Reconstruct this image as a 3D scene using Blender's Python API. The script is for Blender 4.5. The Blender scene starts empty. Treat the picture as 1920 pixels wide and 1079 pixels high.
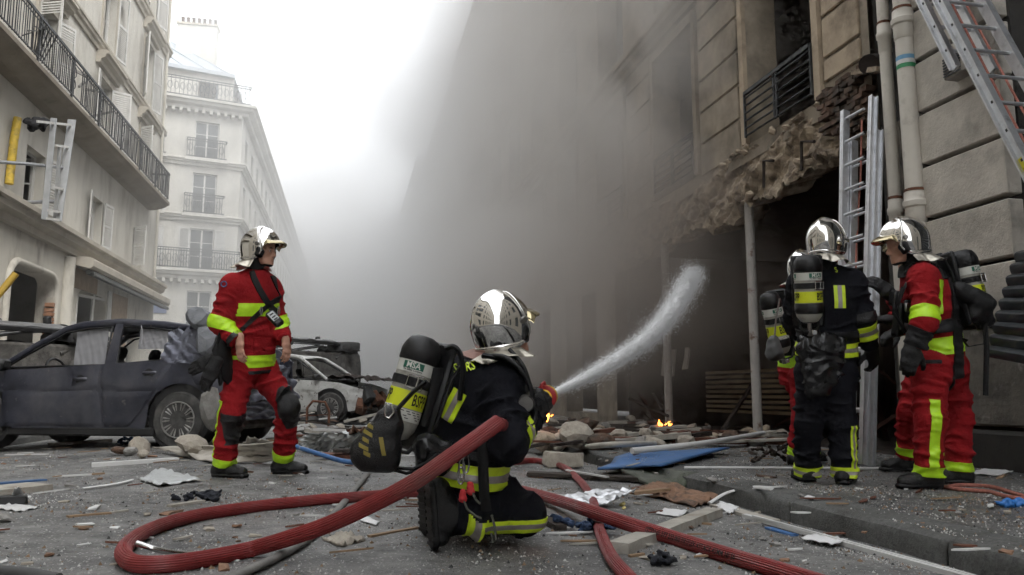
import bpy, bmesh, math, random
import numpy as np
from mathutils import Vector, Matrix

# ------------------------------------------------------------------ camera, sky, sun, exposure
scene = bpy.context.scene
F_PX, H_CAM = 1493.0, 0.63
PITCH, YAW = math.atan(198.5 / F_PX), math.radians(-11.6)
cam_data = bpy.data.cameras.new('camera')
cam_data.lens = F_PX / 1920.0 * 36.0
cam_data.sensor_width = 36.0
cam_data.clip_end = 2000.0
cam_data.clip_start = 0.05
cam = bpy.data.objects.new('camera', cam_data)
scene.collection.objects.link(cam)
cam.location = (0, 0, H_CAM)
cam.rotation_euler = (math.pi / 2 + PITCH, 0, YAW)
scene.camera = cam

SUN_EL, SUN_AZ = math.radians(48), math.radians(150)      # azimuth clockwise from +Y
world = bpy.data.worlds.new('World')
scene.world = world
world.use_nodes = True
wn, wl = world.node_tree.nodes, world.node_tree.links
wn.clear()
w_out = wn.new('ShaderNodeOutputWorld')
w_bg = wn.new('ShaderNodeBackground')
w_sky = wn.new('ShaderNodeTexSky')
w_sky.sky_type = 'NISHITA'
w_sky.sun_disc = False
w_sky.sun_elevation = SUN_EL
w_sky.sun_rotation = SUN_AZ
w_sky.dust_density = 3.0
w_hsv = wn.new('ShaderNodeHueSaturation')
w_hsv.inputs['Saturation'].default_value = 0.12
w_mix = wn.new('ShaderNodeMix')
w_mix.data_type = 'RGBA'
w_mix.inputs[0].default_value = 0.72
w_mix.inputs[7].default_value = (11.6, 11.9, 12.3, 1)      # even cloud cover
wl.new(w_sky.outputs[0], w_hsv.inputs['Color'])
wl.new(w_hsv.outputs[0], w_mix.inputs[6])
wl.new(w_mix.outputs[2], w_bg.inputs['Color'])
w_bg.inputs['Strength'].default_value = 0.12
wl.new(w_bg.outputs[0], w_out.inputs['Surface'])

sun_data = bpy.data.lights.new('sun', 'SUN')
sun_data.energy = 0.9
sun_data.angle = math.radians(18)
sun_data.color = (1.0, 0.96, 0.9)
sun = bpy.data.objects.new('sun', sun_data)
scene.collection.objects.link(sun)
sd = Vector((math.sin(SUN_AZ) * math.cos(SUN_EL), math.cos(SUN_AZ) * math.cos(SUN_EL), math.sin(SUN_EL)))
sun.rotation_euler = sd.to_track_quat('Z', 'Y').to_euler()
sun.location = sd * 60

scene.view_settings.view_transform = 'Standard'
scene.view_settings.look = 'None'
scene.view_settings.exposure = 1.05
scene.view_settings.gamma = 1.0
scene.view_settings.use_curve_mapping = False
scene.render.engine = 'CYCLES'
cy = scene.cycles
cy.use_denoising = True
cy.use_adaptive_sampling = True
cy.adaptive_threshold = 0.04
cy.adaptive_min_samples = 12
cy.max_bounces = 6
cy.diffuse_bounces = 2
cy.glossy_bounces = 2
cy.transmission_bounces = 4
cy.transparent_max_bounces = 8
cy.volume_bounces = 2
cy.volume_max_steps = 128
cy.volume_step_rate = 3.0
cy.sample_clamp_indirect = 4.0

# ------------------------------------------------------------------ pixel -> position helpers
c_fw = np.array([-math.cos(PITCH) * math.sin(YAW), math.cos(PITCH) * math.cos(YAW), math.sin(PITCH)])
c_rt = np.array([math.cos(YAW), math.sin(YAW), 0.0])
c_up = np.cross(c_rt, c_fw)
C0 = np.array([0, 0, H_CAM])
def ray(px, py): return c_fw + c_rt * (px - 960) / F_PX + c_up * (539.5 - py) / F_PX
def on_z(px, py, z=0.0): d = ray(px, py); return C0 + d * (z - H_CAM) / d[2]
def on_x(px, py, x): d = ray(px, py); return C0 + d * x / d[0]
def on_y(px, py, y): d = ray(px, py); return C0 + d * y / d[1]
def at(px, py, depth): return C0 + ray(px, py) * depth
def depth_of(p): return float((np.array(p) - C0) @ c_fw)

# ------------------------------------------------------------------ building blocks
RNG = random.Random(7)
coll = scene.collection
WORLD_ROOT = {}

def tag(o, label=None, cat=None, group=None, kind=None):
    if label: o['label'] = label
    if cat: o['category'] = cat
    if group: o['group'] = group
    if kind: o['kind'] = kind
    return o

def thing(name, label, cat, loc=(0, 0, 0), group=None, rot=None, local=False):
    """an Empty at the thing's base; parts are given in world space unless local=True"""
    o = bpy.data.objects.new(name, None)
    o.empty_display_size = 0.1
    coll.objects.link(o)
    o.location = [float(q) for q in loc]
    if rot is not None: o.rotation_euler = rot
    tag(o, label, cat, group)
    if not local: WORLD_ROOT[o.name] = np.array([float(q) for q in loc])
    return o

def norm(v):
    v = np.array(v, float); n = np.linalg.norm(v); return v / n if n > 1e-9 else v

def basis(d, upv=(0, 0, 1)):
    d = norm(d); u = np.cross(upv, d)
    if np.linalg.norm(u) < 1e-4: u = np.cross((1, 0, 0), d)
    u = norm(u); return u, np.cross(d, u), d

def rotm(rx=0, ry=0, rz=0):
    return np.array(Matrix.Rotation(rz, 3, 'Z') @ Matrix.Rotation(ry, 3, 'Y') @ Matrix.Rotation(rx, 3, 'X'))

class MB:
    def __init__(s): s.v = []; s.f = []; s.m = []
    def add(s, vs, fs, mi=0):
        b = len(s.v)
        s.v.extend([tuple(float(c) for c in p) for p in vs])
        for f in fs: s.f.append(tuple(b + i for i in f)); s.m.append(mi)
        return s
    def bx(s, x0, x1, y0, y1, z0, z1, mi=0, ch=0.0):
        return s.box(((x0 + x1) / 2, (y0 + y1) / 2, (z0 + z1) / 2), (x1 - x0, y1 - y0, z1 - z0), None, mi, ch)
    def box(s, c, size, R=None, mi=0, ch=0.0, jit=0.0, rng=None):
        hx, hy, hz = [q / 2 for q in size]
        if ch <= 0:
            vs = np.array([(a * hx, b * hy, d * hz) for d in (-1, 1) for b in (-1, 1) for a in (-1, 1)])
            fs = [(0, 2, 3, 1), (4, 5, 7, 6), (0, 1, 5, 4), (2, 6, 7, 3), (0, 4, 6, 2), (1, 3, 7, 5)]
        else:
            ch = min(ch, hx * .9, hy * .9, hz * .9)
            vs = []; idx = {}
            for d in (-1, 1):
                for b in (-1, 1):
                    for a in (-1, 1):
                        for ax in range(3):
                            p = [a * (hx - ch), b * (hy - ch), d * (hz - ch)]
                            p[ax] = (a * hx, b * hy, d * hz)[ax]
                            idx[(a, b, d, ax)] = len(vs); vs.append(p)
            vs = np.array(vs); fs = []
            g = lambda a, b, d, ax: idx[(a, b, d, ax)]
            for q in (-1, 1):
                fs.append([g(q, -1, -1, 0), g(q, 1, -1, 0), g(q, 1, 1, 0), g(q, -1, 1, 0)][::q])
                fs.append([g(-1, q, -1, 1), g(-1, q, 1, 1), g(1, q, 1, 1), g(1, q, -1, 1)][::q])
                fs.append([g(-1, -1, q, 2), g(1, -1, q, 2), g(1, 1, q, 2), g(-1, 1, q, 2)][::q])
            for p in (-1, 1):
                for q in (-1, 1):
                    e = p * q
                    fs.append([g(p, q, -1, 0), g(p, q, -1, 1), g(p, q, 1, 1), g(p, q, 1, 0)][::e])
                    fs.append([g(p, -1, q, 2), g(p, 1, q, 2), g(p, 1, q, 0), g(p, -1, q, 0)][::-e])
                    fs.append([g(-1, p, q, 1), g(1, p, q, 1), g(1, p, q, 2), g(-1, p, q, 2)][::-e])
            for a in (-1, 1):
                for b in (-1, 1):
                    for d in (-1, 1):
                        fs.append([g(a, b, d, 0), g(a, b, d, 1), g(a, b, d, 2)][::a * b * d])
        if jit:
            r = rng or RNG
            vs = vs + np.array([[r.uniform(-jit, jit) for _ in range(3)] for _ in range(len(vs))])
        if R is not None: vs = vs @ np.array(R).T
        return s.add(vs + np.array(c), fs, mi)
    def bar(s, p0, p1, w, h=None, mi=0, upv=(0, 0, 1), ch=0.0):
        p0 = np.array(p0, float); p1 = np.array(p1, float)
        u, v, d = basis(p1 - p0, upv)
        R = np.stack([u, v, d], 1)
        return s.box((p0 + p1) / 2, (w, h or w, np.linalg.norm(p1 - p0)), R, mi, ch)
    def tube(s, path, r, n=8, caps=True, closed=False, mi=0, ribs=0.0, flat=1.0):
        path = np.array(path, float); k = len(path)
        rr = np.full(k, r, float) if np.isscalar(r) else np.array(r, float)
        t = np.gradient(path, axis=0) if not closed else np.roll(path, -1, 0) - np.roll(path, 1, 0)
        t /= np.maximum(np.linalg.norm(t, axis=1)[:, None], 1e-9)
        u = np.cross(t[0], (0, 0, 1.0))
        if np.linalg.norm(u) < 1e-3: u = np.cross(t[0], (1.0, 0, 0))
        u = norm(u); vs = []
        for i in range(k):
            u = norm(u - t[i] * (u @ t[i])); w = np.cross(t[i], u)
            for j in range(n):
                a = 2 * math.pi * j / n
                q = rr[i] * (1 - (ribs if j % 2 else 0))
                vs.append(path[i] + (u * math.cos(a) + w * math.sin(a) * flat) * q)
        fs = []
        for i in range(k if closed else k - 1):
            for j in range(n):
                a, b = i * n + j, i * n + (j + 1) % n
                c, d = ((i + 1) % k) * n + (j + 1) % n, ((i + 1) % k) * n + j
                fs.append((a, b, c, d))
        if caps and not closed:
            fs.append(tuple(range(n))[::-1]); fs.append(tuple((k - 1) * n + j for j in range(n)))
        return s.add(vs, fs, mi)
    def lathe(s, prof, n=24, O=(0, 0, 0), R=None, mi=0, a0=0.0, a1=2 * math.pi):
        full = abs(a1 - a0 - 2 * math.pi) < 1e-6
        m = n if full else n + 1
        vs = []
        for (r, z) in prof:
            for j in range(m):
                a = a0 + (a1 - a0) * j / n
                vs.append((r * math.cos(a), r * math.sin(a), z))
        vs = np.array(vs)
        if R is not None: vs = vs @ np.array(R).T
        fs = []
        for i in range(len(prof) - 1):
            for j in range(n):
                j2 = (j + 1) % m
                fs.append((i * m + j, i * m + j2, (i + 1) * m + j2, (i + 1) * m + j))
        if full:
            if prof[0][0] > 1e-6: fs.append(tuple(range(n))[::-1])
            if prof[-1][0] > 1e-6: fs.append(tuple((len(prof) - 1) * m + j for j in range(n)))
        return s.add(vs + np.array(O), fs, mi)
    def prism(s, poly, O, U, V, th, mi=0):
        """poly in (u, v), extruded by th along U x V"""
        O, U, V = np.array(O, float), np.array(U, float), np.array(V, float)
        N = norm(np.cross(U, V)); n = len(poly)
        a = [O + U * p[0] + V * p[1] for p in poly]
        vs = a + [q + N * th for q in a]
        fs = [tuple(range(n))[::-1], tuple(range(n, 2 * n))]
        for i in range(n): fs.append((i, (i + 1) % n, n + (i + 1) % n, n + i))
        return s.add(vs, fs, mi)
    def grid(s, P, mi=0, flip=False):
        P = np.array(P, float); a, b = P.shape[:2]
        fs = []
        for i in range(a - 1):
            for j in range(b - 1):
                f = (i * b + j, i * b + j + 1, (i + 1) * b + j + 1, (i + 1) * b + j)
                fs.append(f[::-1] if flip else f)
        return s.add(P.reshape(-1, 3), fs, mi)
    def build(s, name, mats, parent=None, smooth=None, sub=0):
        v = np.array(s.v, float).reshape(-1, 3)
        if parent is not None:
            root = parent if parent.parent is None else parent.parent
            if root.parent is not None: root = root.parent
            if root.name in WORLD_ROOT: v = v - WORLD_ROOT[root.name]
        me = bpy.data.meshes.new(name)
        me.from_pydata(v.tolist(), [], s.f)
        if not isinstance(mats, (list, tuple)): mats = [mats]
        for m in mats: me.materials.append(m)
        if len(mats) > 1: me.polygons.foreach_set('material_index', s.m)
        if smooth is not None:
            me.polygons.foreach_set('use_smooth', [True] * len(me.polygons))
            if smooth < 180: me.set_sharp_from_angle(angle=math.radians(smooth))
        me.update()
        o = bpy.data.objects.new(name, me)
        coll.objects.link(o)
        if parent is not None: o.parent = parent
        if sub:
            md = o.modifiers.new('sub', 'SUBSURF'); md.levels = md.render_levels = sub
        return o

def copy_part(o, parent, name=None):
    c = o.copy(); coll.objects.link(c); c.parent = parent
    return c

def copy_tree(o, loc=None, rot=None, label=None, parent=None):
    c = o.copy(); coll.objects.link(c); c.parent = parent
    if loc is not None: c.location = loc
    if rot is not None: c.rotation_euler = rot
    if label: c['label'] = label
    for ch in list(o.children): copy_tree(ch, parent=c)
    return c

# ------------------------------------------------------------------ procedural materials
def M(name, col, rough=0.7, metal=0.0, var=0.2, scale=6.0, bump=0.0, bscale=60.0, dirt=None, dscale=3.0, dlim=(0.5, 0.7),
      dirt2=None, d2scale=30.0, d2lim=(0.6, 0.66), coat=0.0, spec=0.5, rvar=0.0, stretch=None, alpha=None, trans=0.0, emit=None, sheen=0.0):
    m = bpy.data.materials.new(name)
    m.use_nodes = True
    nt = m.node_tree; N, L = nt.nodes, nt.links
    p = N['Principled BSDF']
    p.inputs['Roughness'].default_value = rough
    p.inputs['Metallic'].default_value = metal
    p.inputs['Specular IOR Level'].default_value = spec
    if coat: p.inputs['Coat Weight'].default_value = coat; p.inputs['Coat Roughness'].default_value = 0.15
    if sheen: p.inputs['Sheen Weight'].default_value = sheen
    if trans: p.inputs['Transmission Weight'].default_value = trans
    if alpha is not None: p.inputs['Alpha'].default_value = alpha
    if emit: p.inputs['Emission Color'].default_value = (*emit[0], 1); p.inputs['Emission Strength'].default_value = emit[1]
    tc = N.new('ShaderNodeTexCoord')
    src = tc.outputs['Object']
    if stretch:
        mp = N.new('ShaderNodeMapping'); mp.inputs['Scale'].default_value = stretch
        L.new(src, mp.inputs['Vector']); src = mp.outputs['Vector']
    def noise(sc, det=5.0, ro=0.6):
        n = N.new('ShaderNodeTexNoise'); n.inputs['Scale'].default_value = sc
        n.inputs['Detail'].default_value = det; n.inputs['Roughness'].default_value = ro
        L.new(src, n.inputs['Vector']); return n.outputs['Fac']
    def ramp(f, a, b):
        r = N.new('ShaderNodeMapRange'); r.inputs['From Min'].default_value = a; r.inputs['From Max'].default_value = b
        L.new(f, r.inputs['Value']); return r.outputs['Result']
    def mix(f, a, b):
        x = N.new('ShaderNodeMix'); x.data_type = 'RGBA'
        if isinstance(f, float): x.inputs[0].default_value = f
        else: L.new(f, x.inputs[0])
        for i, c in ((6, a), (7, b)):
            if isinstance(c, tuple): x.inputs[i].default_value = (*c[:3], 1)
            else: L.new(c, x.inputs[i])
        return x.outputs[2]
    lo = tuple(c * (1 - var) for c in col); hi = tuple(min(1, c * (1 + var)) for c in col)
    n1 = noise(scale)
    c = mix(ramp(n1, 0.3, 0.7), lo, hi)
    if dirt: c = mix(ramp(noise(dscale, 8.0, 0.65), *dlim), c, dirt)
    if dirt2: c = mix(ramp(noise(d2scale, 4.0, 0.6), *d2lim), c, dirt2)
    L.new(c, p.inputs['Base Color'])
    if rvar:
        rr = N.new('ShaderNodeMapRange'); rr.inputs['From Min'].default_value = .3; rr.inputs['From Max'].default_value = .7
        rr.inputs['To Min'].default_value = max(0.02, rough - rvar); rr.inputs['To Max'].default_value = min(1, rough + rvar)
        L.new(noise(scale * 1.7), rr.inputs['Value']); L.new(rr.outputs['Result'], p.inputs['Roughness'])
    if bump:
        b = N.new('ShaderNodeBump'); b.inputs['Strength'].default_value = min(1.0, bump); b.inputs['Distance'].default_value = 0.02
        L.new(noise(bscale, 6.0, 0.65), b.inputs['Height']); L.new(b.outputs['Normal'], p.inputs['Normal'])
    return m
HAZE_D, PLUME_D, STREET_D, WISP_D = .0004, .62, .03, .12
# ------------------------------------------------------------------ shared materials
def road_material(name, base, dust, wet=True):
    m = bpy.data.materials.new(name); m.use_nodes = True
    nt = m.node_tree; N, L = nt.nodes, nt.links
    p = N['Principled BSDF']
    tc = N.new('ShaderNodeTexCoord'); src = tc.outputs['Object']
    def noise(sc, det=6.0, ro=0.65):
        n = N.new('ShaderNodeTexNoise'); n.inputs['Scale'].default_value = sc; n.inputs['Detail'].default_value = det
        n.inputs['Roughness'].default_value = ro; L.new(src, n.inputs['Vector']); return n.outputs['Fac']
    def voro(sc):
        n = N.new('ShaderNodeTexVoronoi'); n.inputs['Scale'].default_value = sc; L.new(src, n.inputs['Vector']); return n
    def ramp(f, a, b, c=0.0, d=1.0):
        r = N.new('ShaderNodeMapRange'); r.inputs['From Min'].default_value = a; r.inputs['From Max'].default_value = b
        r.inputs['To Min'].default_value = c; r.inputs['To Max'].default_value = d
        L.new(f, r.inputs['Value']); return r.outputs['Result']
    def mix(f, a, b):
        x = N.new('ShaderNodeMix'); x.data_type = 'RGBA'; L.new(f, x.inputs[0])
        for i, c in ((6, a), (7, b)):
            if isinstance(c, tuple): x.inputs[i].default_value = (*c, 1)
            else: L.new(c, x.inputs[i])
        return x.outputs[2]
    def mul(a, b):
        x = N.new('ShaderNodeMath'); x.operation = 'MULTIPLY'; L.new(a, x.inputs[0]); L.new(b, x.inputs[1]); return x.outputs[0]
    va = voro(150.0)
    sep = N.new('ShaderNodeSeparateColor'); L.new(va.outputs['Color'], sep.inputs[0])
    c = mix(ramp(sep.outputs[0], 0, 1), tuple(q * .45 for q in base), tuple(q * 1.7 for q in base))
    big = noise(0.9, 8.0, 0.7); mid = noise(5.0, 8.0, 0.7)
    c = mix(mul(ramp(big, .32, .58), ramp(mid, .30, .60, 0.05, .9)), c, dust)
    vb = voro(60.0)
    sp2 = N.new('ShaderNodeSeparateColor'); L.new(vb.outputs['Color'], sp2.inputs[0])
    grit = mul(ramp(sp2.outputs[1], .70, .74), ramp(vb.outputs['Distance'], .34, .26))
    c = mix(grit, c, (.50, .49, .47))
    vc = voro(26.0)
    sp3 = N.new('ShaderNodeSeparateColor'); L.new(vc.outputs['Color'], sp3.inputs[0])
    c = mix(mul(ramp(sp3.outputs[2], .88, .9), ramp(vc.outputs['Distance'], .22, .17)), c, (.3, .27, .23))
    L.new(c, p.inputs['Base Color'])
    L.new(ramp(noise(0.7, 3.0), .42, .58, .36 if wet else .6, .88), p.inputs['Roughness'])
    b = N.new('ShaderNodeBump'); b.inputs['Strength'].default_value = 0.9; b.inputs['Distance'].default_value = 0.012
    ad = N.new('ShaderNodeMath'); ad.operation = 'ADD'
    L.new(mul(ramp(va.outputs['Distance'], 0.0, .6, 1.0, 0.0), ramp(mid, .2, .8)), ad.inputs[0]); L.new(ramp(noise(30.0), .3, .7, 0, .7), ad.inputs[1])
    L.new(ad.outputs[0], b.inputs['Height']); L.new(b.outputs['Normal'], p.inputs['Normal'])
    return m

m_road = road_material('asphalt', (.068, .068, .069), (.33, .325, .31))
m_pave = road_material('pavement_asphalt', (.055, .056, .056), (.21, .205, .195))
m_earth = M('earth', (.10, .10, .10), .95)
m_granite = M('granite', (.10, .10, .095), .75, var=.35, scale=40, bump=.5, bscale=90, dirt=(.05, .05, .045), dscale=2.5, rvar=.2)
m_stucco = M('cream_render', (.62, .595, .535), .9, var=.07, scale=2.0, bump=.12, bscale=40, dirt=(.38, .35, .30), dscale=1.3, dlim=(.48, .75), stretch=(1, 1, .3))
m_stucco_low = M('cream_shop_render', (.63, .60, .53), .88, var=.08, scale=2.5, bump=.15, bscale=30, dirt=(.30, .27, .23), dscale=1.8, dlim=(.52, .74), stretch=(1, 1, .4))
m_cornice = M('stone_cornice', (.50, .46, .39), .9, var=.12, scale=3, bump=.2, bscale=30, dirt=(.30, .27, .22), dscale=1.5, dlim=(.5, .75))
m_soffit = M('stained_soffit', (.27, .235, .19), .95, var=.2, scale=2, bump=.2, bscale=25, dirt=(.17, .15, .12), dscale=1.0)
m_iron = M('wrought_iron', (.045, .047, .05), .5, .3, var=.3, scale=20)
m_white_wood = M('white_painted_wood', (.66, .65, .62), .6, var=.08, scale=5, dirt=(.42, .40, .37), dscale=4, dlim=(.55, .75))
m_dark_glass = M('dark_window_glass', (.025, .028, .03), .06, var=.2, spec=.6)
m_pale_glass = M('grey_window_glass', (.10, .11, .115), .1, var=.25, scale=1.5, spec=.6)
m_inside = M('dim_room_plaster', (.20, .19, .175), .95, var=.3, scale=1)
m_zinc = M('zinc_roof', (.42, .45, .48), .5, .2, var=.15, scale=2)
m_limestone = M('limestone', (.62, .60, .55), .9, var=.08, scale=1.5, bump=.1, bscale=20, dirt=(.44, .42, .37), dscale=1.0, dlim=(.48, .75), stretch=(1, 1, .35))
m_sooty_stone = M('sooty_stone', (.31, .26, .20), .92, var=.25, scale=3, bump=.35, bscale=35, dirt=(.085, .075, .062), dscale=1.3, dlim=(.45, .75))
m_block = M('grey_stone_block', (.54, .50, .44), .9, var=.16, scale=5, bump=.55, bscale=30, dirt=(.27, .245, .21), dscale=2.2, dlim=(.52, .75))
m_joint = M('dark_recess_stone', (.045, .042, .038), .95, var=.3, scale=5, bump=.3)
m_rubble = M('broken_plaster', (.42, .34, .25), .95, var=.3, scale=9, bump=.8, bscale=25, dirt=(.15, .115, .085), dscale=4, dlim=(.45, .62))
m_brick = M('old_brick', (.14, .082, .055), .95, var=.4, scale=12, bump=.6, bscale=40, dirt=(.06, .048, .038), dscale=6, dlim=(.42, .6))
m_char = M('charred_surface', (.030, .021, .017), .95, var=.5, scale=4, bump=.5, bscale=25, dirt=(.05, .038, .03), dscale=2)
m_pipe = M('cream_downpipe', (.66, .62, .55), .55, var=.08, scale=3, dirt=(.33, .29, .24), dscale=2.5, dlim=(.55, .75), rvar=.1)
m_rust = M('rusty_iron', (.13, .055, .03), .9, var=.4, scale=15, bump=.4)
m_shutter_dark = M('dark_metal_shutter', (.055, .06, .066), .38, .45, var=.25, scale=6, dirt=(.12, .12, .115), dscale=5, dlim=(.58, .72), rvar=.12)

# ------------------------------------------------------------------ ground, road, pavements
KX = 2.53                                                   # street face of the right kerb
def wob(x, y): return .004 * math.sin(x * 2.1 + y * 1.3) + .003 * math.sin(x * 5.3 - y * 3.7 + 1) + .0016 * math.sin(x * 13 + y * 11)
def road_z(x, y=0.0): return -.1 * min(1.3, ((x + 1.0) / 3.5) ** 2) + wob(x, y)
g = MB(); g.grid([[(x, y, -.30) for x in (-400, 0, 400)] for y in (-400, 0, 400)], flip=True)
tag(g.build('ground', m_earth), kind='structure')
ys = list(np.arange(-4, 2, .5)) + list(np.arange(2, 12, .07)) + list(np.arange(12, 40, 1.0)) + list(np.arange(40, 200, 10.0))
xs = list(np.arange(-4.7, KX + .03, .08)) + [KX + .03]
g = MB(); g.grid([[(x, y, road_z(x, y)) for x in xs] for y in ys], flip=True)
tag(g.build('road', m_road, smooth=180), kind='structure')
PZ = .02                                                    # pavement level
ys2 = list(np.arange(-4, 2, .5)) + list(np.arange(2, 9, .1)) + list(np.arange(9, 200, 6.0))
g = MB(); g.grid([[(x, y, PZ + (wob(x, y) if KX + .3 < x < 5.2 else 0)) for x in list(np.arange(KX + .24, 5.3, .1)) + [5.35]] for y in ys2], flip=True)
pave_r = tag(g.build('pavement', m_pave, smooth=180), kind='structure')
g = MB(); g.grid([[(x, y, PZ) for x in (-7.4, -4.9)] for y in (-4, 20, 60, 200)], flip=True)
tag(g.build('pavement', m_pave), kind='structure')

# kerb stones: each one a stone of its own under its kerb
def kerb(name, xa, xb, y0, y1, step, face):
    k = MB(); k.bx(xa + .02, xb - .02, y0, y1, -.28, -.14)
    root = tag(k.build(name, m_granite), kind='structure')
    y = y0; proto = {}
    r = random.Random(3)
    while y < y1:
        ln = step
        prof = [(0, -.26), (0, PZ - .05), (.012, PZ - .018), (.04, PZ - .002), (.26, PZ + .004), (.26, -.26)]
        b = MB()
        pts = [(xa + q[0] if face < 0 else xb - q[0], q[1]) for q in prof]
        rows = []
        for yy in (y + .006, y + .02, y + ln * .3, y + ln * .6, y + ln - .02, y + ln - .006):
            e = .008 if yy in (y + .006, y + ln - .006) else 0
            rows.append([(p[0] + (e if face < 0 else -e) + r.uniform(-.005, .005), yy, p[1] - e + r.uniform(-.004, .004)) for p in pts])
        b.grid(rows, flip=face > 0)
        n = len(pts); tot = len(b.v)
        b.f.append(tuple(range(n))); b.m.append(0); b.f.append(tuple(range(tot - n, tot))[::-1]); b.m.append(0)
        b.build('kerb_stone', m_granite, root, smooth=35)
        y += ln
    return root
kerb('kerb', KX, KX + .27, 1.85, 26, 1.24, -1)
kerb('kerb', -4.95, -4.68, 8, 36, 2.0, 1)

# ------------------------------------------------------------------ facade tools
def facade(mb, O, U, N, u0, u1, v0, v1, holes, depth, mi=0, mr=None):
    """wall face with real openings and their reveals; holes = (ua, ub, va, vb)"""
    O, U, N = np.array(O, float), norm(U), norm(N); V = np.array((0, 0, 1.0))
    mr = mi if mr is None else mr
    us = sorted({u0, u1, *[h[0] for h in holes], *[h[1] for h in holes]}); us = [u for u in us if u0 - 1e-6 <= u <= u1 + 1e-6]
    vs = sorted({v0, v1, *[h[2] for h in holes], *[h[3] for h in holes]}); vs = [v for v in vs if v0 - 1e-6 <= v <= v1 + 1e-6]
    P = lambda u, v, d=0.0: O + U * u + V * v - N * d
    flip = np.cross(U, V) @ N < 0
    def quad(a, b, c, d, m): mb.add([a, b, c, d], [(3, 2, 1, 0) if flip else (0, 1, 2, 3)], m)
    for i in range(len(us) - 1):
        for j in range(len(vs) - 1):
            uc, vc = (us[i] + us[i + 1]) / 2, (vs[j] + vs[j + 1]) / 2
            if any(h[0] < uc < h[1] and h[2] < vc < h[3] for h in holes): continue
            quad(P(us[i], vs[j]), P(us[i + 1], vs[j]), P(us[i + 1], vs[j + 1]), P(us[i], vs[j + 1]), mi)
    for (a, b, c, d) in holes:
        quad(P(a, c), P(a, c, depth), P(a, d, depth), P(a, d), mr) if False else None
        quad(P(a, c, depth), P(a, c), P(a, d), P(a, d, depth), mr)
        quad(P(b, c), P(b, c, depth), P(b, d, depth), P(b, d), mr)
        quad(P(a, d), P(b, d), P(b, d, depth), P(a, d, depth), mr)
        quad(P(a, c, depth), P(b, c, depth), P(b, c), P(a, c), mr)

def obox(mb, O, U, N, u0, u1, v0, v1, d0, d1, mi=0, ch=0.0):
    """box in facade space: u along, v up, d outwards"""
    O, U, N = np.array(O, float), norm(U), norm(N); V = np.array((0, 0, 1.0))
    c = O + U * (u0 + u1) / 2 + V * (v0 + v1) / 2 + N * (d0 + d1) / 2
    R = np.stack([U, N, V], 1)
    if np.linalg.det(R) < 0: R = np.stack([-U, N, V], 1)
    mb.box(c, (abs(u1 - u0), abs(d1 - d0), abs(v1 - v0)), R, mi, ch)

def window(parent, O, U, N, u0, u1, v0, v1, inset, glass, frame_mat, panes=True, leaf_open=0.0, rows=2):
    f = MB(); t = .055
    obox(f, O, U, N, u0, u0 + t, v0, v1, -inset - .05, -inset); obox(f, O, U, N, u1 - t, u1, v0, v1, -inset - .05, -inset)
    obox(f, O, U, N, u0 + t, u1 - t, v1 - t, v1, -inset - .05, -inset); obox(f, O, U, N, u0 + t, u1 - t, v0, v0 + t, -inset - .05, -inset)
    um = (u0 + u1) / 2
    if panes:
        obox(f, O, U, N, um - .045, um + .045, v0 + t, v1 - t, -inset - .047, -inset + .012)
        for k in range(1, rows):
            vk = v0 + (v1 - v0) * k / rows
            obox(f, O, U, N, u0 + t, um - .045, vk - .018, vk + .018, -inset - .04, -inset - .01); obox(f, O, U, N, um + .045, u1 - t, vk - .018, vk + .018, -inset - .04, -inset - .01)
    fr = f.build('window', frame_mat, parent)
    if panes:
        for (a, b) in ((u0 + t, um - .045), (um + .045, u1 - t)):
            p = MB(); obox(p, O, U, N, a, b, v0 + t, v1 - t, -inset - .03, -inset - .022); p.build('pane', glass, fr)
    return fr

def shutter(parent, hinge, direction, w, h, mat, tilt=0.0, missing=()):
    """louvred shutter leaf; hinge = bottom hinge point, direction = horizontal way it spreads"""
    hinge = np.array(hinge, float); D = norm(direction); V = np.array((0, 0, 1.0)); N = np.cross(D, V)
    if tilt:
        V2 = V * math.cos(tilt) + D * math.sin(tilt); D = D * math.cos(tilt) - V * math.sin(tilt); V = V2
    b = MB(); s = .05
    bar = lambda a, c, w_, h_: b.bar(a, c, w_, h_, upv=N)
    P = lambda u, v: hinge + D * u + V * v
    R = np.stack([D, N, V], 1)
    def rect(u0, u1, v0, v1, th): b.box(P((u0 + u1) / 2, (v0 + v1) / 2), (u1 - u0, th, v1 - v0), R)
    rect(0, s, 0, h, .04); rect(w - s, w, 0, h, .04)
    for v in (0, h * .5 - .03, h - .07): rect(s, w - s, v, v + .07, .036)
    k = 0; v = .09
    Rl = R @ np.array(Matrix.Rotation(math.radians(35), 3, 'X'))
    while v < h - .09:
        if not (h * .5 - .05 < v < h * .5 + .05) and not any(a < v / h < c for a, c in missing):
            b.box(P(w / 2, v), (w - 2 * s, .012, .062), Rl)
        v += .062; k += 1
    return b.build('shutter', mat, parent)

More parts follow.
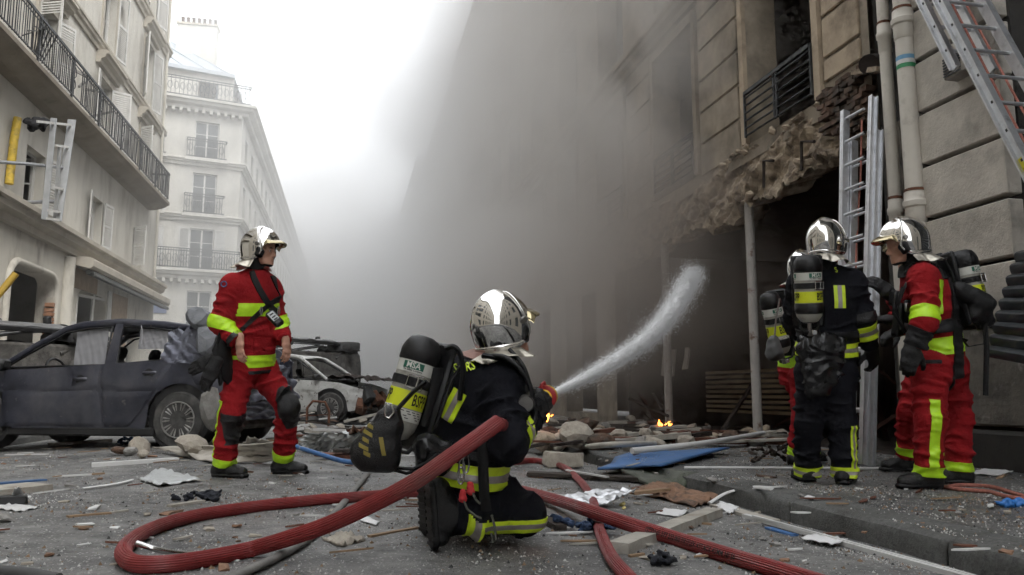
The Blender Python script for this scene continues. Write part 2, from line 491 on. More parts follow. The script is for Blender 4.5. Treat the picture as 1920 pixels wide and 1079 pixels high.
# ------------------------------------------------------------------ left apartment building
LX = -7.2
LO, LU, LN = (LX, 0, 0), (0, 1, 0), (1, 0, 0)
left = thing('apartment_building', 'cream rendered apartment building with long iron balcony and blown out shopfront', 'building', (LX, 22, 0))
cols = [10.8, 15.3, 19.75, 24.35, 28.95]
holes = []
wins = []
for ci, yc in enumerate(cols):
    for (va, vb, hw) in ((4.86, 6.2, .56), (7.6, 9.68, .58), (10.72, 12.9, .62), (13.95, 16.0, .6)):
        holes.append((yc - hw, yc + hw, va, vb)); wins.append((ci, yc, va, vb, hw))
shop_holes = [(18.62, 21.35, 1.0, 3.42), (23.05, 25.7, 1.3, 3.42), (28.2, 30.0, 1.2, 2.95), (9.5, 16.0, .4, 3.6)]
w = MB(); facade(w, LO, LU, LN, 4, 31.5, 4.5, 17.6, holes, .32)
w.add([(LX, 31.5, 0), (-17, 31.5, 0), (-17, 31.5, 17.6), (LX, 31.5, 17.6)], [(3, 2, 1, 0)])
w.add([(-17, 4, 0), (-17, 31.5, 0), (-17, 31.5, 17.6), (-17, 4, 17.6)], [(3, 2, 1, 0)])
w.add([(LX, 4, 0), (-17, 4, 0), (-17, 4, 17.6), (LX, 4, 17.6)], [(0, 1, 2, 3)])
w.build('wall', m_stucco, left)
w = MB(); facade(w, (LX + .06, 0, 0), LU, LN, 4, 31.56, 0, 4.5, shop_holes, .4)
w.build('shopfront_wall', m_stucco_low, left)
rf = MB(); rf.add([(LX + .3, 4, 17.6), (LX + .3, 31.7, 17.6), (-9.2, 31.7, 20.4), (-9.2, 4, 20.4), (-17, 31.7, 20.6), (-17, 4, 20.6)], [(0, 1, 2, 3), (3, 2, 4, 5)])
rf.add([(LX + .3, 31.7, 17.6), (-17, 31.7, 17.6), (-17, 31.7, 20.6), (-9.2, 31.7, 20.4)], [(0, 1, 2, 3)])
rf.build('roof', m_zinc, left)
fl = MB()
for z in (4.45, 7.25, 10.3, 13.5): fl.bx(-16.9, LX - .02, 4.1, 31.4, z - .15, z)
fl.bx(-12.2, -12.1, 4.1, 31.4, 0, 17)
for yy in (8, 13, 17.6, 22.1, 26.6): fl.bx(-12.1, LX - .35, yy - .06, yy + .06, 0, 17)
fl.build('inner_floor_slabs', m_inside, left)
# rounded corners of the shop openings
for (a, b, c, d) in shop_holes[:3]:
    for s_, uc in ((1, a), (-1, b)):
        rc = MB()
        r_ = .42
        pts = [(0, 0)] + [(r_ - r_ * math.sin(t), -r_ + r_ * math.cos(t)) for t in np.linspace(0, math.pi / 2, 9)]
        pts = [(uc + s_ * q[0], d + q[1]) for q in pts]
        rc.prism(pts if s_ < 0 else pts[::-1], (LX - .3, 0, 0), LU, (0, 0, 1), .352)
        rc.build('opening_corner', m_stucco_low, left, smooth=30)
# moulded surround of the big opening, brick showing where it broke
su = MB()
path = []
a, b, c, d = shop_holes[0]
for t in np.linspace(math.pi, math.pi / 2, 8): path.append((a + .42 + .5 * math.cos(t), d - .42 + .5 * math.sin(t)))
for t in np.linspace(math.pi / 2, 0, 8): path.append((b - .42 + .5 * math.cos(t), d - .42 + .5 * math.sin(t)))
path = [(a - .08, c)] + path + [(b + .08, c + .9)]
su.tube([(LX + .075, p[0], p[1]) for p in path], .085, 8)
su.build('opening_surround', m_stucco_low, left, smooth=60)
for k in range(16):
    b_ = MB(); zz = 1.05 + k * .115
    b_.box((LX + .0, 21.36 + RNG.uniform(-.05, .05), zz), (.2, .15 + RNG.uniform(0, .08), .085), rotm(RNG.uniform(-.1, .1), 0, RNG.uniform(-.2, .2)), jit=.01)
    b_.build('brick', M('salmon_brick', (.38, .2, .12), .95, var=.3, scale=10, bump=.5) if k == 0 else bpy.data.materials['salmon_brick'], left)
# pale wall seen through the big opening
pw = MB(); pw.bx(-9.6, -9.5, 19.4, 20.35, 0, 3.4); pw.bx(-10.4, -10.3, 17.8, 22.0, 0, 4.2); pw.build('partition', m_stucco, left)
# cornices and string courses (stepped profiles)
def moulding(parent, name, x0, prof, y0, y1, mat):
    b = MB(); pts = [(x0 + p[0], p[1]) for p in prof]
    b.grid([[(p[0], y, p[1]) for p in pts] for y in (y0, y1)])
    n = len(pts); b.f.append(tuple(range(n))[::-1]); b.m.append(0); b.f.append(tuple(range(n, 2 * n))); b.m.append(0)
    return b.build(name, mat, parent)
def corn(z0, z1, out):
    h = z1 - z0
    return [(0, z0), (out * .35, z0), (out * .4, z0 + h * .3), (out * .75, z0 + h * .45), (out * .8, z0 + h * .7), (out, z0 + h * .75), (out, z1 - .02), (out - .03, z1), (0, z1 + .03)]
moulding(left, 'shop_cornice', LX + .062, corn(4.18, 4.68, .40), 4, 31.75, m_cornice)
moulding(left, 'string_course', LX, corn(10.28, 10.62, .16), 4, 31.62, m_cornice)
moulding(left, 'string_course', LX, corn(13.45, 13.85, .2), 4, 31.66, m_cornice)
moulding(left, 'roof_cornice', LX, corn(17.1, 17.6, .45), 4, 31.9, m_cornice)
for ci, yc in enumerate(cols):
    for z in (9.92, 13.14):
        hood = MB(); pts = corn(z, z + .36, .34)
        hood.grid([[(LX + p[0], y, p[1]) for p in pts] for y in (yc - 1.0, yc + 1.0)])
        n = len(pts); hood.f.append(tuple(range(n))[::-1]); hood.m.append(0); hood.f.append(tuple(range(n, 2 * n))); hood.m.append(0)
        hd = hood.build('window_hood', m_cornice, left)
    for z in (7.56, 10.7, 13.93):
        s_ = MB(); obox(s_, LO, LU, LN, yc - .78, yc + .78, z - .12, z, -.1, .1); s_.build('window_sill', m_cornice, left)
    for (va, vb, hw) in ((7.6, 9.68, .58), (10.72, 12.9, .62)):
        fr = MB()
        for s_ in (-1, 1): obox(fr, LO, LU, LN, yc + s_ * (hw + .14), yc + s_ * (hw + .004), va, vb + .14, 0, .05)
        obox(fr, LO, LU, LN, yc - hw, yc + hw, vb + .004, vb + .14, 0, .048); fr.build('window_surround', m_cornice, left)
# downpipes on the facade
for (yy, z0, z1, r_) in ((17.3, 0, 4.2, .09), (22.05, 0, 4.1, .17), (31.2, 4.7, 17, .05)):
    p_ = MB(); p_.tube([(LX + .1, yy, z0), (LX + .1, yy, z1)], r_, 14); p_.build('shop_column' if r_ > .1 else 'downpipe', m_stucco_low, left, smooth=60)
# windows and shutters
SH = {(2, 0): 'R', (3, 0): 'RL', (4, 0): 'L', (2, 1): 'LR', (3, 1): 'LR', (4, 1): 'L', (1, 1): 'R', (2, 2): 'LR', (3, 2): 'R', (4, 2): 'LR', (1, 2): 'R', (3, 3): 'LR', (4, 3): 'LR', (2, 3): 'LR', (1, 0): 'R', (0, 1): 'R', (0, 2): 'R'}
for (ci, yc, va, vb, hw) in wins:
    fi = {4.86: 0, 7.6: 1, 10.72: 2, 13.95: 3}[va]
    blown = (ci, fi) in ((2, 0), (3, 0), (2, 1), (4, 1), (3, 2), (4, 0), (1, 0))
    window(left, LO, LU, LN, yc - hw, yc + hw, va, vb, .2, m_pale_glass, m_white_wood, panes=not blown, rows=3)
    if blown:   # one casement left swinging inwards
        sash = MB(); sash.bar((LX - .24, yc + hw - .08, va + .05), (LX - .24, yc + hw - .08, vb - .05), .05); sash.bar((LX - .7, yc + hw - .16, va + .05), (LX - .7, yc + hw - .16, vb - .05), .05)
        for z in (va + .08, (va + vb) / 2, vb - .08): sash.bar((LX - .25, yc + hw - .085, z), (LX - .69, yc + hw - .155, z), .04)
        sash.build('casement', m_white_wood, left)
    for side in SH.get((ci, fi), ''):
        s_ = -1 if side == 'L' else 1
        a = RNG.choice((12, 16, 22, 55)) if not (ci == 2 and fi == 1) else (70 if s_ < 0 else 25)
        a = math.radians(a)
        shutter(left, (LX + .05, yc + s_ * hw, va), (math.sin(a), s_ * math.cos(a), 0), hw * (.98 if fi else .9), vb - va, m_white_wood, tilt=RNG.uniform(-.02, .03), missing=((.55, .8),) if (ci, fi) in ((2, 1), (3, 2)) else ())
# rolled awning box over the far shop windows
aw = MB()
pr = [(0, 3.98), (.5, 3.86), (.56, 3.93), (.56, 4.1), (.46, 4.17), (0, 4.17)]
aw.grid([[(LX + .063 + p[0], y, p[1]) for p in pr] for y in (22.3, 31.6)])
aw.f.append((5, 4, 3, 2, 1, 0)); aw.m.append(0); aw.f.append(tuple(range(6, 12))); aw.m.append(0)
aw.build('awning_box', m_cornice, left)
ar = MB(); ar.tube([(LX + .45, 22.5, 3.8), (LX + .45, 31.3, 3.8)], .075, 10); ar.bar((LX + .62, 22.5, 3.74), (LX + .62, 31.3, 3.74), .05, .1)
ar.build('awning_roll', M('grey_awning', (.12, .125, .12), .8), left, smooth=50)
# torn panels between the shop windows
for (y0, y1, z0, z1, mt) in ((22.3, 24.6, 3.42, 3.95, 0), (26.2, 27.9, 1.9, 3.7, 0), (22.2, 23.0, .9, 2.5, 1), (25.75, 26.15, 1, 3.7, 1)):
    p_ = MB(); p_.box((LX + .075, (y0 + y1) / 2, (z0 + z1) / 2), (.04, y1 - y0, z1 - z0), rotm(.02, 0, 0)); p_.build('facing_panel', M('plywood_facing', (.43, .33, .235), .85, var=.15, scale=4) if mt == 0 else m_white_wood, left)
bf = MB()
for (p0, p1) in (((22.9, 1.9), (26.0, 1.7)), ((22.9, 1.6), (23.8, 1.35)), ((24.4, 1.3), (24.45, 3.4)), ((23.05, 1.3), (23.05, 3.2)), ((23.1, 3.25), (25.4, 3.38))):
    bf.bar((LX + .03, p0[0], p0[1]), (LX + .05, p1[0], p1[1]), .06, .07)
bf.build('broken_shop_frame', m_white_wood, left)

# balcony: slab, railing, balusters
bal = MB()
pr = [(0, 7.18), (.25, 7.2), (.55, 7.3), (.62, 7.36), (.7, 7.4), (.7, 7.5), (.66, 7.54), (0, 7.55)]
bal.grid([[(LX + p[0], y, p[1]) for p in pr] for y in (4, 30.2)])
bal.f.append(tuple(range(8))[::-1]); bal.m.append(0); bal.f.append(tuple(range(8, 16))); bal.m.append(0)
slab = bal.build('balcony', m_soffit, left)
rl = MB(); rx = LX + .66
rl.bar((rx, 4, 8.52), (rx, 30.15, 8.52), .035, .06); rl.bar((rx, 4, 8.40), (rx, 30.15, 8.40), .02); rl.bar((rx, 4, 7.63), (rx, 30.15, 7.63), .025)
rl.bar((rx, 30.15, 8.52), (LX, 30.15, 8.52), .035, .06); rl.bar((rx, 30.15, 7.63), (LX, 30.15, 7.63), .025)
for yy in np.arange(5, 30.2, 2.1): rl.bar((rx, yy, 7.5), (rx, yy, 8.5), .04)
rl.build('railing', m_iron, slab)
bs = MB()
r2 = random.Random(5)
for yy in np.arange(12, 30.1, .115):
    if 19.9 < yy < 20.3: continue
    bs.bar((rx + r2.uniform(-.012, .012), yy + r2.uniform(-.015, .015), 7.6), (rx + r2.uniform(-.01, .01), yy, 8.5), .017)
for xx in np.arange(LX + .1, rx, .11): bs.bar((xx, 30.15, 7.6), (xx, 30.15, 8.5), .017)
tag(bs.build('baluster_row', m_iron, slab), kind='stuff')
for yy in np.arange(13.5, 30, 2.1):     # cast scroll panels
    sc_ = MB()
    for (cz, rr) in ((8.2, .13), (7.9, .11)):
        sc_.tube([(rx, yy + rr * math.cos(t), cz + rr * math.sin(t)) for t in np.linspace(0, 2 * math.pi, 13)], .011, 5)
    sc_.build('scroll_panel', m_iron, slab)
# twisted metal caught on the balcony
tw = thing('twisted_railing', 'bent black iron bars tangled on the long balcony railing', 'wreckage', (rx, 20.1, 8.4))
for k in range(7):
    t = MB(); a0 = on_x(60 + k * 3, 95 + k * 4, LX + .5); a1 = on_x(42 + k * 11, 40 + abs(k - 3) * 9, LX + .62 + .05 * k)
    mid = (a0 + a1) / 2 + np.array((.1, 0, .25))
    t.tube([a0, mid, a1], .014, 5); t.build('bar', m_iron, tw)
# hanging pale metal frame with rungs, bar across it
hf = thing('broken_ladder_frame', 'pale metal ladder-like frame hanging below the iron balcony', 'wreckage', on_x(110, 420, LX + .75))
for nm, pa, pb, w_ in (('rail', (101, 222), (83, 412), .12), ('rail', (135, 225), (108, 415), .17), ('stile', (112, 275), (103, 415), .07)):
    t = MB(); t.bar(on_x(*pa, LX + .75), on_x(*pb, LX + .7), .04, w_, upv=(1, 0, 0)); t.build(nm, M('dull_aluminium', (.46, .47, .48), .5, .5, var=.15), hf)
for pa, pb in (((70, 228), (135, 235)), ((104, 273), (127, 276)), ((96, 350), (120, 356)), ((88, 410), (110, 413)), ((90, 395), (112, 398))):
    t = MB(); t.bar(on_x(*pa, LX + .77), on_x(*pb, LX + .74), .035, .05); t.build('rung', m_white_wood, hf)
cb = MB(); cb.tube([on_x(-30, 302, LX + .6), on_x(55, 308, LX + .6), on_x(128, 316, LX + .68)], .035, 8)
tag(cb.build('scaffold_tube', M('grey_tube', (.3, .31, .32), .5, .5), smooth=60), 'grey tube running across the cream facade beneath the iron balcony', 'pipe')
cb = MB(); cb.tube([on_x(22, 374, LX + .35), on_x(52, 380, LX + .4), on_x(100, 378, LX + .5)], [.05, .04, .04], 8)
tag(cb.build('bent_tube', M('grey_tube_b', (.33, .33, .33), .5, .5), smooth=60), 'short bent grey tube lying on the shop cornice', 'pipe')
yp = MB(); yp.tube([on_x(33, 222, LX + .12), on_x(26, 265, LX + .12), on_x(17, 345, LX + .12)], .085, 10)
tag(yp.build('gas_pipe', M('yellow_paint', (.62, .43, .05), .6, dirt=(.2, .15, .06), dscale=5), smooth=60), 'yellow gas pipe running down the cream facade', 'pipe')
rg = MB()
for k in range(5): rg.tube([on_x(50 + k * 7, 226 + (k % 2) * 5, LX + .5), on_x(60 + k * 7, 238 - (k % 3) * 4, LX + .62), on_x(72 + k * 4, 232, LX + .6)], [.09, .12, .05], 8)
tag(rg.build('burnt_cloth', M('black_cloth', (.018, .018, .02), .9, bump=.6), smooth=180), 'blackened rag caught under the iron balcony', 'cloth')
aframe = MB()
for pa, pb in (((135, 130), (168, 147)), ((168, 147), (148, 163)), ((161, 168), (163, 200)), ((161, 168), (178, 171)), ((150, 224), (210, 210))):
    aframe.bar(on_x(*pa, LX + .35), on_x(*pb, LX + .6), .05, .06)
tag(aframe.build('loose_frame', M('grey_wood', (.3, .285, .265), .8)), 'bent wooden frame sticking out beside the broken shutters', 'frame')

# ------------------------------------------------------------------ corner building behind (canted corner, then along the street)
cornr = thing('corner_building', 'pale limestone corner building with iron balconies and zinc mansard roof', 'building', (-8, 42, 0))
A0, A1 = np.array((-15.5, 40.1, 0)), np.array((-5.8, 42.7, 0)); UA = norm(A1 - A0); NA = np.array((UA[1], -UA[0], 0)); LA = np.linalg.norm(A1 - A0)
uw = [float((on_y(p, 500, 41.95) - A0) @ UA) for p in (377,)][0]
acols = [uw - 5.4, uw - 2.9, uw]
afl = [(5.55 - 2.1, 5.75, 0), (6.85, 8.95, 1), (9.75, 11.85, 2), (12.65, 14.6, 3)]
ah = [(u - .58, u + .58, a, b) for u in acols for (a, b, k) in afl]
w = MB(); facade(w, A0, UA, NA, 0, LA, 0, 15.4, ah, .3)
BX, B0, B1 = -5.8, 42.7, 116.0
bcols = list(np.arange(44.6, 114, 2.75))
bfl = [(3.6, 5.6), (6.9, 8.9), (9.8, 11.75), (12.6, 14.4)]
bh = [(y - .5, y + .5, a, b) for y in bcols for (a, b) in bfl]
facade(w, (BX, 0, 0), (0, 1, 0), (1, 0, 0), B0, B1, 0, 15.4, bh, .3)
w.add([(BX, B1, 0), (-17, B1, 0), (-17, B1, 17), (BX, B1, 17)], [(0, 1, 2, 3)])
w.build('wall', m_limestone, cornr)
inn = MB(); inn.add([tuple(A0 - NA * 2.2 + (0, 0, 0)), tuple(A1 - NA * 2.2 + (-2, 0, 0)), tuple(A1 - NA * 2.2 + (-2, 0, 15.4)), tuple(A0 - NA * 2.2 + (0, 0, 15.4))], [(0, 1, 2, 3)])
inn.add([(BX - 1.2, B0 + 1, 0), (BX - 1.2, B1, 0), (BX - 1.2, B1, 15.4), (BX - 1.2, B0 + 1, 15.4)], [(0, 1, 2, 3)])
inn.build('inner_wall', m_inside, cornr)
for u in acols:
    for (a, b, k) in afl:
        window(cornr, A0, UA, NA, u - .58, u + .58, a, b, .18, m_pale_glass, m_white_wood, rows=3)
        if k == 1 or (k == 2 and u == acols[1]):
            for s_ in (-1, 1): shutter(cornr, A0 + UA * (u + s_ * .6) + NA * .03 + np.array((0, 0, a)), s_ * UA + NA * .12, .5, b - a, m_white_wood)
proto = None
wf = MB(); wf.box((0, 0, 0), (.05, 1.0, 2.0)); wfm = None
for y in bcols:
    for (a, b) in bfl:
        if wfm is None:
            q = MB(); q.bx(-.05, 0, -.5, .5, 0, b - a); q.bx(0, .02, -.03, .03, 0, b - a); o = q.build('window', m_pale_glass, cornr); wfm = o
        else: o = copy_part(wfm, cornr)
        o.location = (BX - .2, y, a)
# mouldings following both faces
def two_face_moulding(z0, z1, out, name):
    pts = corn(z0, z1, out); b = MB()
    rows = []
    nm = norm(NA + np.array((1, 0, 0))); kf = 1 / (nm @ NA)
    for base, n_, f_ in ((A0, NA, 1), (A1, nm, kf), (np.array((BX, B1, 0)), np.array((1.0, 0, 0)), 1)):
        rows.append([base + n_ * (p[0] * f_ + .004) + np.array((0, 0, p[1])) for p in pts])
    b.grid(rows); return b.build(name, m_limestone, cornr)
two_face_moulding(6.3, 6.78, .55, 'balcony_slab'); two_face_moulding(9.3, 9.66, .3, 'string_course'); two_face_moulding(12.2, 12.56, .3, 'string_course'); two_face_moulding(15.1, 15.6, .75, 'roof_cornice'); two_face_moulding(3.0, 3.2, .15, 'string_course')
for k in range(26):
    d_ = MB(); obox(d_, A0, UA, NA, LA - .25 - k * .36, LA - .1 - k * .36, 6.12, 6.3, .01, .34); d_.build('corbel', m_limestone, cornr)
    d_ = MB(); obox(d_, A0, UA, NA, LA - .25 - k * .36, LA - .1 - k * .36, 14.92, 15.1, .01, .4); d_.build('corbel', m_limestone, cornr)
def iron_guard(O, U, N, u0, u1, v, h, out, parent, step=.12):
    b = MB()
    for vv in (v + h, v + h - .12, v + .06): obox(b, O, U, N, u0, u1, vv - .02, vv + .02, out - .02, out + .02)
    u = u0
    while u <= u1: obox(b, O, U, N, u - .012, u + .012, v, v + h, out - .011, out + .011); u += step
    for uu in (u0, u1): obox(b, O, U, N, uu - .02, uu + .02, v + h - .02, v + h + .02, 0, out); obox(b, O, U, N, uu - .02, uu + .02, v + .04, v + .08, 0, out)
    O_, U_, N_ = np.array(O, float), norm(U), norm(N)
    for k in range(int((u1 - u0) / .3)):
        cu = u0 + .15 + k * .3
        b.tube([O_ + U_ * (cu + .11 * math.cos(t)) + N_ * out + np.array((0, 0, v + h * .5 + .2 * math.sin(t))) for t in np.linspace(0, 2 * math.pi, 9)], .014, 4)
    return b.build('iron_guard', m_iron, parent)
iron_guard(A0, UA, NA, LA - 7.6, LA + .1, 6.8, 1.0, .5, cornr)
for u in acols:
    iron_guard(A0, UA, NA, u - .95, u + .95, 9.68, 1.0, .3, cornr); iron_guard(A0, UA, NA, u - .95, u + .95, 12.58, 1.0, .3, cornr)
    for v in (9.5, 12.4):
        sl = MB(); obox(sl, A0, UA, NA, u - 1.05, u + 1.05, v, v + .17, .004, .42); sl.build('balcony_slab', m_limestone, cornr)
iron_guard(A0, UA, NA, LA - 8.6, LA + .3, 15.62, 1.0, .6, cornr, .2)
# set-back top storey, zinc roof, dormers, chimneys
tp = MB(); si = np.array((0, 0, 0))
P0, P1, P2 = A0 - NA * .5, A1 - NA * .4 + np.array((-.5, .2, 0)), np.array((BX - .6, B1, 0))
th = [(float((A0 + UA * u - P0) @ UA) - .5, float((A0 + UA * u - P0) @ UA) + .5, 15.75, 17.0) for u in acols]
facade(tp, P0, norm(P1 - P0), NA, 0, np.linalg.norm(P1 - P0), 15.4, 17.5, th, .15)
tp.add([P1 + (0, 0, 15.4), P2 + (0, 0, 15.4), P2 + (-1.2, 0, 17.9), P1 + (-.4, 0, 17.5)], [(0, 1, 2, 3)])
tp.build('top_storey', m_limestone, cornr)
rf = MB(); z1 = (0, 0, 17.5); apex = np.array((-10.4, 46.5, 20.6))
rf.add([P0 + z1 + NA * .15, P1 + z1 + NA * .15, apex, P0 + np.array((-1, 4, 20.6)), P2 + np.array((-4, 0, 20.2)), P2 + np.array((-1.1, 0, 17.9))], [(0, 1, 2, 3), (1, 5, 4, 2)])
rf.build('roof', m_zinc, cornr)
for k in range(9):      # standing seams
    a = P0 + (P1 - P0) * (k / 8) + np.array(z1) + NA * .15; bq = apex + (P0 + np.array((-1, 4, 20.6)) - apex) * (1 - k / 8)
    s_ = MB(); s_.bar(a + (0, 0, .03), bq + (0, 0, .03), .06, .06); s_.build('roof_seam', m_zinc, cornr)
ev = MB(); ev.bar(P0 + np.array(z1) + NA * .2, P1 + np.array(z1) + NA * .2, .22, .2); ev.build('eave', m_zinc, cornr)
c0 = on_y(330, 120, 45.5); c1 = on_y(408, 50, 45.5)
ch = MB(); ch.bx(c0[0], c1[0], 45.3, 46.1, 16, c1[2] - .12); chm = ch.build('chimney', m_limestone, cornr)
ch = MB(); ch.bx(c0[0] - .05, c1[0] + .08, 45.22, 46.18, c1[2] - .12, c1[2]); ch.build('chimney_cap', m_cornice, chm)
for k in range(7):
    x = c0[0] + .2 + k * (c1[0] - c0[0] - .35) / 6
    p_ = MB(); p_.lathe([(.11, 0), (.09, .38), (.12, .42), (.1, .46)], 8, (x, 45.7, c1[2])); p_.build('chimney_pot', m_brick, chm)
for k, y in enumerate((48, 56, 63, 72, 80, 90, 101)):
    d_ = MB(); d_.bx(BX - 2.0, BX - .9, y - .8, y + .8, 16.4, 17.9 + (k % 3) * .7); d_.build('dormer' if k % 2 else 'chimney', m_limestone, cornr)
pl = MB()
pts = [(-.42, 0), (.42, 0), (.42, .3)] + [(.42 * math.cos(t), .3 + .25 * math.sin(t)) for t in np.linspace(.2, math.pi - .2, 7)] + [(-.42, .3)]
c_ = A0 + UA * float((on_y(299, 520, 41.4) - A0) @ UA) + NA * .02; c_[2] = 4.55
pl.prism(pts, c_, UA, (0, 0, 1), .03)
tag(pl.build('street_plate', M('blue_enamel', (.13, .16, .26), .4)), 'blue street name plate with arched top on the corner building', 'sign')
# red cloth and plants on the top balcony
rc_ = MB(); obox(rc_, A0, UA, NA, uw - 3.35, uw - 2.75, 15.66, 16.5, .62, .65); tag(rc_.build('balcony_cloth', M('faded_red_cloth', (.45, .2, .22), .9)), 'faded red cloth hung on the top balcony', 'cloth')

# ------------------------------------------------------------------ far right buildings in the smoke
def plain_building(x, y0, y1, h, label, cat='building', col=(.5, .47, .41), depth=9, sg=1):
    root = thing('street_building', label, cat, (x, y0, 0))
    mat = M('facade_stone', col, .9, var=.1, scale=1)
    hs = [(y, y + 1.1, z, z + 2.0) for y in np.arange(y0 + 1.2, y1 - 1.4, 2.9) for z in (.6, 4.0, 7.2, 10.3, 13.3) if z + 2.6 < h]
    w = MB(); depth *= sg; facade(w, (x, 0, 0), (0, 1, 0), (-sg, 0, 0), y0, y1, 0, h, hs, .3)
    w.add([(x, y0, 0), (x + depth, y0, 0), (x + depth, y0, h), (x, y0, h)], [(0, 1, 2, 3)])
    w.add([(x, y1, 0), (x + depth, y1, 0), (x + depth, y1, h), (x, y1, h)], [(3, 2, 1, 0)])
    w.build('wall', mat, root)
    moulding_pts = corn(h - .5, h, .6)
    b = MB(); b.grid([[(x - sg * p[0], y, p[1]) for p in moulding_pts] for y in (y0 - .05, y1 - .1)], flip=True); b.build('roof_cornice', mat, root)
    b = MB(); b.add([(x, y0, h), (x, y1, h), (x + 2 * sg, y1, h + 2.4), (x + 2 * sg, y0, h + 2.4), (x + depth, y1, h + 2.6), (x + depth, y0, h + 2.6)], [(3, 2, 1, 0), (5, 4, 2, 3)]); b.add([(x, y0, h), (x + depth, y0, h), (x + depth, y0, h + 2.6), (x + 2 * sg, y0, h + 2.4)], [(0, 1, 2, 3)])
    rfo = b.build('roof', m_zinc, root)
    b = MB(); b.bx(x + 2.0 * sg, x + 2.8 * sg, y0 + .5, y0 + 3, h, h + 4.2); b.build('chimney', mat, rfo)
    rr_ = random.Random(int(y0 * 7 + h))
    yq = y0 + 3.5
    while yq < y1 - 2:
        w_, t_ = rr_.uniform(.8, 2.2), rr_.uniform(.9, 3.4); b = MB(); b.bx(x + (.25 if t_ < 2 else 1.2) * sg, x + (1.3 if t_ < 2 else 2.4) * sg, yq, yq + w_, h - .2, h + t_); b.build('dormer' if t_ < 2 else 'chimney', mat, rfo); yq += rr_.uniform(3, 7)
    first = None
    for (a, b_, c, d) in hs:
        if first is None:
            q = MB(); q.bx(x + .22 * sg, x + .26 * sg, y0, y0 + 1.1, 0, 2.0); q.bx(x + .19 * sg, x + .22 * sg, y0 + .52, y0 + .58, 0, 2.0); first = q.build('window', m_pale_glass, root); o = first
        else: o = copy_part(first, root)
        o.location = (0, a - y0, c)
    return root
plain_building(5.3, 37.8, 58, 16.4, 'smoke veiled stone building next to the burning one')
plain_building(5.25, 58, 92, 18.3, 'taller stone building further down the smoky street', col=(.48, .46, .42))
plain_building(5.2, 92, 190, 21.5, 'distant block closing the right side of the smoky street', col=(.5, .48, .44))
# the street goes on behind the viewpoint
plain_building(5.3, -42, 1.9, 18.5, 'stone building next to the dark roller shutter shop', col=(.42, .39, .34))
plain_building(LX, -42, 3.9, 18.5, 'stone building next to the cream apartment building', col=(.45, .42, .36), sg=-1)
# ------------------------------------------------------------------ the burning building on the right
RX = 5.25
RO, RU, RN = (RX, 0, 0), (0, 1, 0), (-1, 0, 0)
burn = thing('burning_building', 'sooty stone building with its ground floor blown open and smoking', 'building', (RX, 14, 0))
wc = [7.94 + 3.27 * k for k in range(9)]
rh = []
for k, y in enumerate(wc):
    for (va, vb) in ((3.98, 6.5), (7.4, 9.6), (10.6, 12.7), (13.6, 15.4)):
        rh.append((y, y + 1.62, va, vb))
w = MB(); facade(w, RO, RU, RN, 7.0, 37.7, 3.75, 16.6, rh, .45)
w.add([(RX, 37.7, 0), (RX + 9, 37.7, 0), (RX + 9, 37.7, 16.6), (RX, 37.7, 16.6)], [(3, 2, 1, 0)])
facade(w, RO, RU, RN, 15.2, 37.7, 0, 3.75, [(y, y + 2.4, .2, 3.0) for y in np.arange(16.5, 35, 4)], .4)
w.build('wall', m_sooty_stone, burn)
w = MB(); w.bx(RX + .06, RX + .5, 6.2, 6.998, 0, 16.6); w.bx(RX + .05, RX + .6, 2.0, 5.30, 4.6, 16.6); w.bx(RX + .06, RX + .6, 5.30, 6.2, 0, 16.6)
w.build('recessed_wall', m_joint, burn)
w = MB(); w.bx(RX + .02, RX + .06, 6.3, 6.9, 0, 3.3)
w.build('weathered_pillar', M('weathered_render', (.20, .175, .14), .95, var=.3, scale=4, bump=.5, bscale=20, dirt=(.09, .08, .07), dscale=2.5, dlim=(.45, .6)), burn)
inn = MB()
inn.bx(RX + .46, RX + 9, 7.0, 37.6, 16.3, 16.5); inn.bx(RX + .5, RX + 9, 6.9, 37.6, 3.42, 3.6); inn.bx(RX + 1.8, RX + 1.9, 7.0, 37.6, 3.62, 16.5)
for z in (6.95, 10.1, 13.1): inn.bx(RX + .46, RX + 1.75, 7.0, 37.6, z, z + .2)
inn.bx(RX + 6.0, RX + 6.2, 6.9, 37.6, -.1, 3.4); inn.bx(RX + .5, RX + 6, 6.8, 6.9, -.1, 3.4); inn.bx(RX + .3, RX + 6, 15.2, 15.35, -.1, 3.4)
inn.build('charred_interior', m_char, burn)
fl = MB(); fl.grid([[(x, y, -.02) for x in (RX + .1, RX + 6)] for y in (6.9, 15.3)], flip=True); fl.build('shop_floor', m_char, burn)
rf = MB(); rf.add([(RX, 2, 16.6), (RX, 37.7, 16.6), (RX + 2.2, 37.7, 19.2), (RX + 2.2, 2, 19.2), (RX + 9, 37.7, 19.4), (RX + 9, 2, 19.4)], [(3, 2, 1, 0), (5, 4, 2, 3)])
rf.build('roof', m_zinc, burn)
for (z0, z1, o_) in ((6.75, 7.05, .22), (16.1, 16.6, .6), (10.0, 10.3, .15)):
    b = MB(); b.grid([[(RX - p[0], y, p[1]) for p in corn(z0, z1, o_)] for y in (5.3, 37.75)], flip=True); b.build('string_course', m_sooty_stone, burn)
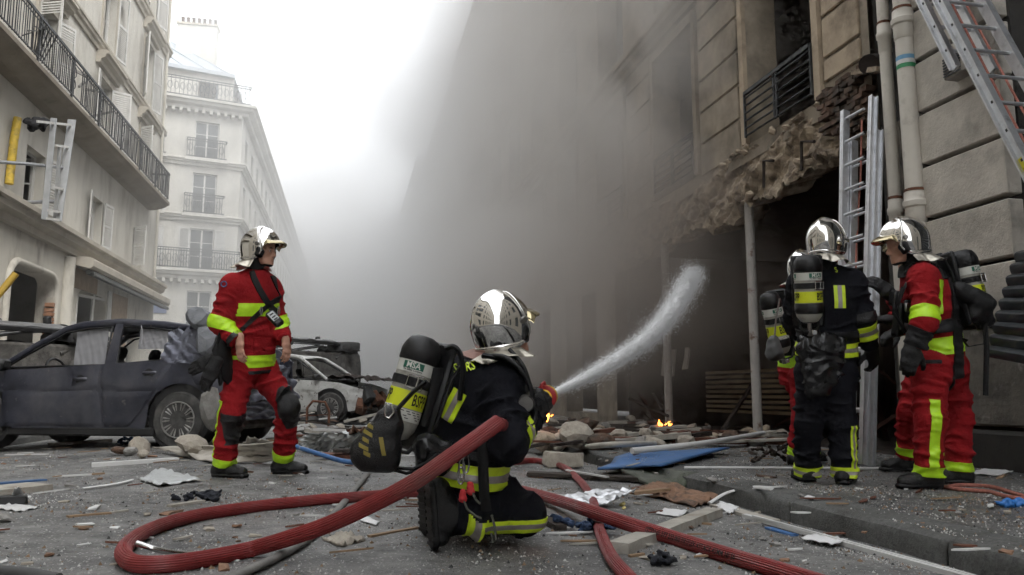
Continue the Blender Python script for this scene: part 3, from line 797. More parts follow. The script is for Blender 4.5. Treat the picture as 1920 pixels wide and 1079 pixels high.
# rusticated pier: every block a stone of its own
r3 = random.Random(11)
first = {}
def block(y0, y1, z0, z1, proud, mat, ch=.035):
    b = MB(); b.box((RX - proud / 2 + .03, (y0 + y1) / 2, (z0 + z1) / 2), (proud + .06, y1 - y0, z1 - z0), None, 0, ch)
    return b.build('stone_block', mat, burn)
for k in range(2, 13):
    z0 = .19 + .505 * k
    block(5.32, 6.27, z0 + .022, z0 + .483, .085 + r3.uniform(-.006, .006), m_block, .009)
lw = MB(); lw.bx(RX - .05, RX + .059, 5.3, 6.285, .36, 1.17, ch=.02)
lw.build('lower_wall', M('peeling_render', (.17, .155, .13), .95, var=.2, scale=3, bump=.5, bscale=18, dirt=(.33, .31, .28), dscale=3.2, dlim=(.58, .63), dirt2=(.06, .055, .05), d2scale=2.0, d2lim=(.5, .7)), burn)
lw = MB(); lw.bx(RX - .12, RX + .059, 5.25, 6.29, -.05, .33, ch=.03); lw.build('plinth', m_joint, burn)
# ashlar panels on the first floor piers
for (ya, yb) in ((7.13, 7.78), (9.80, 11.02), (13.07, 14.3), (16.34, 17.57)):
    for k in range(6):
        z0 = 3.9 + .5 * k
        if ya < 8 and z0 < 4.0: z0 += .22
        block(ya, yb, z0 + .02, .48 + 3.9 + .5 * k, .03, m_sooty_stone if ya > 9 else M('ochre_stone', (.43, .345, .25), .9, var=.15, scale=3, bump=.3, bscale=35, dirt=(.14, .11, .08), dscale=1.6, dlim=(.48, .72)) if 'ochre_stone' not in bpy.data.materials else bpy.data.materials['ochre_stone'], .012)
for k, y in enumerate(wc[:5]):
    fr = MB()
    for yy in (y - .13, y + 1.62): obox(fr, RO, RU, RN, yy + .004, yy + .126, 3.98, 6.64, 0, .06)
    obox(fr, RO, RU, RN, y + .002, y + 1.618, 6.504, 6.64, 0, .058); fr.build('window_surround', m_sooty_stone if k else bpy.data.materials['ochre_stone'], burn)
# iron window guards with flat bars
for k, y in enumerate(wc[:3]):
    gd = MB(); y0, y1 = y + .02, y + 1.6; xg = RX - .07
    z0, z1 = 4.05, 4.66
    for yy in (y0, (y0 + y1) / 2 - .03, (y0 + y1) / 2 + .03, y1): gd.bar((xg, yy, z0), (xg, yy, z1), .028)
    gd.bar((xg, y0, z1), (xg, y1, z1), .04, .05)
    gdo = gd.build('window_guard', m_iron, burn)
    for q in range(6):
        b = MB(); zz = z0 + .02 + q * .105; b.bar((xg, y0, zz), (xg, y1, zz), .012, .03, upv=(1, 0, 0)); b.build('guard_bar', m_iron, gdo)
# torn spandrel between the opening and the first floor
rs = random.Random(2)
nu, nv = 190, 34
P = []
def n3(a, b, c=0): return math.sin(a * 3.1 + b * 5.7 + c) * .5 + math.sin(a * 7.9 - b * 4.3 + c * 2) * .3 + math.sin(a * 17.3 + b * 13.1) * .2
for j in range(nv):
    row = []
    for i in range(nu):
        y = 7.0 + 8.3 * i / (nu - 1); t = j / (nv - 1)
        low = 3.16 + .11 * n3(y * 1.3, 0) + .05 * n3(y * 5, 2) + (.14 if y < 7.8 else 0) - (.10 if 10 < y < 11.3 else 0)
        top = 3.97 if not (7.95 < y < 9.56) else 3.97
        z = low + (top - low) * t
        d = -.02 + .06 * n3(y * 1.1, z * 1.6) + .026 * (1 - 2 * abs(n3(y * 2.6, z * 2.9, 1))) + .014 * n3(y * 8, z * 9, 2) + .05 * round(1.5 * n3(y * .8 + 2, z * 2.2, 3)) / 1.5 + .007 * rs.uniform(-1, 1)
        if y < 7.9 and z > 3.35: d -= .10
        edge = min(1, (1 - t) * 5); d = d * edge + (-.03) * (1 - edge)
        row.append((RX - d, y, z))
    P.append(row)
under = [(p[0] + .45, p[1], p[2] + .12) for p in P[0]]
sp = MB(); sp.grid([under] + P, flip=True)
sp.build('broken_spandrel', m_rubble, burn, smooth=48)
# bricks laid bare beside the ladder top, each its own
for r in range(11):
    for c in range(6):
        if rs.random() < .18: continue
        b = MB(); y = 7.05 + c * .135 + (.06 if r % 2 else 0); z = 3.40 + r * .062
        if y > 7.85 or (r < 2 and c > 3): continue
        b.box((RX - .0 - rs.uniform(.0, .05), y, z), (.13, .122, .05), rotm(rs.uniform(-.08, .08), rs.uniform(-.1, .1), rs.uniform(-.1, .1)), jit=.006, rng=rs)
        b.build('brick', m_brick, burn)
# loose stones along the torn edge
for k in range(24):
    y = rs.uniform(7.9, 10.4); z = (3.9 + rs.uniform(-.06, .05)) if k % 3 else 3.2 + .2 * rs.random()
    b = MB(); s_ = rs.uniform(.04, .10)
    b.box((RX - rs.uniform(.02, .09), y, z), (s_, s_ * rs.uniform(1, 2), s_ * rs.uniform(.6, 1)), rotm(rs.uniform(-.6, .6), rs.uniform(-.6, .6), rs.uniform(-.6, .6)), ch=s_ * .2, jit=s_ * .13, rng=rs)
    b.build('broken_stone', m_rubble, burn)
# iron cramps sticking out of the masonry
for (pa, pb, pc) in (((1503, 320), (1503, 266), (1527, 266)), ((1432, 352), (1432, 302), (1450, 302))):
    t = MB(); q = RX - .12; t.tube([on_x(*pa, q), on_x(*pb, q), on_x(*pc, q)], .02, 6); t.build('iron_cramp', m_char, burn)
t = MB(); t.tube([on_x(1640, 120, RX - .02), on_x(1628, 121, RX - .16)], .10, 14); t.build('flue_stub', m_char, burn, smooth=50)
t = MB(); t.bar(on_x(1605, 137, RX - .1), on_x(1652, 130, RX - .1), .12, .05); t.build('flue_shelf', m_rubble, burn)
# steel posts carrying the floor
for (px, py, r_) in ((1410, 790, .062), (1246, 780, .066)):
    p = on_x(px, py, RX + .02)
    post = MB(); post.tube([(RX + .1, p[1], -.03), (RX + .1, p[1], 3.4)], r_, 16)
    po = post.build('steel_post', M('chalky_post', (.40, .375, .35), .7, var=.12, scale=5, dirt=(.16, .10, .07), dscale=5, dlim=(.56, .66)), burn, smooth=50)
    b = MB(); b.bx(RX + .0, RX + .2, p[1] - .1, p[1] + .1, -.03, .02); b.build('base_plate', m_rust, po)
# stuff inside: counter, slatted shelf, hanging sheets
b = MB()
for k in range(9): b.bar((RX + 1.6, 10.3, .32 + k * .085), (RX + 1.2, 13.7, .32 + k * .085), .02, .05)
tag(b.build('slatted_shelf', M('scorched_wood', (.14, .10, .055), .8)), 'scorched slatted shelf inside the blown open shop', 'shelf')
for (px, py, w_, h_) in ((1255, 680, .36, .45), (1287, 672, .13, .35)):
    p = on_x(px, py, RX + .45); b = MB()
    b.box(p, (.02, w_, h_), rotm(.05, .12, .3), jit=.03, rng=rs)
    tag(b.build('hanging_sheet', M('grey_board', (.30, .27, .24), .9)), 'torn board hanging beside the far steel post' if w_ > .2 else 'narrow torn strip hanging inside the burning shop', 'board')
for k in range(26):
    y = rs.uniform(8.6, 14.5); x = RX + rs.uniform(.4, 3.5); ln = rs.uniform(.5, 1.7); a = rs.uniform(0, 6.3); e = rs.uniform(.1, .9)
    b = MB(); d = np.array((math.cos(a) * math.cos(e), math.sin(a) * math.cos(e), math.sin(e)))
    b.bar(np.array((x, y, 0.02)), np.array((x, y, .02)) + d * ln, rs.uniform(.03, .09), rs.uniform(.02, .05))
    tag(b.build('charred_timber', rs.choice((m_char, M('burnt_red_wood', (.06, .022, .015), .8) if 'burnt_red_wood' not in bpy.data.materials else bpy.data.materials['burnt_red_wood']))), 'charred timber leaning in the wreckage of the burning shop', 'timber', 'charred timbers in the shop')

# downpipes
def downpipe(y, r, x, label, collars, stripes=()):
    root = thing('downpipe', label, 'pipe', (x, y, 0))
    b = MB(); b.tube([(x, y, -.0), (x, y, 14)], r, 24); b.build('tube', m_pipe, root, smooth=50)
    for z in collars:
        c = MB(); c.lathe([(r + .002, -.17), (r * 1.1, -.16), (r * 1.14, -.03), (r * 1.32, -.015), (r * 1.36, .03), (r * 1.18, .05), (r * 1.14, .12), (r + .002, .13)], 24, (x, y, z)); c.build('collar', m_pipe, root, smooth=40)
        c = MB(); c.lathe([(r + .003, .131), (r * 1.15, .126), (r * 1.1, .15), (r + .003, .155)], 24, (x, y, z)); c.build('rust_ring', m_rust, root, smooth=40)
    for (z, mt) in stripes:
        c = MB(); c.lathe([(r + .002, -.02), (r + .003, -.02), (r + .003, .02), (r + .002, .02)], 24, (x, y, z)); c.build('stripe', mt, root, smooth=40)
    return root
zc = float(on_x(1717, 385, RX - .12)[2])
zs = float(on_x(1697, 120, RX - .12)[2])
p1y, p2y = float(on_x(1667, 200, RX - .1)[1]), float(on_x(1704, 200, RX - .12)[1])
m_blue = M('sky_blue_tape', (.16, .36, .55), .5); m_green = M('green_tape', (.05, .28, .12), .5); m_wh = M('white_tape', (.7, .7, .68), .5)
downpipe(p1y, .058, RX - .1, 'narrower cream downpipe beside the torn masonry', (zc, 4.15))
downpipe(p2y, .082, RX - .12, 'wider cream downpipe with blue, white and green bands', (zc, 4.15), ((zs + .042, m_blue), (zs, m_wh), (zs - .042, m_green)))
# grille box on the pier
gp = on_x(1803, 122, RX - .14)
gr = thing('vent_grille', 'small metal vent grille fixed to the stone pier', 'vent', gp)
b = MB(); b.box(gp, (.16, .26, .2), None, 0, .01); b.build('housing', M('weathered_vent', (.33, .3, .26), .7, var=.2), gr)
for k in range(7):
    b = MB(); b.box(gp + np.array((-.085, .02, -.075 + k * .025)), (.012, .19, .012)); b.build('slat', m_shutter_dark, gr)
# roller shutter of the next shop, dark horizontal slats
rsx = thing('roller_shutter', 'dark metal roller shutter of the shop beside the stone pier', 'shutter', (RX + .3, 3.7, 0))
firsts = None
for k in range(40):
    if firsts is None:
        b = MB(); z = 0
        b.grid([[(RX + .3 + p[0], y, p[1]) for p in ((0, 0), (-.035, .02), (-.04, .06), (-.012, .095), (0, .118))] for y in (2.0, 5.29)], flip=True); firsts = b.build('slat', m_shutter_dark, rsx, smooth=30); o = firsts
    else: o = copy_part(firsts, rsx)
    o.location = (0, 0, k * .12)
# buckled piece of shutter sticking out
bk = thing('buckled_shutter', 'buckled black ribbed shutter panel jutting out from the wall beside the red firefighter', 'shutter', on_x(1890, 690, RX - .35))
for k in range(9):
    t0, t1 = k / 9, (k + 1) / 9
    b = MB()
    def Q(t, s): 
        pa = on_x(1915 - 62 * t ** .8, 470 + 200 * t, RX - .12 - .5 * t); pb = on_x(2050 - 40 * t, 440 + 260 * t, RX - .12 - .5 * t)
        return pa + (pb - pa) * s
    rows = []
    for q in range(5):
        t = t0 + (t1 - t0) * q / 4; bul = .035 * math.sin(math.pi * q / 4)
        rows.append([Q(t, s) + np.array((-bul, 0, bul * .5)) for s in np.linspace(0, 1, 6)])
    b.grid(rows); b.build('slat', m_shutter_dark, bk, smooth=40)
# ------------------------------------------------------------------ figures: distance-field bodies turned into one continuous surface
def pr(a, b, ra, rb, g=0, tag_='x', k=.03, e=None, q=1.0, flat=False, wr=None, seed=0):
    return dict(a=np.array(a, float), b=np.array(b, float), ra=ra, rb=rb, g=g, tag=tag_, k=k, e=None if e is None else norm(e), q=q, flat=flat, wr=wr, seed=seed)

def pdist(p, P):
    a, b = p['a'], p['b']; pa = P - a; ba = b - a
    L = float(ba @ ba)
    if p['e'] is not None:
        c = pa @ p['e']; pa = pa - p['e'] * (c * (1 - 1 / p['q']))[..., None]
    s = pa @ ba / max(L, 1e-9); h = np.clip(s, 0, 1)
    off = pa - ba * h[..., None]
    d = np.sqrt((off ** 2).sum(-1)) - (p['ra'] + (p['rb'] - p['ra']) * h)
    if p['wr']:
        A, lam = p['wr']; ln = math.sqrt(L); u, v, w = basis(ba)
        phi = np.arctan2(off @ v, off @ u); sd_ = p['seed']
        x = h * ln * 2 * math.pi / lam
        w1 = x + 2.6 * np.sin(phi + sd_) + 1.3 * np.sin(2 * phi + 2.7 * sd_ + .45 * x)
        w2 = 1.63 * x - 2.9 * np.sin(phi + 1.9 * sd_) + 1.1 * np.sin(3 * phi + sd_) + 1.2 * np.sin(.7 * x + sd_)
        m1 = np.clip(.5 + .75 * np.sin(.31 * x + phi + 1.7 * sd_), 0, 1); m2 = np.clip(.5 + .75 * np.sin(.43 * x - phi * 2 + 3.1 * sd_), 0, 1)
        f = (1 - np.abs(np.sin(w1 * .5))) ** 1.5 * m1 + .7 * (1 - np.abs(np.sin(w2 * .5))) ** 1.6 * m2
        d = d - A * (f - .35)
    if p['flat']: d = np.maximum(d, (s - 1) * math.sqrt(L))
    return d

def smin(a, b, k):
    h = np.clip(.5 + .5 * (b - a) / k, 0, 1)
    return b + (a - b) * h - k * h * (1 - h)

def sdf_mesh(prims, h, cuts=None, gk=.006, noise=0.0, nsc=9.0):
    lo = np.min([np.minimum(p['a'], p['b']) - max(p['ra'], p['rb']) * p['q'] for p in prims], 0) - 3 * h - .02
    hi = np.max([np.maximum(p['a'], p['b']) + max(p['ra'], p['rb']) * p['q'] for p in prims], 0) + 3 * h + .02
    n = np.ceil((hi - lo) / h).astype(int) + 1
    ax = [lo[i] + h * np.arange(n[i]) for i in range(3)]
    groups = sorted({p['g'] for p in prims}); V = None
    for g in groups:
        G = np.full(n, .3, np.float32)
        for p in prims:
            if p['g'] != g: continue
            m = max(p['ra'], p['rb']) * p['q'] + .07
            i0 = np.maximum(((np.minimum(p['a'], p['b']) - m - lo) / h).astype(int), 0); i1 = np.minimum(((np.maximum(p['a'], p['b']) + m - lo) / h).astype(int) + 2, n)
            sl = tuple(slice(i0[i], i1[i]) for i in range(3))
            X = np.stack(np.meshgrid(*[ax[i][sl[i]] for i in range(3)], indexing='ij'), -1)
            G[sl] = smin(G[sl], np.minimum(pdist(p, X), .3), p['k'])
        if cuts and g in cuts:
            for (pt, nn) in cuts[g]:
                X = [ax[i] - pt[i] for i in range(3)]
                G = np.maximum(G, (X[0][:, None, None] * nn[0] + X[1][None, :, None] * nn[1] + X[2][None, None, :] * nn[2]).astype(np.float32))
        V = G if V is None else smin(V, G, gk)
    if noise:
        a_, b_, c_ = np.meshgrid(*[x * nsc for x in ax], indexing='ij', sparse=True)
        V = V + noise * (np.sin(a_ * 1.0 + 2 * np.sin(b_ * .7) + c_ * .6) * np.sin(b_ * 1.1 + 1.4 * np.sin(c_ * .9)) + .6 * np.sin(2.1 * c_ + 1.7 * np.sin(1.3 * a_) + b_)).astype(np.float32)
    return surface_nets(V, lo, h)

def surface_nets(V, lo, h):
    S = V < 0
    c = S[:-1, :-1, :-1].astype(np.int8)
    acc = np.zeros_like(c)
    for i in (0, 1):
        for j in (0, 1):
            for k in (0, 1):
                acc += S[i:S.shape[0] - 1 + i, j:S.shape[1] - 1 + j, k:S.shape[2] - 1 + k]
    I = np.argwhere((acc > 0) & (acc < 8))
    idx = -np.ones(acc.shape, np.int64); idx[tuple(I.T)] = np.arange(len(I))
    pos = np.zeros((len(I), 3)); cnt = np.zeros(len(I))
    cor = [(i, j, k) for i in (0, 1) for j in (0, 1) for k in (0, 1)]
    vals = {q: V[I[:, 0] + q[0], I[:, 1] + q[1], I[:, 2] + q[2]] for q in cor}
    for a in cor:
        for d in range(3):
            if a[d]: continue
            b = list(a); b[d] = 1; b = tuple(b)
            m = (vals[a] < 0) != (vals[b] < 0)
            t = vals[a][m] / (vals[a][m] - vals[b][m])
            p = np.tile(np.array(a, float), (m.sum(), 1)); p[:, d] += t
            pos[m] += p; cnt[m] += 1
    vs = (I + pos / cnt[:, None]) * h + lo
    fs = []
    for d in range(3):
        e, f = (d + 1) % 3, (d + 2) % 3
        A = [slice(None)] * 3; B = [slice(None)] * 3; A[d] = slice(0, -1); B[d] = slice(1, None)
        s0, s1 = S[tuple(A)], S[tuple(B)]
        E = np.argwhere(s0 != s1)
        ok = (E[:, e] > 0) & (E[:, f] > 0) & (E[:, e] < S.shape[e] - 1) & (E[:, f] < S.shape[f] - 1); E = E[ok]
        flip = s0[tuple(E.T)]
        q = []
        for (de, df) in ((-1, -1), (0, -1), (0, 0), (-1, 0)):
            c_ = E.copy(); c_[:, e] += de; c_[:, f] += df; q.append(idx[tuple(c_.T)])
        q = np.stack(q, 1); q[~flip] = q[~flip][:, ::-1]; fs.append(q)
    return vs, np.concatenate(fs)

def relax(vs, fs, it=1, lam=.5):
    e = np.concatenate([fs[:, [0, 1]], fs[:, [1, 2]], fs[:, [2, 3]], fs[:, [3, 0]]])
    for _ in range(it):
        s = np.zeros_like(vs); c = np.zeros(len(vs))
        np.add.at(s, e[:, 0], vs[e[:, 1]]); np.add.at(s, e[:, 1], vs[e[:, 0]]); np.add.at(c, e[:, 0], 1); np.add.at(c, e[:, 1], 1)
        vs = vs * (1 - lam) + lam * s / np.maximum(c, 1)[:, None]
    return vs

def mesh_part(name, vs, fs, mats, parent, mi=None, smooth=True):
    root = parent
    while root is not None and root.parent is not None: root = root.parent
    if root is not None and root.name in WORLD_ROOT: vs = vs - WORLD_ROOT[root.name]
    me = bpy.data.meshes.new(name)
    me.from_pydata(np.asarray(vs).tolist(), [], [tuple(int(i) for i in f) for f in fs])
    if not isinstance(mats, (list, tuple)): mats = [mats]
    for m in mats: me.materials.append(m)
    if mi is not None: me.polygons.foreach_set('material_index', np.asarray(mi, np.int32))
    if smooth: me.polygons.foreach_set('use_smooth', [True] * len(me.polygons))
    me.update(); o = bpy.data.objects.new(name, me); coll.objects.link(o)
    if parent is not None: o.parent = parent
    return o

class Body:
    """keeps the surface and which limb each vertex belongs to, so that bands and straps can follow it"""
    def __init__(s, prims, vs, fs):
        s.vs, s.fs = vs, fs
        D = np.stack([pdist({**p, 'wr': None, 'flat': False}, vs) for p in prims], 1)
        s.tg = np.array([p['tag'] for p in prims])[D.argmin(1)]
        n = np.cross(vs[fs[:, 2]] - vs[fs[:, 0]], vs[fs[:, 3]] - vs[fs[:, 1]])
        N = np.zeros_like(vs)
        for k in range(4): np.add.at(N, fs[:, k], n)
        s.n = N / np.maximum(np.linalg.norm(N, axis=1)[:, None], 1e-12)
    def patch(s, name, tags, planes, mat, parent, off=.004, rim=True):
        """strip of the surface lying on the positive side of every plane (point, normal), lifted off by off"""
        okv = np.isin(s.tg, tags)
        for (pt, nn) in planes: okv &= ((s.vs - pt) @ norm(nn)) > -.03
        fsel = s.fs[okv[s.fs].all(1)]
        if len(fsel) < 3: return None
        used = np.unique(fsel); mp = -np.ones(len(s.vs), int); mp[used] = np.arange(len(used))
        bm = bmesh.new()
        pts = s.vs[used] + s.n[used] * off
        bv = [bm.verts.new(p) for p in pts]
        for f in fsel:
            try: bm.faces.new([bv[mp[i]] for i in f])
            except ValueError: pass
        for (pt, nn) in planes:
            nn = norm(nn)
            bmesh.ops.bisect_plane(bm, geom=bm.verts[:] + bm.edges[:] + bm.faces[:], plane_co=pt, plane_no=nn, clear_inner=True)
        if not bm.faces: bm.free(); return None
        if rim:
            r = bmesh.ops.extrude_edge_only(bm, edges=[e for e in bm.edges if e.is_boundary])
            bm.normal_update()
            for v in r['geom']:
                if isinstance(v, bmesh.types.BMVert):
                    j = int(((s.vs[used] - np.array(v.co)) ** 2).sum(1).argmin()); v.co = v.co - Vector(s.n[used][j]) * (off + .004)
        root = parent
        while root.parent is not None: root = root.parent
        if root.name in WORLD_ROOT: bmesh.ops.translate(bm, verts=bm.verts, vec=Vector(-WORLD_ROOT[root.name]))
        me = bpy.data.meshes.new(name); bm.to_mesh(me); bm.free()
        me.materials.append(mat); me.polygons.foreach_set('use_smooth', [True] * len(me.polygons)); me.set_sharp_from_angle(angle=math.radians(50))
        o = bpy.data.objects.new(name, me); coll.objects.link(o); o.parent = parent
        return o
    def ring(s, name, tags, a, b, t0, t1, mat, parent, off=.004, extra=()):
        a, b = np.array(a), np.array(b); d = norm(b - a); L = np.linalg.norm(b - a)
        return s.patch(name, tags, [(a + d * t0 * L, d), (a + d * t1 * L, -d)] + list(extra), mat, parent, off)

# ---------------------------------------------------------------- materials for clothing and kit
def cloth(name, col, var=.12, dirt=None, rough=.85, bump=.5, dlim=(.55, .75), dscale=4.0):
    return M(name, col, rough, var=var, scale=14, bump=bump, bscale=42, dirt=dirt, dscale=dscale, dlim=dlim, spec=.2)
m_red = cloth('red_aramid', (.31, .011, .015), dirt=(.17, .008, .010), dlim=(.5, .85))
m_navy = cloth('black_navy_aramid', (.0075, .008, .012), dirt=(.017, .017, .020), dlim=(.55, .85))
m_lime = M('lime_reflective', (.52, .86, .02), .45, var=.1, scale=25, dirt=(.34, .55, .03), dscale=9, dlim=(.6, .8))
m_yel = M('yellow_reflective', (.66, .84, .03), .45, var=.1, scale=25, dirt=(.3, .36, .05), dscale=9, dlim=(.58, .8))
m_silver = M('grey_reflective', (.34, .31, .29), .4, .2, var=.12, scale=30, dirt=(.2, .18, .17), dscale=8)
m_black = M('black_rubber', (.006, .006, .007), .5, var=.3, scale=20, bump=.15)
m_leather = M('black_leather', (.007, .007, .008), .42, var=.4, scale=30, bump=.4, bscale=120, rvar=.12, dirt=(.05, .048, .045), dscale=6, dlim=(.6, .8))
m_glove = M('black_glove', (.008, .008, .009), .6, var=.4, scale=40, bump=.5, bscale=120, dirt=(.05, .05, .05), dscale=10, dlim=(.6, .8))
m_strap = M('black_webbing', (.006, .006, .007), .7, var=.3, scale=60, bump=.3, bscale=300)
m_skin = M('skin', (.56, .31, .22), .5, var=.12, scale=14, bump=.12, bscale=120, spec=.4, dirt=(.46, .22, .15), dscale=12)
m_hood = M('dark_hood', (.02, .02, .022), .9, bump=.3)
m_chrome = M('chrome_shell', (.80, .79, .77), .045, 1.0, var=.04, scale=4, rvar=.03, dirt=(.52, .49, .46), dscale=7, dlim=(.62, .85))
m_gold = M('smoked_visor', (.42, .36, .22), .08, .8, var=.1)
m_alu = M('aluminised_cloth', (.62, .58, .50), .3, .85, var=.12, scale=20, bump=.5, bscale=35)
m_tank = M('grey_composite_cylinder', (.33, .32, .28), .45, var=.15, scale=12, dirt=(.17, .16, .14), dscale=9, dlim=(.55, .75), coat=.3)
m_label = M('white_label', (.60, .60, .55), .5, var=.08, dirt=(.40, .39, .35), dscale=10, dlim=(.6, .8))
m_tyel = M('yellow_label', (.68, .74, .02), .45, var=.08, dirt=(.4, .42, .05), dscale=12, dlim=(.6, .8))
m_ink = M('black_ink', (.01, .01, .01), .6)
m_mgreen = M('green_print', (.015, .12, .075), .5)
m_steel = M('bright_steel', (.55, .55, .54), .25, 1.0, var=.1)
m_dsteel = M('dull_steel', (.22, .21, .2), .4, .9, var=.2)
m_brown = M('worn_collar_leather', (.30, .17, .14), .7, var=.2, bump=.2)

# ---------------------------------------------------------------- lettering
def text_geo(txt, size, sx=1.0, depth=0.0):
    cu = bpy.data.curves.new('lettering', 'FONT'); cu.body = txt; cu.size = size; cu.align_x = 'CENTER'; cu.align_y = 'CENTER'; cu.resolution_u = 2
    cu.offset = size * .018
    ob = bpy.data.objects.new('lettering', cu); coll.objects.link(ob)
    dg = bpy.context.evaluated_depsgraph_get(); me = ob.evaluated_get(dg).to_mesh()
    vs = np.array([v.co[:] for v in me.vertices]).reshape(-1, 3); fs = [tuple(p.vertices) for p in me.polygons]
    ob.evaluated_get(dg).to_mesh_clear(); bpy.data.objects.remove(ob); bpy.data.curves.remove(cu)
    vs[:, 0] *= sx
    return vs, fs

# ---------------------------------------------------------------- head, hands, boots, helmet (built once in local space)
def head_geo():
    p = []
    A = lambda a, b, ra, rb, k=.02, e=None, q=1.0, g=0: p.append(pr(a, b, ra, rb, g, 'h', k, e, q))
    A((-.025, 0, .03), (.015, 0, .045), .082, .08, .02)
    A((.03, 0, .0), (.045, 0, -.05), .058, .05, .03)
    A((.045, 0, -.06), (.078, 0, -.095), .032, .022, .03, (0, 1, 0), 1.35)
    for s in (-1, 1):
        A((-.005, s * .055, -.045), (.06, s * .028, -.092), .022, .018, .03)
        A((.058, s * .048, -.02), (.05, s * .05, -.03), .02, .018, .025)
        A((.082, s * .012, .022), (.07, s * .05, .018), .011, .010, .014)
        A((-.01, s * .078, -.01), (-.012, s * .08, .012), .014, .016, .008)
        A((.094, s * .009, -.036), (.092, s * .012, -.037), .009, .009, .008)
    A((.088, 0, .012), (.109, 0, -.026), .009, .0125, .012)
    A((.088, 0, -.062), (.088, 0, -.063), .013, .013, .008, (0, 1, 0), 1.9)
    A((.083, 0, -.078), (.083, 0, -.079), .012, .012, .008, (0, 1, 0), 1.7)
    A((-.03, 0, -.05), (-.045, 0, -.17), .058, .062, .03)
    vs, fs = sdf_mesh(p, .0042)
    return relax(vs, fs, 1, .4), fs
HEAD_V, HEAD_F = head_geo()

def hand_geo(curl, spread=.0, scale=1.0, thumb=.6, thick=1.0, h=.0042):
    """x = along the fingers, y = thumb side, z = back of the hand; wrist at the origin"""
    p = []; t = thick
    p.append(pr((-.05, 0, 0), (.01, 0, 0), .029 * t, .027 * t, k=.02, e=(0, 1, 0), q=1.15))
    p.append(pr((.02, .006, 0), (.075, .004, 0), .016 * t, .014 * t, k=.02, e=(0, 1, 0), q=2.5))
    for i, (y, L, r) in enumerate(((.031, .078, .0092), (.010, .086, .0096), (-.011, .08, .0092), (-.031, .063, .0083))):
        a = np.array((.078 - abs(y - .005) * .25, y, .002)); ang = 0.0
        c = curl[i] if hasattr(curl, '__len__') else curl
        yy = (y - .0) * spread * 4
        for j, f in enumerate((.45, .31, .24)):
            ang += c * (.55, .75, .5)[j]
            b = a + np.array((math.cos(ang), yy * math.cos(ang), -math.sin(ang))) * L * f
            p.append(pr(a, b, r * t * (1 - .06 * j), r * t * (.96 - .08 * j), k=.006)); a = b
    a = np.array((.018, .03, -.004)); d = norm((.55, .75, -.25 - .5 * thumb))
    for j, (l, r) in enumerate(((.038, .0125), (.03, .0105), (.024, .0095))):
        b = a + d * l; p.append(pr(a, b, r * t, r * t * .92, k=.010)); a = b
        d = norm(d + np.array((.45, -.35, -.25)) * thumb)
    vs, fs = sdf_mesh(p, h, gk=.004)
    return relax(vs, fs, 1, .35) * scale, fs

def frame(x, z):
    x = norm(x); z = np.array(z, float); z = norm(z - x * (z @ x)); return np.stack([x, np.cross(z, x), z], 1)

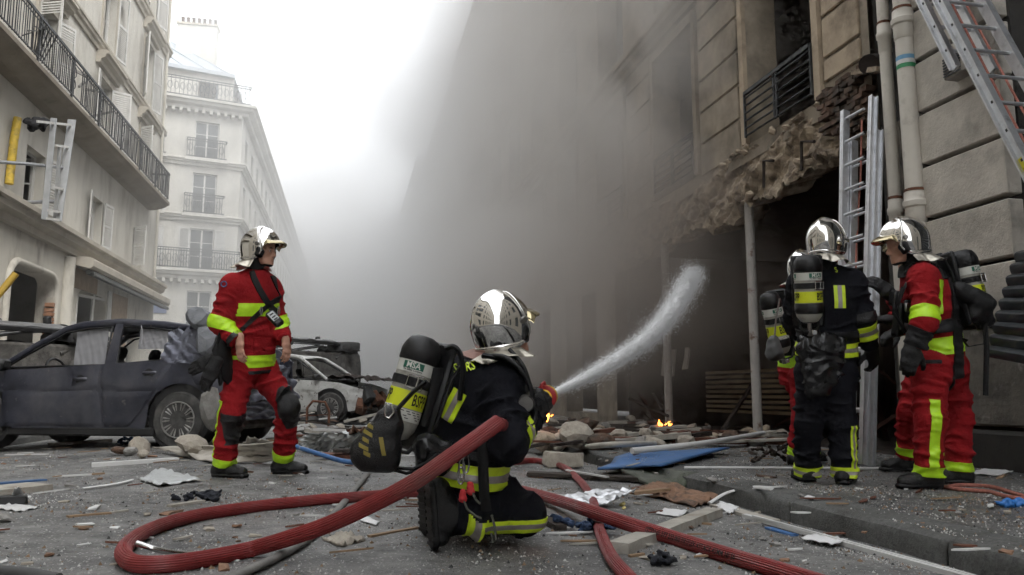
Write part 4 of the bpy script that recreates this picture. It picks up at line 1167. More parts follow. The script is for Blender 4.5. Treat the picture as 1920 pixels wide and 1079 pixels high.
def helmet(parent, c, R, flap=(.060, .058), sc=1.0):
    """chrome fire helmet; local x forward, y left, z up; c = centre of the head"""
    c = np.array(c, float)
    T = lambda P: (np.array(P, float) * sc) @ R.T + c
    NA_, NT = 72, 30
    def edge(th):
        d = abs(math.atan2(math.sin(th), math.cos(th)))
        pts = [(0, .058), (.9, .045), (1.15, .0), (1.35, -.075), (1.75, -.095), (2.3, -.085), (3.15, -.095)]
        for (a, za), (b, zb) in zip(pts, pts[1:]):
            if a <= d <= b: q = (d - a) / (b - a); q = q * q * (3 - 2 * q); return za + (zb - za) * q
        return -.09
    def surf(th, pol, add=0.0):
        rr = math.sin(pol) if pol < math.pi / 2 else 1 - .16 * ((pol - math.pi / 2) / .8) ** 1.6
        cz = math.cos(pol) if pol < math.pi / 2 else -(pol - math.pi / 2) * .95
        x = .152 * rr * math.cos(th); y = .120 * rr * math.sin(th); z = .150 * cz + .022
        if x < 0: x *= 1.02
        rd = 1.0
        ridge = .010 * math.exp(-(y / .022) ** 2) * max(0, min(1, (z - .03) / .06))
        back = .007 / (1 + math.exp((x - .050 + .30 * (z - .05)) / .004))
        f = 1 + (ridge + back + add) / .14
        return np.array((x * f - .012, y * f, (z - .022) * f + .022))
    rows = []
    for i in range(NT + 1):
        row = []
        for j in range(NA_):
            th = 2 * math.pi * j / NA_; ze = edge(th)
            lim = math.acos(max(-1, min(1, (ze - .022) / .150))) if ze > .022 else math.pi / 2 + (.022 - ze) / (.15 * .95)
            row.append(surf(th, max(.002, lim * i / NT)))
        row.append(row[0]); rows.append(row)
    P = np.array(rows); Pi = P[::-1] * np.array((.95, .95, .96))
    allr = np.concatenate([P, Pi[:14]], 0)
    b = MB(); b.grid(T(allr.reshape(-1, 3)).reshape(allr.shape))
    hel = b.build('helmet', m_chrome, parent, smooth=70)
    md = hel.modifiers.new('weld', 'WELD'); md.merge_threshold = .0004
    # raised bright rim round the rear dome: over the crown, down past the ears, round the nape
    path = []
    def cut(th_side, pol):
        best = None
        for t_ in np.linspace(0, math.pi, 120):
            q = surf(th_side * t_, pol, .003); e_ = abs(q[0] + .012 - (.050 - .30 * (q[2] - .05)))
            if best is None or e_ < best[0]: best = (e_, q, t_)
        return best
    arc = [cut(1, p_) for p_ in np.linspace(.30, 1.95, 26)]
    zl_ = arc[-1]
    nape = [surf(t_, math.pi / 2 + (.022 + .068) / (.15 * .95), .003) for t_ in np.linspace(zl_[2] + .25, math.pi, 14)]
    half = [q[1] for q in arc] + nape
    mir = [np.array((q[0], -q[1], q[2])) for q in half]
    pth = np.array(mir[::-1][1:] + half)
    for _ in range(6):
        pth = (np.roll(pth, 1, 0) + np.roll(pth, -1, 0) + 2 * pth) / 4
    b = MB(); b.tube(T(pth), .0085 * sc, 12, closed=True); b.build('rim', m_chrome, hel, smooth=180)
    # peak over the face
    rows = []
    for k, (out, dz) in enumerate(((-.004, .012), (.02, .006), (.045, -.006), (.058, -.016), (.056, -.022), (.03, -.010), (-.004, -.002))):
        row = []
        for th in np.linspace(-1.05, 1.05, 29):
            f_ = math.cos(th * 1.45) ** .8 if abs(th) < 1.05 else 0
            lim = math.acos((edge(th) + .012 - .022) / .15) if edge(th) + .012 > .022 else math.pi / 2
            q = surf(th, lim); n_ = norm((q[0] + .012, q[1], 0))
            row.append(q + n_ * out * (.35 + .65 * max(0, math.cos(th * 1.3))) + np.array((0, 0, dz)))
        rows.append(row)
    b = MB(); b.grid(T(np.array(rows).reshape(-1, 3)).reshape(len(rows), -1, 3)); b.build('peak', [m_gold], hel, smooth=50)
    # black side pads
    for s in (-1, 1):
        p = [pr((.030, s * .100, -.012), (.050, s * .094, -.026), .028, .022, k=.02), pr((.022, s * .102, -.05), (.040, s * .094, -.060), .024, .018, k=.02)]
        vs, fs = sdf_mesh(p, .006); mesh_part('side_pad', T(relax(vs, fs, 2)), fs, m_black, hel)
        b = MB(); b.lathe([(0, .012), (.012, .012), (.016, .006), (.016, 0)], 14, T((.02, s * .126, .03)), R @ rotm(-s * math.pi / 2)); b.build('pivot', m_dsteel, hel, smooth=40)
    if flap:
        rows = []
        for i in range(9):
            t = i / 8; row = []
            for th in np.linspace(1.5, 2 * math.pi - 1.5, 49):
                q = surf(th, math.pi / 2 + .11 / (.15 * .95)); n_ = norm((q[0] + .012, q[1], 0))
                wv = .013 * math.sin(th * 9 + .7) + .009 * math.sin(th * 17 + 2) + .006 * math.sin(th * 31)
                row.append(q * np.array((.96, .96, 1)) + n_ * (.005 + flap[0] * t ** 1.1 + wv * t) + np.array((0, 0, -flap[1] * t - .010 * t * math.sin(th * 7))))
            rows.append(row)
        b = MB(); b.grid(T(np.array(rows).reshape(-1, 3)).reshape(9, -1, 3)); fo = b.build('neck_flap', m_alu, hel, smooth=45)
        md = fo.modifiers.new('thick', 'SOLIDIFY'); md.thickness = .003
    return hel

def boot(parent, ankle, heel, toe, up, name='boot'):
    """boot around the ankle; heel and toe lie on the sole"""
    heel, toe, ankle = np.array(heel, float), np.array(toe, float), np.array(ankle, float)
    f = norm(toe - heel); up = np.array(up, float); up = norm(up - f * (up @ f)); L = np.linalg.norm(toe - heel); s = np.cross(up, f)
    p = [pr(heel + f * .045 + up * .05, ankle + up * .0, .052, .056, k=.03), pr(ankle, ankle + (ankle - (heel + f * .06)) * .0 + up * .06, .058, .062, k=.03),
         pr(heel + f * .05 + up * .045, heel + f * L * .62 + up * .05, .05, .046, k=.03), pr(heel + f * L * .55 + up * .045, toe - f * .055 + up * .04, .048, .042, k=.02, e=s, q=1.15)]
    sole = [pr(heel + f * .045 + up * .015, toe - f * .05 + up * .015, .052, .052, g=1, k=.01, e=up, q=.45)]
    vs, fs = sdf_mesh(p, .008, cuts={0: [(heel + up * .012, -up)]}, noise=.0012, nsc=60)
    bo = mesh_part(name, relax(vs, fs, 1), fs, m_leather, parent)
    vs, fs = sdf_mesh([{**q, 'g': 0} for q in sole], .008, cuts={0: [(heel, -up)]})
    mesh_part('sole', vs, fs, m_black, bo)
    for k in range(9):      # lugs of the tread
        c = heel + f * (.03 + (L - .06) * k / 8) + up * .004
        b = MB(); b.box(c, (.085, .014, .014), np.stack([s, f, up], 1)); b.build('lug', m_black, bo)
    return bo

def person(label, J, suit, lat, fwd, foot, faceR=None, hands=None, bands=None, group='firefighters at the scene', head=True, hem=.15, mats=None, wr=1.6, gk=.004, hsc=1.0, flap=(.060, .058)):
    """J: joints in world space; lat = direction of the right hand side, fwd = facing"""
    base = np.array(J['pelvis']); base = np.array((base[0], base[1], 0.0))
    root = thing('person', label, 'person', base, group)
    P = []
    ax = norm(np.array(J['chest']) - J['pelvis'])
    lat = norm(np.array(lat)); fwd = norm(fwd); latb = norm(lat - ax * (lat @ ax)); 
    pel, che, nk = [np.array(J[q], float) for q in ('pelvis', 'chest', 'neck')]
    P.append(pr(pel - ax * .16, pel + ax * .06, .165, .152, 1, 'torso', .03, latb, 1.18, wr=(.012 * wr, .11), seed=1.3))
    P.append(pr(pel + ax * .02, che, .145, .158, 1, 'torso', .05, latb, 1.3, wr=(.013 * wr, .13), seed=.4))
    P.append(pr(che - ax * .05, nk - ax * .06, .15, .10, 1, 'torso', .06, latb, 1.35))
    P.append(pr(nk - ax * .09, nk + norm(np.array(J['head']) - nk) * .015, .085, .078, 1, 'collar', .03, flat=True))
    for s in 'RL':
        sh, el, wr_ = [np.array(J[q + s], float) for q in ('sh', 'el', 'wr')]
        sg = 1 if s == 'R' else 5
        P.append(pr(che + ax * .06 + (sh - che) * .3, sh, .105, .09, 1, 'torso', .07))
        P.append(pr(sh, el, .092, .078, 1, 'uarm' + s, .045, wr=(.013 * wr, .085), seed=sg + .7))
        P.append(pr(el, wr_, .079, .062, 1, 'farm' + s, .035, flat=True, wr=(.011 * wr, .07), seed=sg + 2.1))
        hp, kn, an = [np.array(J[q + s], float) for q in ('hip', 'kn', 'an')]
        P.append(pr(pel - ax * .02, hp, .12, .12, 0, 'pelvis', .06))
        P.append(pr(hp, kn, .120, .094, 0, 'thigh' + s, .05, wr=(.013 * wr, .12), seed=sg + 3.3))
        P.append(pr(kn, an, .094, .086, 0, 'calf' + s, .03, flat=True, wr=(.012 * wr, .10), seed=sg + 4.9))
    vs, fs = sdf_mesh(P, .009, cuts={1: [(pel - ax * hem, -ax)]}, gk=gk, noise=.0013, nsc=30)
    vs = relax(vs, fs, 1, .18)
    B = Body(P, vs, fs)
    m_top, m_bot = suit
    mi = np.isin(B.tg[fs[:, 0]], ['pelvis', 'thighR', 'thighL', 'calfR', 'calfL']).astype(int)
    V, Fc, MI = [vs], [fs], [mi]; n = len(vs)
    hc = np.array(J['head'], float); HR = faceR
    if head:
        hv = HEAD_V * 1.0 @ HR.T + hc
        zl = HEAD_V[HEAD_F[:, 0]]
        V.append(hv); Fc.append(HEAD_F + n); n += len(hv)
        MI.append(np.where((zl[:, 2] < -.105) | (zl[:, 0] < -.0) & (zl[:, 2] < .02) | (zl[:, 0] < .02) & (zl[:, 2] < -.06), 3, 2))
    for (hw, hx, hz, curl, mirror, bare, hs) in (hands or []):
        if not bare: continue
        hv, hf = hand_geo(curl, .05)
        if mirror: hv = hv * np.array((1, -1, 1)); hf = hf[:, ::-1]
        hv = hv @ frame(hx, hz).T + np.array(hw)
        V.append(hv); Fc.append(hf + n); n += len(hv); MI.append(np.full(len(hf), 2))
    body = mesh_part('body', np.concatenate(V), np.concatenate(Fc), [m_top, m_bot, m_skin, m_hood], root, np.concatenate(MI))
    for (hw, hx, hz, curl, mirror, bare, hs) in (hands or []):
        if bare: continue
        hv, hf = hand_geo(curl, .08, hs, thick=1.32, h=.005)
        if mirror: hv = hv * np.array((1, -1, 1)); hf = hf[:, ::-1]
        FR = frame(hx, hz)
        gl = mesh_part('glove', hv @ FR.T + np.array(hw), hf, m_glove, root)
        cf = MB(); x = norm(hx); cf.tube([np.array(hw) - x * .10, np.array(hw) - x * .06, np.array(hw) - x * .005], [.056, .052, .040], 16); cf.build('cuff', m_glove, gl, smooth=50)
    helmet(root, hc + HR @ np.array((0, 0, .012)), HR, sc=hsc, flap=flap)
    for s in 'RL':
        an, hl, te, up = foot[s]
        boot(root, an, hl, te, up)
    return root, B
# ---------------------------------------------------------------- the firefighters
CF = norm((c_fw[0], c_fw[1], 0)); CR = c_rt
def cdir(r, d, u=0.0): return norm(CR * r + CF * d + np.array((0, 0, u)))
UPZ = np.array((0, 0, 1.0))
def JJ(**k): return {n: at(*v) for n, v in k.items()}
def bands_leg(B, root, J, s, mat, silver, t0=.80, t1=.96, tag_='calf'):
    r = B.ring('reflective_band', [tag_ + s], J['kn' + s], J['an' + s], t0, t1, mat, root, .004)
    if silver and r: B.ring('grey_stripe', [tag_ + s], J['kn' + s], J['an' + s], t0 + (t1 - t0) * .36, t0 + (t1 - t0) * .66, m_silver, r, .006)
    return r
def band(B, root, tags, a, b, t0, t1, mat, silver, extra=()):
    r = B.ring('reflective_band', tags, a, b, t0, t1, mat, root, .004, extra)
    if silver and r: B.ring('grey_stripe', tags, a, b, t0 + (t1 - t0) * .36, t0 + (t1 - t0) * .66, m_silver, r, .006, extra)
    return r
def stripe(B, root, tags, a, b, t0, t1, side, w, mat, silver, face):
    """lengthwise stripe on a limb: side = centre direction of the stripe, w = width"""
    a, b = np.array(a), np.array(b); d = norm(b - a); L = np.linalg.norm(b - a); n_ = norm(np.cross(d, face)); c = a + side * 0
    pl = [(a + d * t0 * L, d), (a + d * t1 * L, -d), (a, face)]
    r = B.patch('reflective_stripe', tags, pl + [(a + n_ * (side - w / 2), n_), (a + n_ * (side + w / 2), -n_)], mat, root, .0045)
    if silver and r: B.patch('grey_stripe', tags, pl + [(a + n_ * (side - w * .15), n_), (a + n_ * (side + w * .18), -n_)], m_silver, r, .0065)
    return r
def flat_foot(px, py, d, direction, z=0.0, L=.30):
    """heel/toe on the ground below an ankle seen at px, py"""
    a = at(px, py, d); f = norm((direction[0], direction[1], 0)); h = np.array((a[0], a[1], z)) - f * .085
    return (np.array((a[0], a[1], z + .11)), h, h + f * L, UPZ)

# --- walking firefighter in red, bare headed face under the helmet, bare hands
J1 = JJ(head=(491, 472, 6.2), neck=(480, 512, 6.2), chest=(472, 562, 6.2), pelvis=(470, 662, 6.2), shR=(437, 536, 6.06), elR=(411, 606, 5.98), wrR=(445, 640, 5.92),
        shL=(505, 541, 6.33), elL=(521, 606, 6.36), wrL=(534, 641, 6.22), hipR=(452, 692, 6.12), knR=(434, 778, 6.02), anR=(419, 872, 6.06),
        hipL=(490, 692, 6.28), knL=(540, 765, 6.2), anL=(531, 860, 6.34))
f1 = cdir(.80, -.60); l1 = cdir(-.60, -.80)
zr = lambda p: road_z(p[0], p[1])
def ground_foot(an, direction, lift=0.0, L=.31):
    f = norm((direction[0], direction[1], 0)); z = road_z(an[0], an[1]) + .002 + lift if an[0] < KX else PZ + .012 + lift
    h = np.array((an[0], an[1], z)) - f * .09
    return (np.array((an[0], an[1], z + .12)), h, h + f * L, UPZ)
P1, B1_ = person('firefighter in red suit walking past the dark wrecked car, gloves hanging from belt', J1, (m_red, m_red), l1, f1,
    {'R': ground_foot(J1['anR'], cdir(.95, -.3)), 'L': ground_foot(J1['anL'], cdir(.98, -.15))}, frame(cdir(.98, -.18, -.06), (0, 0, 1)),
    hands=[(at(450, 643, 5.90), cdir(.12, -.1, -1), cdir(-.5, -.85), .55, True, True, 1), (at(536, 644, 6.2), cdir(.15, -.15, -1), cdir(.75, -.5), .6, False, True, 1)])
ax1 = norm(J1['chest'] - J1['pelvis'])
band(B1_, P1, ['torso'], J1['pelvis'], J1['chest'], .70, .94, m_lime, False)
band(B1_, P1, ['torso'], J1['pelvis'], J1['chest'], -.24, -.02, m_lime, False)
band(B1_, P1, ['uarmR', 'farmR'], J1['shR'], J1['elR'], .86, 1.18, m_lime, False)
band(B1_, P1, ['uarmL', 'farmL'], J1['shL'], J1['elL'], .80, 1.12, m_lime, False)
for s in 'RL': bands_leg(B1_, P1, J1, s, m_lime, False, .84, 1.0)
B1_.ring('hem_cuff', ['farmR'], J1['elR'], J1['wrR'], .78, .98, m_black, P1, .004)
stripe(B1_, P1, ['calfR', 'thighR'], J1['knR'], J1['anR'], -.25, .86, .055, .045, m_lime, False, cdir(-.6, -.8))
for s, t0, t1 in (('R', -.06, .52), ('L', -.42, .34)):
    B1_.patch('knee_patch', ['calf' + s, 'thigh' + s], [(J1['kn' + s] + norm(J1['an' + s] - J1['kn' + s]) * t0 * .4, norm(J1['an' + s] - J1['kn' + s])), (J1['kn' + s] + norm(J1['an' + s] - J1['kn' + s]) * t1 * .4, -norm(J1['an' + s] - J1['kn' + s])), (J1['kn' + s] + cdir(.75, -.66) * .01, cdir(.75, -.66))], m_leather, P1, .0025)
# chest straps, collar seam, front flap, pockets
def slab(p, n_, w): n_ = norm(n_); return [(p - n_ * w / 2, n_), (p + n_ * w / 2, -n_)]
ce = J1['chest'] + f1 * .12
for (pa, pb, w) in (((468, 512), (510, 600), .035), ((523, 545), (448, 625), .03), ((500, 520), (526, 590), .03)):
    a, b = at(*pa, 6.02), at(*pb, 6.02); n_ = norm(np.cross(b - a, c_fw))
    B1_.patch('harness_strap', ['torso', 'collar', 'pelvis'], slab(a, n_, w) + [(a - norm(b - a) * .02, norm(b - a)), (b + norm(b - a) * .02, -norm(b - a)), (J1['chest'], cdir(.3, -.95))], m_strap, P1, .010)
a, b = at(527, 555, 6.05), at(533, 672, 6.05); n_ = norm(np.cross(b - a, c_fw))
B1_.patch('front_flap', ['torso'], slab(a, n_, .05) + [(a, norm(b - a)), (b, -norm(b - a)), (J1['chest'], cdir(.3, -.95))], m_red, P1, .009)
B1_.patch('jacket_pocket', ['torso'], slab(at(492, 650, 6.0), CR, .16) + [(at(492, 632, 6.0), -UPZ), (at(492, 662, 6.0), UPZ), (J1['chest'], cdir(.2, -.98))], m_red, P1, .008)
B1_.ring('hem_edge', ['torso'], J1['pelvis'], J1['chest'], -.36, -.30, m_hood, P1, .004)
ew = at(420, 533, 5.96)
bd = MB(); bd.tube([ew + np.array((.02 * math.cos(t), 0, .02 * math.sin(t))) @ np.eye(3) - c_fw * .004 for t in np.linspace(0, 2 * math.pi, 15)], .005, 6); bd.build('round_badge', M('badge_blue', (.06, .10, .22), .6), P1)
for (px, z_) in ((505, .03), ):
    pass
for s in (-1, 1):
    eR = frame(cdir(.98, -.18, -.06), (0, 0, 1)); e_ = MB()
    e_.lathe([(0, -.011), (.006, -.009), (.011, 0), (.006, .009), (0, .011)], 12, J1['head'] + eR @ np.array((.080, s * .031, .002))); eo = e_.build('eye', M('eye_white', (.55, .52, .5), .25) if s < 0 else bpy.data.materials['eye_white'], P1, smooth=180)
    e_ = MB(); e_.lathe([(0, .003), (.0055, .001), (.0055, 0)], 12, J1['head'] + eR @ np.array((.0895, s * .031, .002)), eR @ rotm(0, math.pi / 2)); e_.build('iris', m_ink, eo)
    bw = MB(); bw.tube([J1['head'] + eR @ np.array(q) for q in ((.094, s * .014, .022), (.091, s * .032, .027), (.079, s * .05, .021))], [.003, .004, .002], 6); bw.build('eyebrow', m_hood, P1)
# lamp on the chest
lp = at(515, 598, 5.93)
lamp = thing('gas_detector', 'black and silver handheld meter clipped to the chest of the walking firefighter', 'meter', lp)
LR = frame(cdir(.62, -.3, -.55), cdir(.3, -.95, .2))
b = MB(); b.box(lp, (.16, .07, .045), LR, 0, .014); b.build('casing', m_black, lamp, smooth=40)
b = MB(); b.box(lp + LR @ np.array((-.01, 0, .0245)), (.09, .048, .004), LR, 0, .001); b.build('screen', M('meter_screen', (.42, .45, .45), .3), lamp)
for q in (-.03, 0.0, .025):
    b = MB(); b.box(lp + LR @ np.array((q, 0, .0275)), (.012, .03, .002), LR); b.build('readout_line', m_ink, lamp)
for (px, py) in ((490, 583), (523, 583)):
    b = MB(); c_ = at(px, py, 5.95); b.tube([c_ + np.array((.008 * math.sin(t) * 1, 0, .03 * math.cos(t))) for t in np.linspace(0, 2 * math.pi, 11)], .004, 6); b.build('clip', m_steel, lamp)
# pair of gloves hanging from the belt
hg = thing('hanging_gloves', 'pair of black work gloves hanging at the hip of the red firefighter', 'gloves', at(395, 690, 5.95))
for (px, py, d, dr, cu) in ((398, 675, 5.95, cdir(-.85, -.2, -.45), .25), (400, 690, 5.9, cdir(-.35, -.2, -.9), .45)):
    hv, hf = hand_geo(cu, .15, 1.15, thick=1.35, h=.005); mesh_part('glove', hv @ frame(dr, c_fw * -1).T + at(px, py, d), hf, m_glove, hg)
b = MB(); b.tube([at(425, 585, 5.95), at(412, 630, 5.92), at(405, 668, 5.93)], [.012, .03, .03], 8, flat=.5); b.build('strap', m_strap, hg, smooth=60)
b = MB(); b.tube([at(420, 628, 5.95), at(415, 655, 5.95), at(424, 700, 5.98), at(432, 718, 6.0)], [.035, .075, .07, .03], 12, flat=.6); b.build('pouch', m_strap, hg, smooth=60)

# --- kneeling firefighter in black holding the nozzle
J2 = JJ(head=(947, 622, 3.5), neck=(925, 678, 3.48), chest=(893, 752, 3.46), pelvis=(878, 868, 3.46), shR=(940, 722, 3.34), elR=(955, 832, 3.19), wrR=(992, 778, 3.36),
        shL=(857, 700, 3.62), elL=(935, 775, 3.80), wrL=(970, 742, 3.48), hipR=(897, 908, 3.46), knR=(982, 964, 3.46), anR=(850, 966, 3.34),
        hipL=(862, 893, 3.58), knL=(935, 955, 3.80), anL=(830, 950, 3.66))
f2 = cdir(.70, .71); l2 = cdir(.71, -.70)
HR2 = frame(cdir(.78, .58, .18), (0, 0, 1))
def kneel_foot(an, calf, back):
    d = norm(np.array(an) - calf); zt = road_z(an[0], an[1])
    sole_n = -d                                   # sole faces backwards
    toe = np.array((an[0], an[1], 0)) + d * .095; toe[2] = zt + .004
    heel = toe + np.array((0, 0, .285)) + d * .02
    return (np.array(an) + d * .01, heel, toe, -d)
P2, B2_ = person('kneeling firefighter in black suit with yellow bands aiming the water jet', J2, (m_navy, m_navy), l2, f2,
    {'R': kneel_foot(J2['anR'], J2['knR'], 1), 'L': kneel_foot(J2['anL'], J2['knL'], 1)}, HR2,
    hands=[(at(985, 774, 3.34), cdir(.75, .3, .45), cdir(.3, -.9, -.1), 1.1, True, False, 1.2), (at(974, 737, 3.44), cdir(.92, .25, -.08), cdir(-.1, -.45, .9), .95, False, False, 1.2)], hem=.085, gk=.006, wr=2.0, hsc=.94, flap=(.085, .034))
ax2 = norm(J2['chest'] - J2['pelvis'])
for (pa, pb, w) in (((838, 768), (868, 730), .05), ((815, 805), (848, 762), .05)):
    pass
# slanted back stripe
for (pa, pb, w) in (((862, 735), (833, 790), .062),):
    a, b = at(*pa, 3.3), at(*pb, 3.3); d = norm(b - a); n_ = norm(np.cross(d, c_fw))
    pl = [(a, d), (b, -d), (J2['chest'], cdir(-.3, -.95))]
    o = B2_.patch('reflective_stripe', ['torso', 'uarmR'], slab(a, n_, w) + pl, m_yel, P2, .005); 
    if o: B2_.patch('grey_stripe', ['torso', 'uarmR'], slab(a, n_, w * .36) + pl, m_silver, o, .007)
band(B2_, P2, ['torso'], J2['pelvis'], J2['chest'], -.27, .10, m_yel, True)
band(B2_, P2, ['farmR'], J2['elR'], J2['wrR'], .22, .55, m_yel, True)
band(B2_, P2, ['calfR'], J2['knR'], J2['anR'], .62, .88, m_yel, True)
m_elbow = M('scuffed_patch', (.035, .035, .037), .6, var=.3, bump=.4, dirt=(.10, .10, .10), dscale=6, dlim=(.5, .8))
pk = [(at(985, 985, 3.4), UPZ * 0 + norm((0, 0, 1))), ]
zb = at(950, 992, 3.32)[2]
for (w, m_, of, nm) in ((.055, m_yel, .005, 'reflective_band'),):
    o = B2_.patch(nm, ['thighR', 'calfR'], slab(np.array((0, 0, zb)), (0, 0, 1), w) + [(at(912, 990, 3.4), CR)], m_, P2, of)
    if o: B2_.patch('grey_stripe', ['thighR', 'calfR'], slab(np.array((0, 0, zb)), (0, 0, 1), w * .36) + [(at(912, 990, 3.4), CR)], m_silver, o, .007)
B2_.ring('collar_band', ['collar', 'torso'], J2['neck'] - norm(J2['head'] - J2['neck']) * .08, J2['neck'] + norm(J2['head'] - J2['neck']) * .04, .45, .95, m_brown, P2, .006)
# belt with strap hanging down, carabiners, red cord
B2_.ring('belt', ['torso'], J2['pelvis'], J2['chest'], .20, .32, m_strap, P2, .010)
a, b = at(907, 845, 3.18), at(912, 975, 3.18); n_ = norm(np.cross(b - a, c_fw))
st = MB(); st.tube([at(905, 830, 3.22), at(906, 880, 3.22), at(908, 930, 3.22), at(912, 958, 3.24)], .022, 8, flat=.3); st.build('hanging_strap', m_strap, P2, smooth=60)
cb = thing('carabiner_bunch', 'steel carabiners on red and grey cord at the kneeling firefighter hip', 'carabiner', at(868, 900, 3.2))
for (px, py, s_) in ((866, 878, .05), (874, 868, .055), (864, 892, .045)):
    c_ = at(px, py, 3.2); b = MB(); b.tube([c_ + CR * .012 * math.cos(t) + np.array((0, 0, s_ * .75 * math.sin(t))) for t in np.linspace(0, 2 * math.pi, 15)], .0045, 6); b.build('carabiner', m_steel, cb, smooth=60)
for (px, py) in ((868, 930), (882, 915)):
    c_ = at(px, py, 3.18); vs, fs = sdf_mesh([pr(c_ - (0, 0, .012), c_ + (0, 0, .014), .017, .013)], .005, noise=.002, nsc=150); mesh_part('cord_knot', vs, fs, M('red_cord', (.5, .03, .035), .8) if 'red_cord' not in bpy.data.materials else bpy.data.materials['red_cord'], cb)
for pts in (((868, 935), (876, 955), (892, 968), (903, 972)), ((884, 920), (893, 938), (900, 945)), ((922, 966), (928, 990), (930, 1012), (925, 1018), (921, 1000))):
    b = MB(); b.tube([at(*q, 3.17) for q in pts], .005, 6); b.build('cord', M('grey_cord', (.12, .12, .10), .9) if 'grey_cord' not in bpy.data.materials else bpy.data.materials['grey_cord'], cb, smooth=60)
# yellow lettering across the shoulders
def back_text(parent, B, txt, pa, pb, size, depth, mat, sx=.8):
    vs, fs = text_geo(txt, size, sx)
    a, b = at(*pa, depth), at(*pb, depth); X = norm(b - a); Nn = norm(-c_fw - X * (-c_fw @ X)); Y = np.cross(Nn, X); c_ = (a + b) / 2
    W = c_ + np.outer(vs[:, 0], X) + np.outer(vs[:, 1], Y)
    out = []
    for w_ in W:            # lay each corner onto the jacket along the viewing line of the cloth
        r_ = w_ + c_fw * np.linspace(-.25, .25, 101)[:, None]
        d2 = ((B.vs[None, ::3] - r_[:, None]) ** 2).sum(-1).min(1)
        k = int(np.argmax(d2 < .012 ** 2)) if (d2 < .012 ** 2).any() else int(d2.argmin())
        out.append(r_[k] - c_fw * .010)
    return mesh_part('lettering', np.array(out), fs, mat, parent, smooth=False)
back_text(P2, B2_, 'S', (848, 693), (862, 690), .055, 3.4, m_yel)
back_text(P2, B2_, 'RS', (874, 687), (892, 682), .05, 3.4, m_yel)

# --- standing firefighter in black seen from behind
J3 = JJ(head=(1550, 462, 5.5), neck=(1550, 505, 5.46), chest=(1549, 565, 5.48), pelvis=(1549, 668, 5.5), shL=(1502, 532, 5.5), shR=(1597, 530, 5.44), elR=(1619, 600, 5.40), wrR=(1631, 652, 5.46),
        elL=(1488, 605, 5.68), wrL=(1512, 640, 5.9), hipL=(1525, 700, 5.5), knL=(1516, 795, 5.46), anL=(1512, 890, 5.52), hipR=(1572, 700, 5.46), knR=(1579, 795, 5.4), anR=(1583, 895, 5.36))
f3 = cdir(.28, .96); l3 = cdir(.96, -.28)
P3, B3_ = person('firefighter in black suit standing with his back turned, shiny bag slung low', J3, (m_navy, m_navy), l3, f3,
    {'L': ground_foot(J3['anL'], cdir(.0, 1)), 'R': ground_foot(J3['anR'], cdir(.55, .8))}, frame(cdir(.66, .72, -.05), (0, 0, 1)),
    hands=[(at(1634, 655, 5.46), cdir(.25, .15, -1), cdir(.4, -.9), .8, True, False, 1.15), (at(1515, 640, 5.92), cdir(.8, .5, -.3), cdir(-.3, -.6, .6), .8, False, False, 1.15)], hem=.26)
for s in 'RL': bands_leg(B3_, P3, J3, s, m_yel, True, .80, 1.0)
band(B3_, P3, ['farmR'], J3['elR'], J3['wrR'], .10, .62, m_yel, True)
band(B3_, P3, ['torso'], J3['pelvis'], J3['chest'], .02, .26, m_yel, True)
stripe(B3_, P3, ['calfR'], J3['knR'], J3['anR'], -.05, .82, -.035, .05, m_yel, True, cdir(.1, -1))
for (px, s_) in ((1493, 1), (1577, 1)):
    a = at(px, 540, 5.3); pl = [(at(px, 534, 5.3), -UPZ), (at(px, 578, 5.3), UPZ), (J3['chest'], -c_fw)]
    o = B3_.patch('reflective_stripe', ['torso'], slab(a, CR, .075) + pl, m_yel, P3, .005)
    if o: B3_.patch('grey_stripe', ['torso'], slab(a, CR, .028) + pl, m_silver, o, .007)
B3_.ring('belt', ['torso'], J3['pelvis'], J3['chest'], .36, .48, m_strap, P3, .010)
back_text(P3, B3_, 'S', (1557, 508), (1568, 506), .05, 5.4, m_yel)
B3_.ring('forearm_guard', ['farmR', 'uarmR'], J3['shR'], J3['elR'], .84, 1.1, m_leather, P3, .003)

# --- firefighter in red facing the ladder
J4 = JJ(head=(1694, 462, 5.3), neck=(1716, 502, 5.3), chest=(1738, 556, 5.32), pelvis=(1757, 660, 5.3), shL=(1732, 522, 5.12), elL=(1734, 602, 5.0), wrL=(1714, 650, 5.03),
        shR=(1742, 525, 5.5), elR=(1706, 590, 5.62), wrR=(1672, 556, 5.62), hipL=(1746, 690, 5.2), knL=(1744, 790, 5.1), anL=(1740, 892, 5.1), hipR=(1778, 690, 5.4), knR=(1796, 785, 5.40), anR=(1797, 884, 5.36))
f4 = cdir(-.97, .22); l4 = cdir(.22, .97)
P4, B4_ = person('firefighter in red suit with lime leg stripe facing the upright ladder', J4, (m_red, m_red), l4, f4,
    {'L': ground_foot(J4['anL'], cdir(-.97, -.1)), 'R': ground_foot(J4['anR'], cdir(-.9, .1))}, frame(cdir(-.95, .12, -.18), (0, 0, 1)),
    hands=[(at(1710, 656, 5.02), cdir(-.3, -.05, -1), cdir(-.35, -.9), .75, False, False, 1.2), (at(1668, 552, 5.62), cdir(-.7, .1, .7), cdir(.2, -.9, .2), .5, True, False, 1.2)], hem=.16)
for s in 'RL': bands_leg(B4_, P4, J4, s, m_lime, False, .82, .99)
band(B4_, P4, ['uarmL', 'farmL'], J4['shL'], J4['elL'], .72, 1.02, m_lime, False)
band(B4_, P4, ['torso'], J4['pelvis'], J4['chest'], -.02, .28, m_lime, False)
stripe(B4_, P4, ['calfL', 'thighL'], J4['knL'], J4['anL'], -.42, .84, .0, .062, m_lime, False, cdir(-.1, -1))
a, b = at(1768, 525, 5.05), at(1772, 588, 5.05)
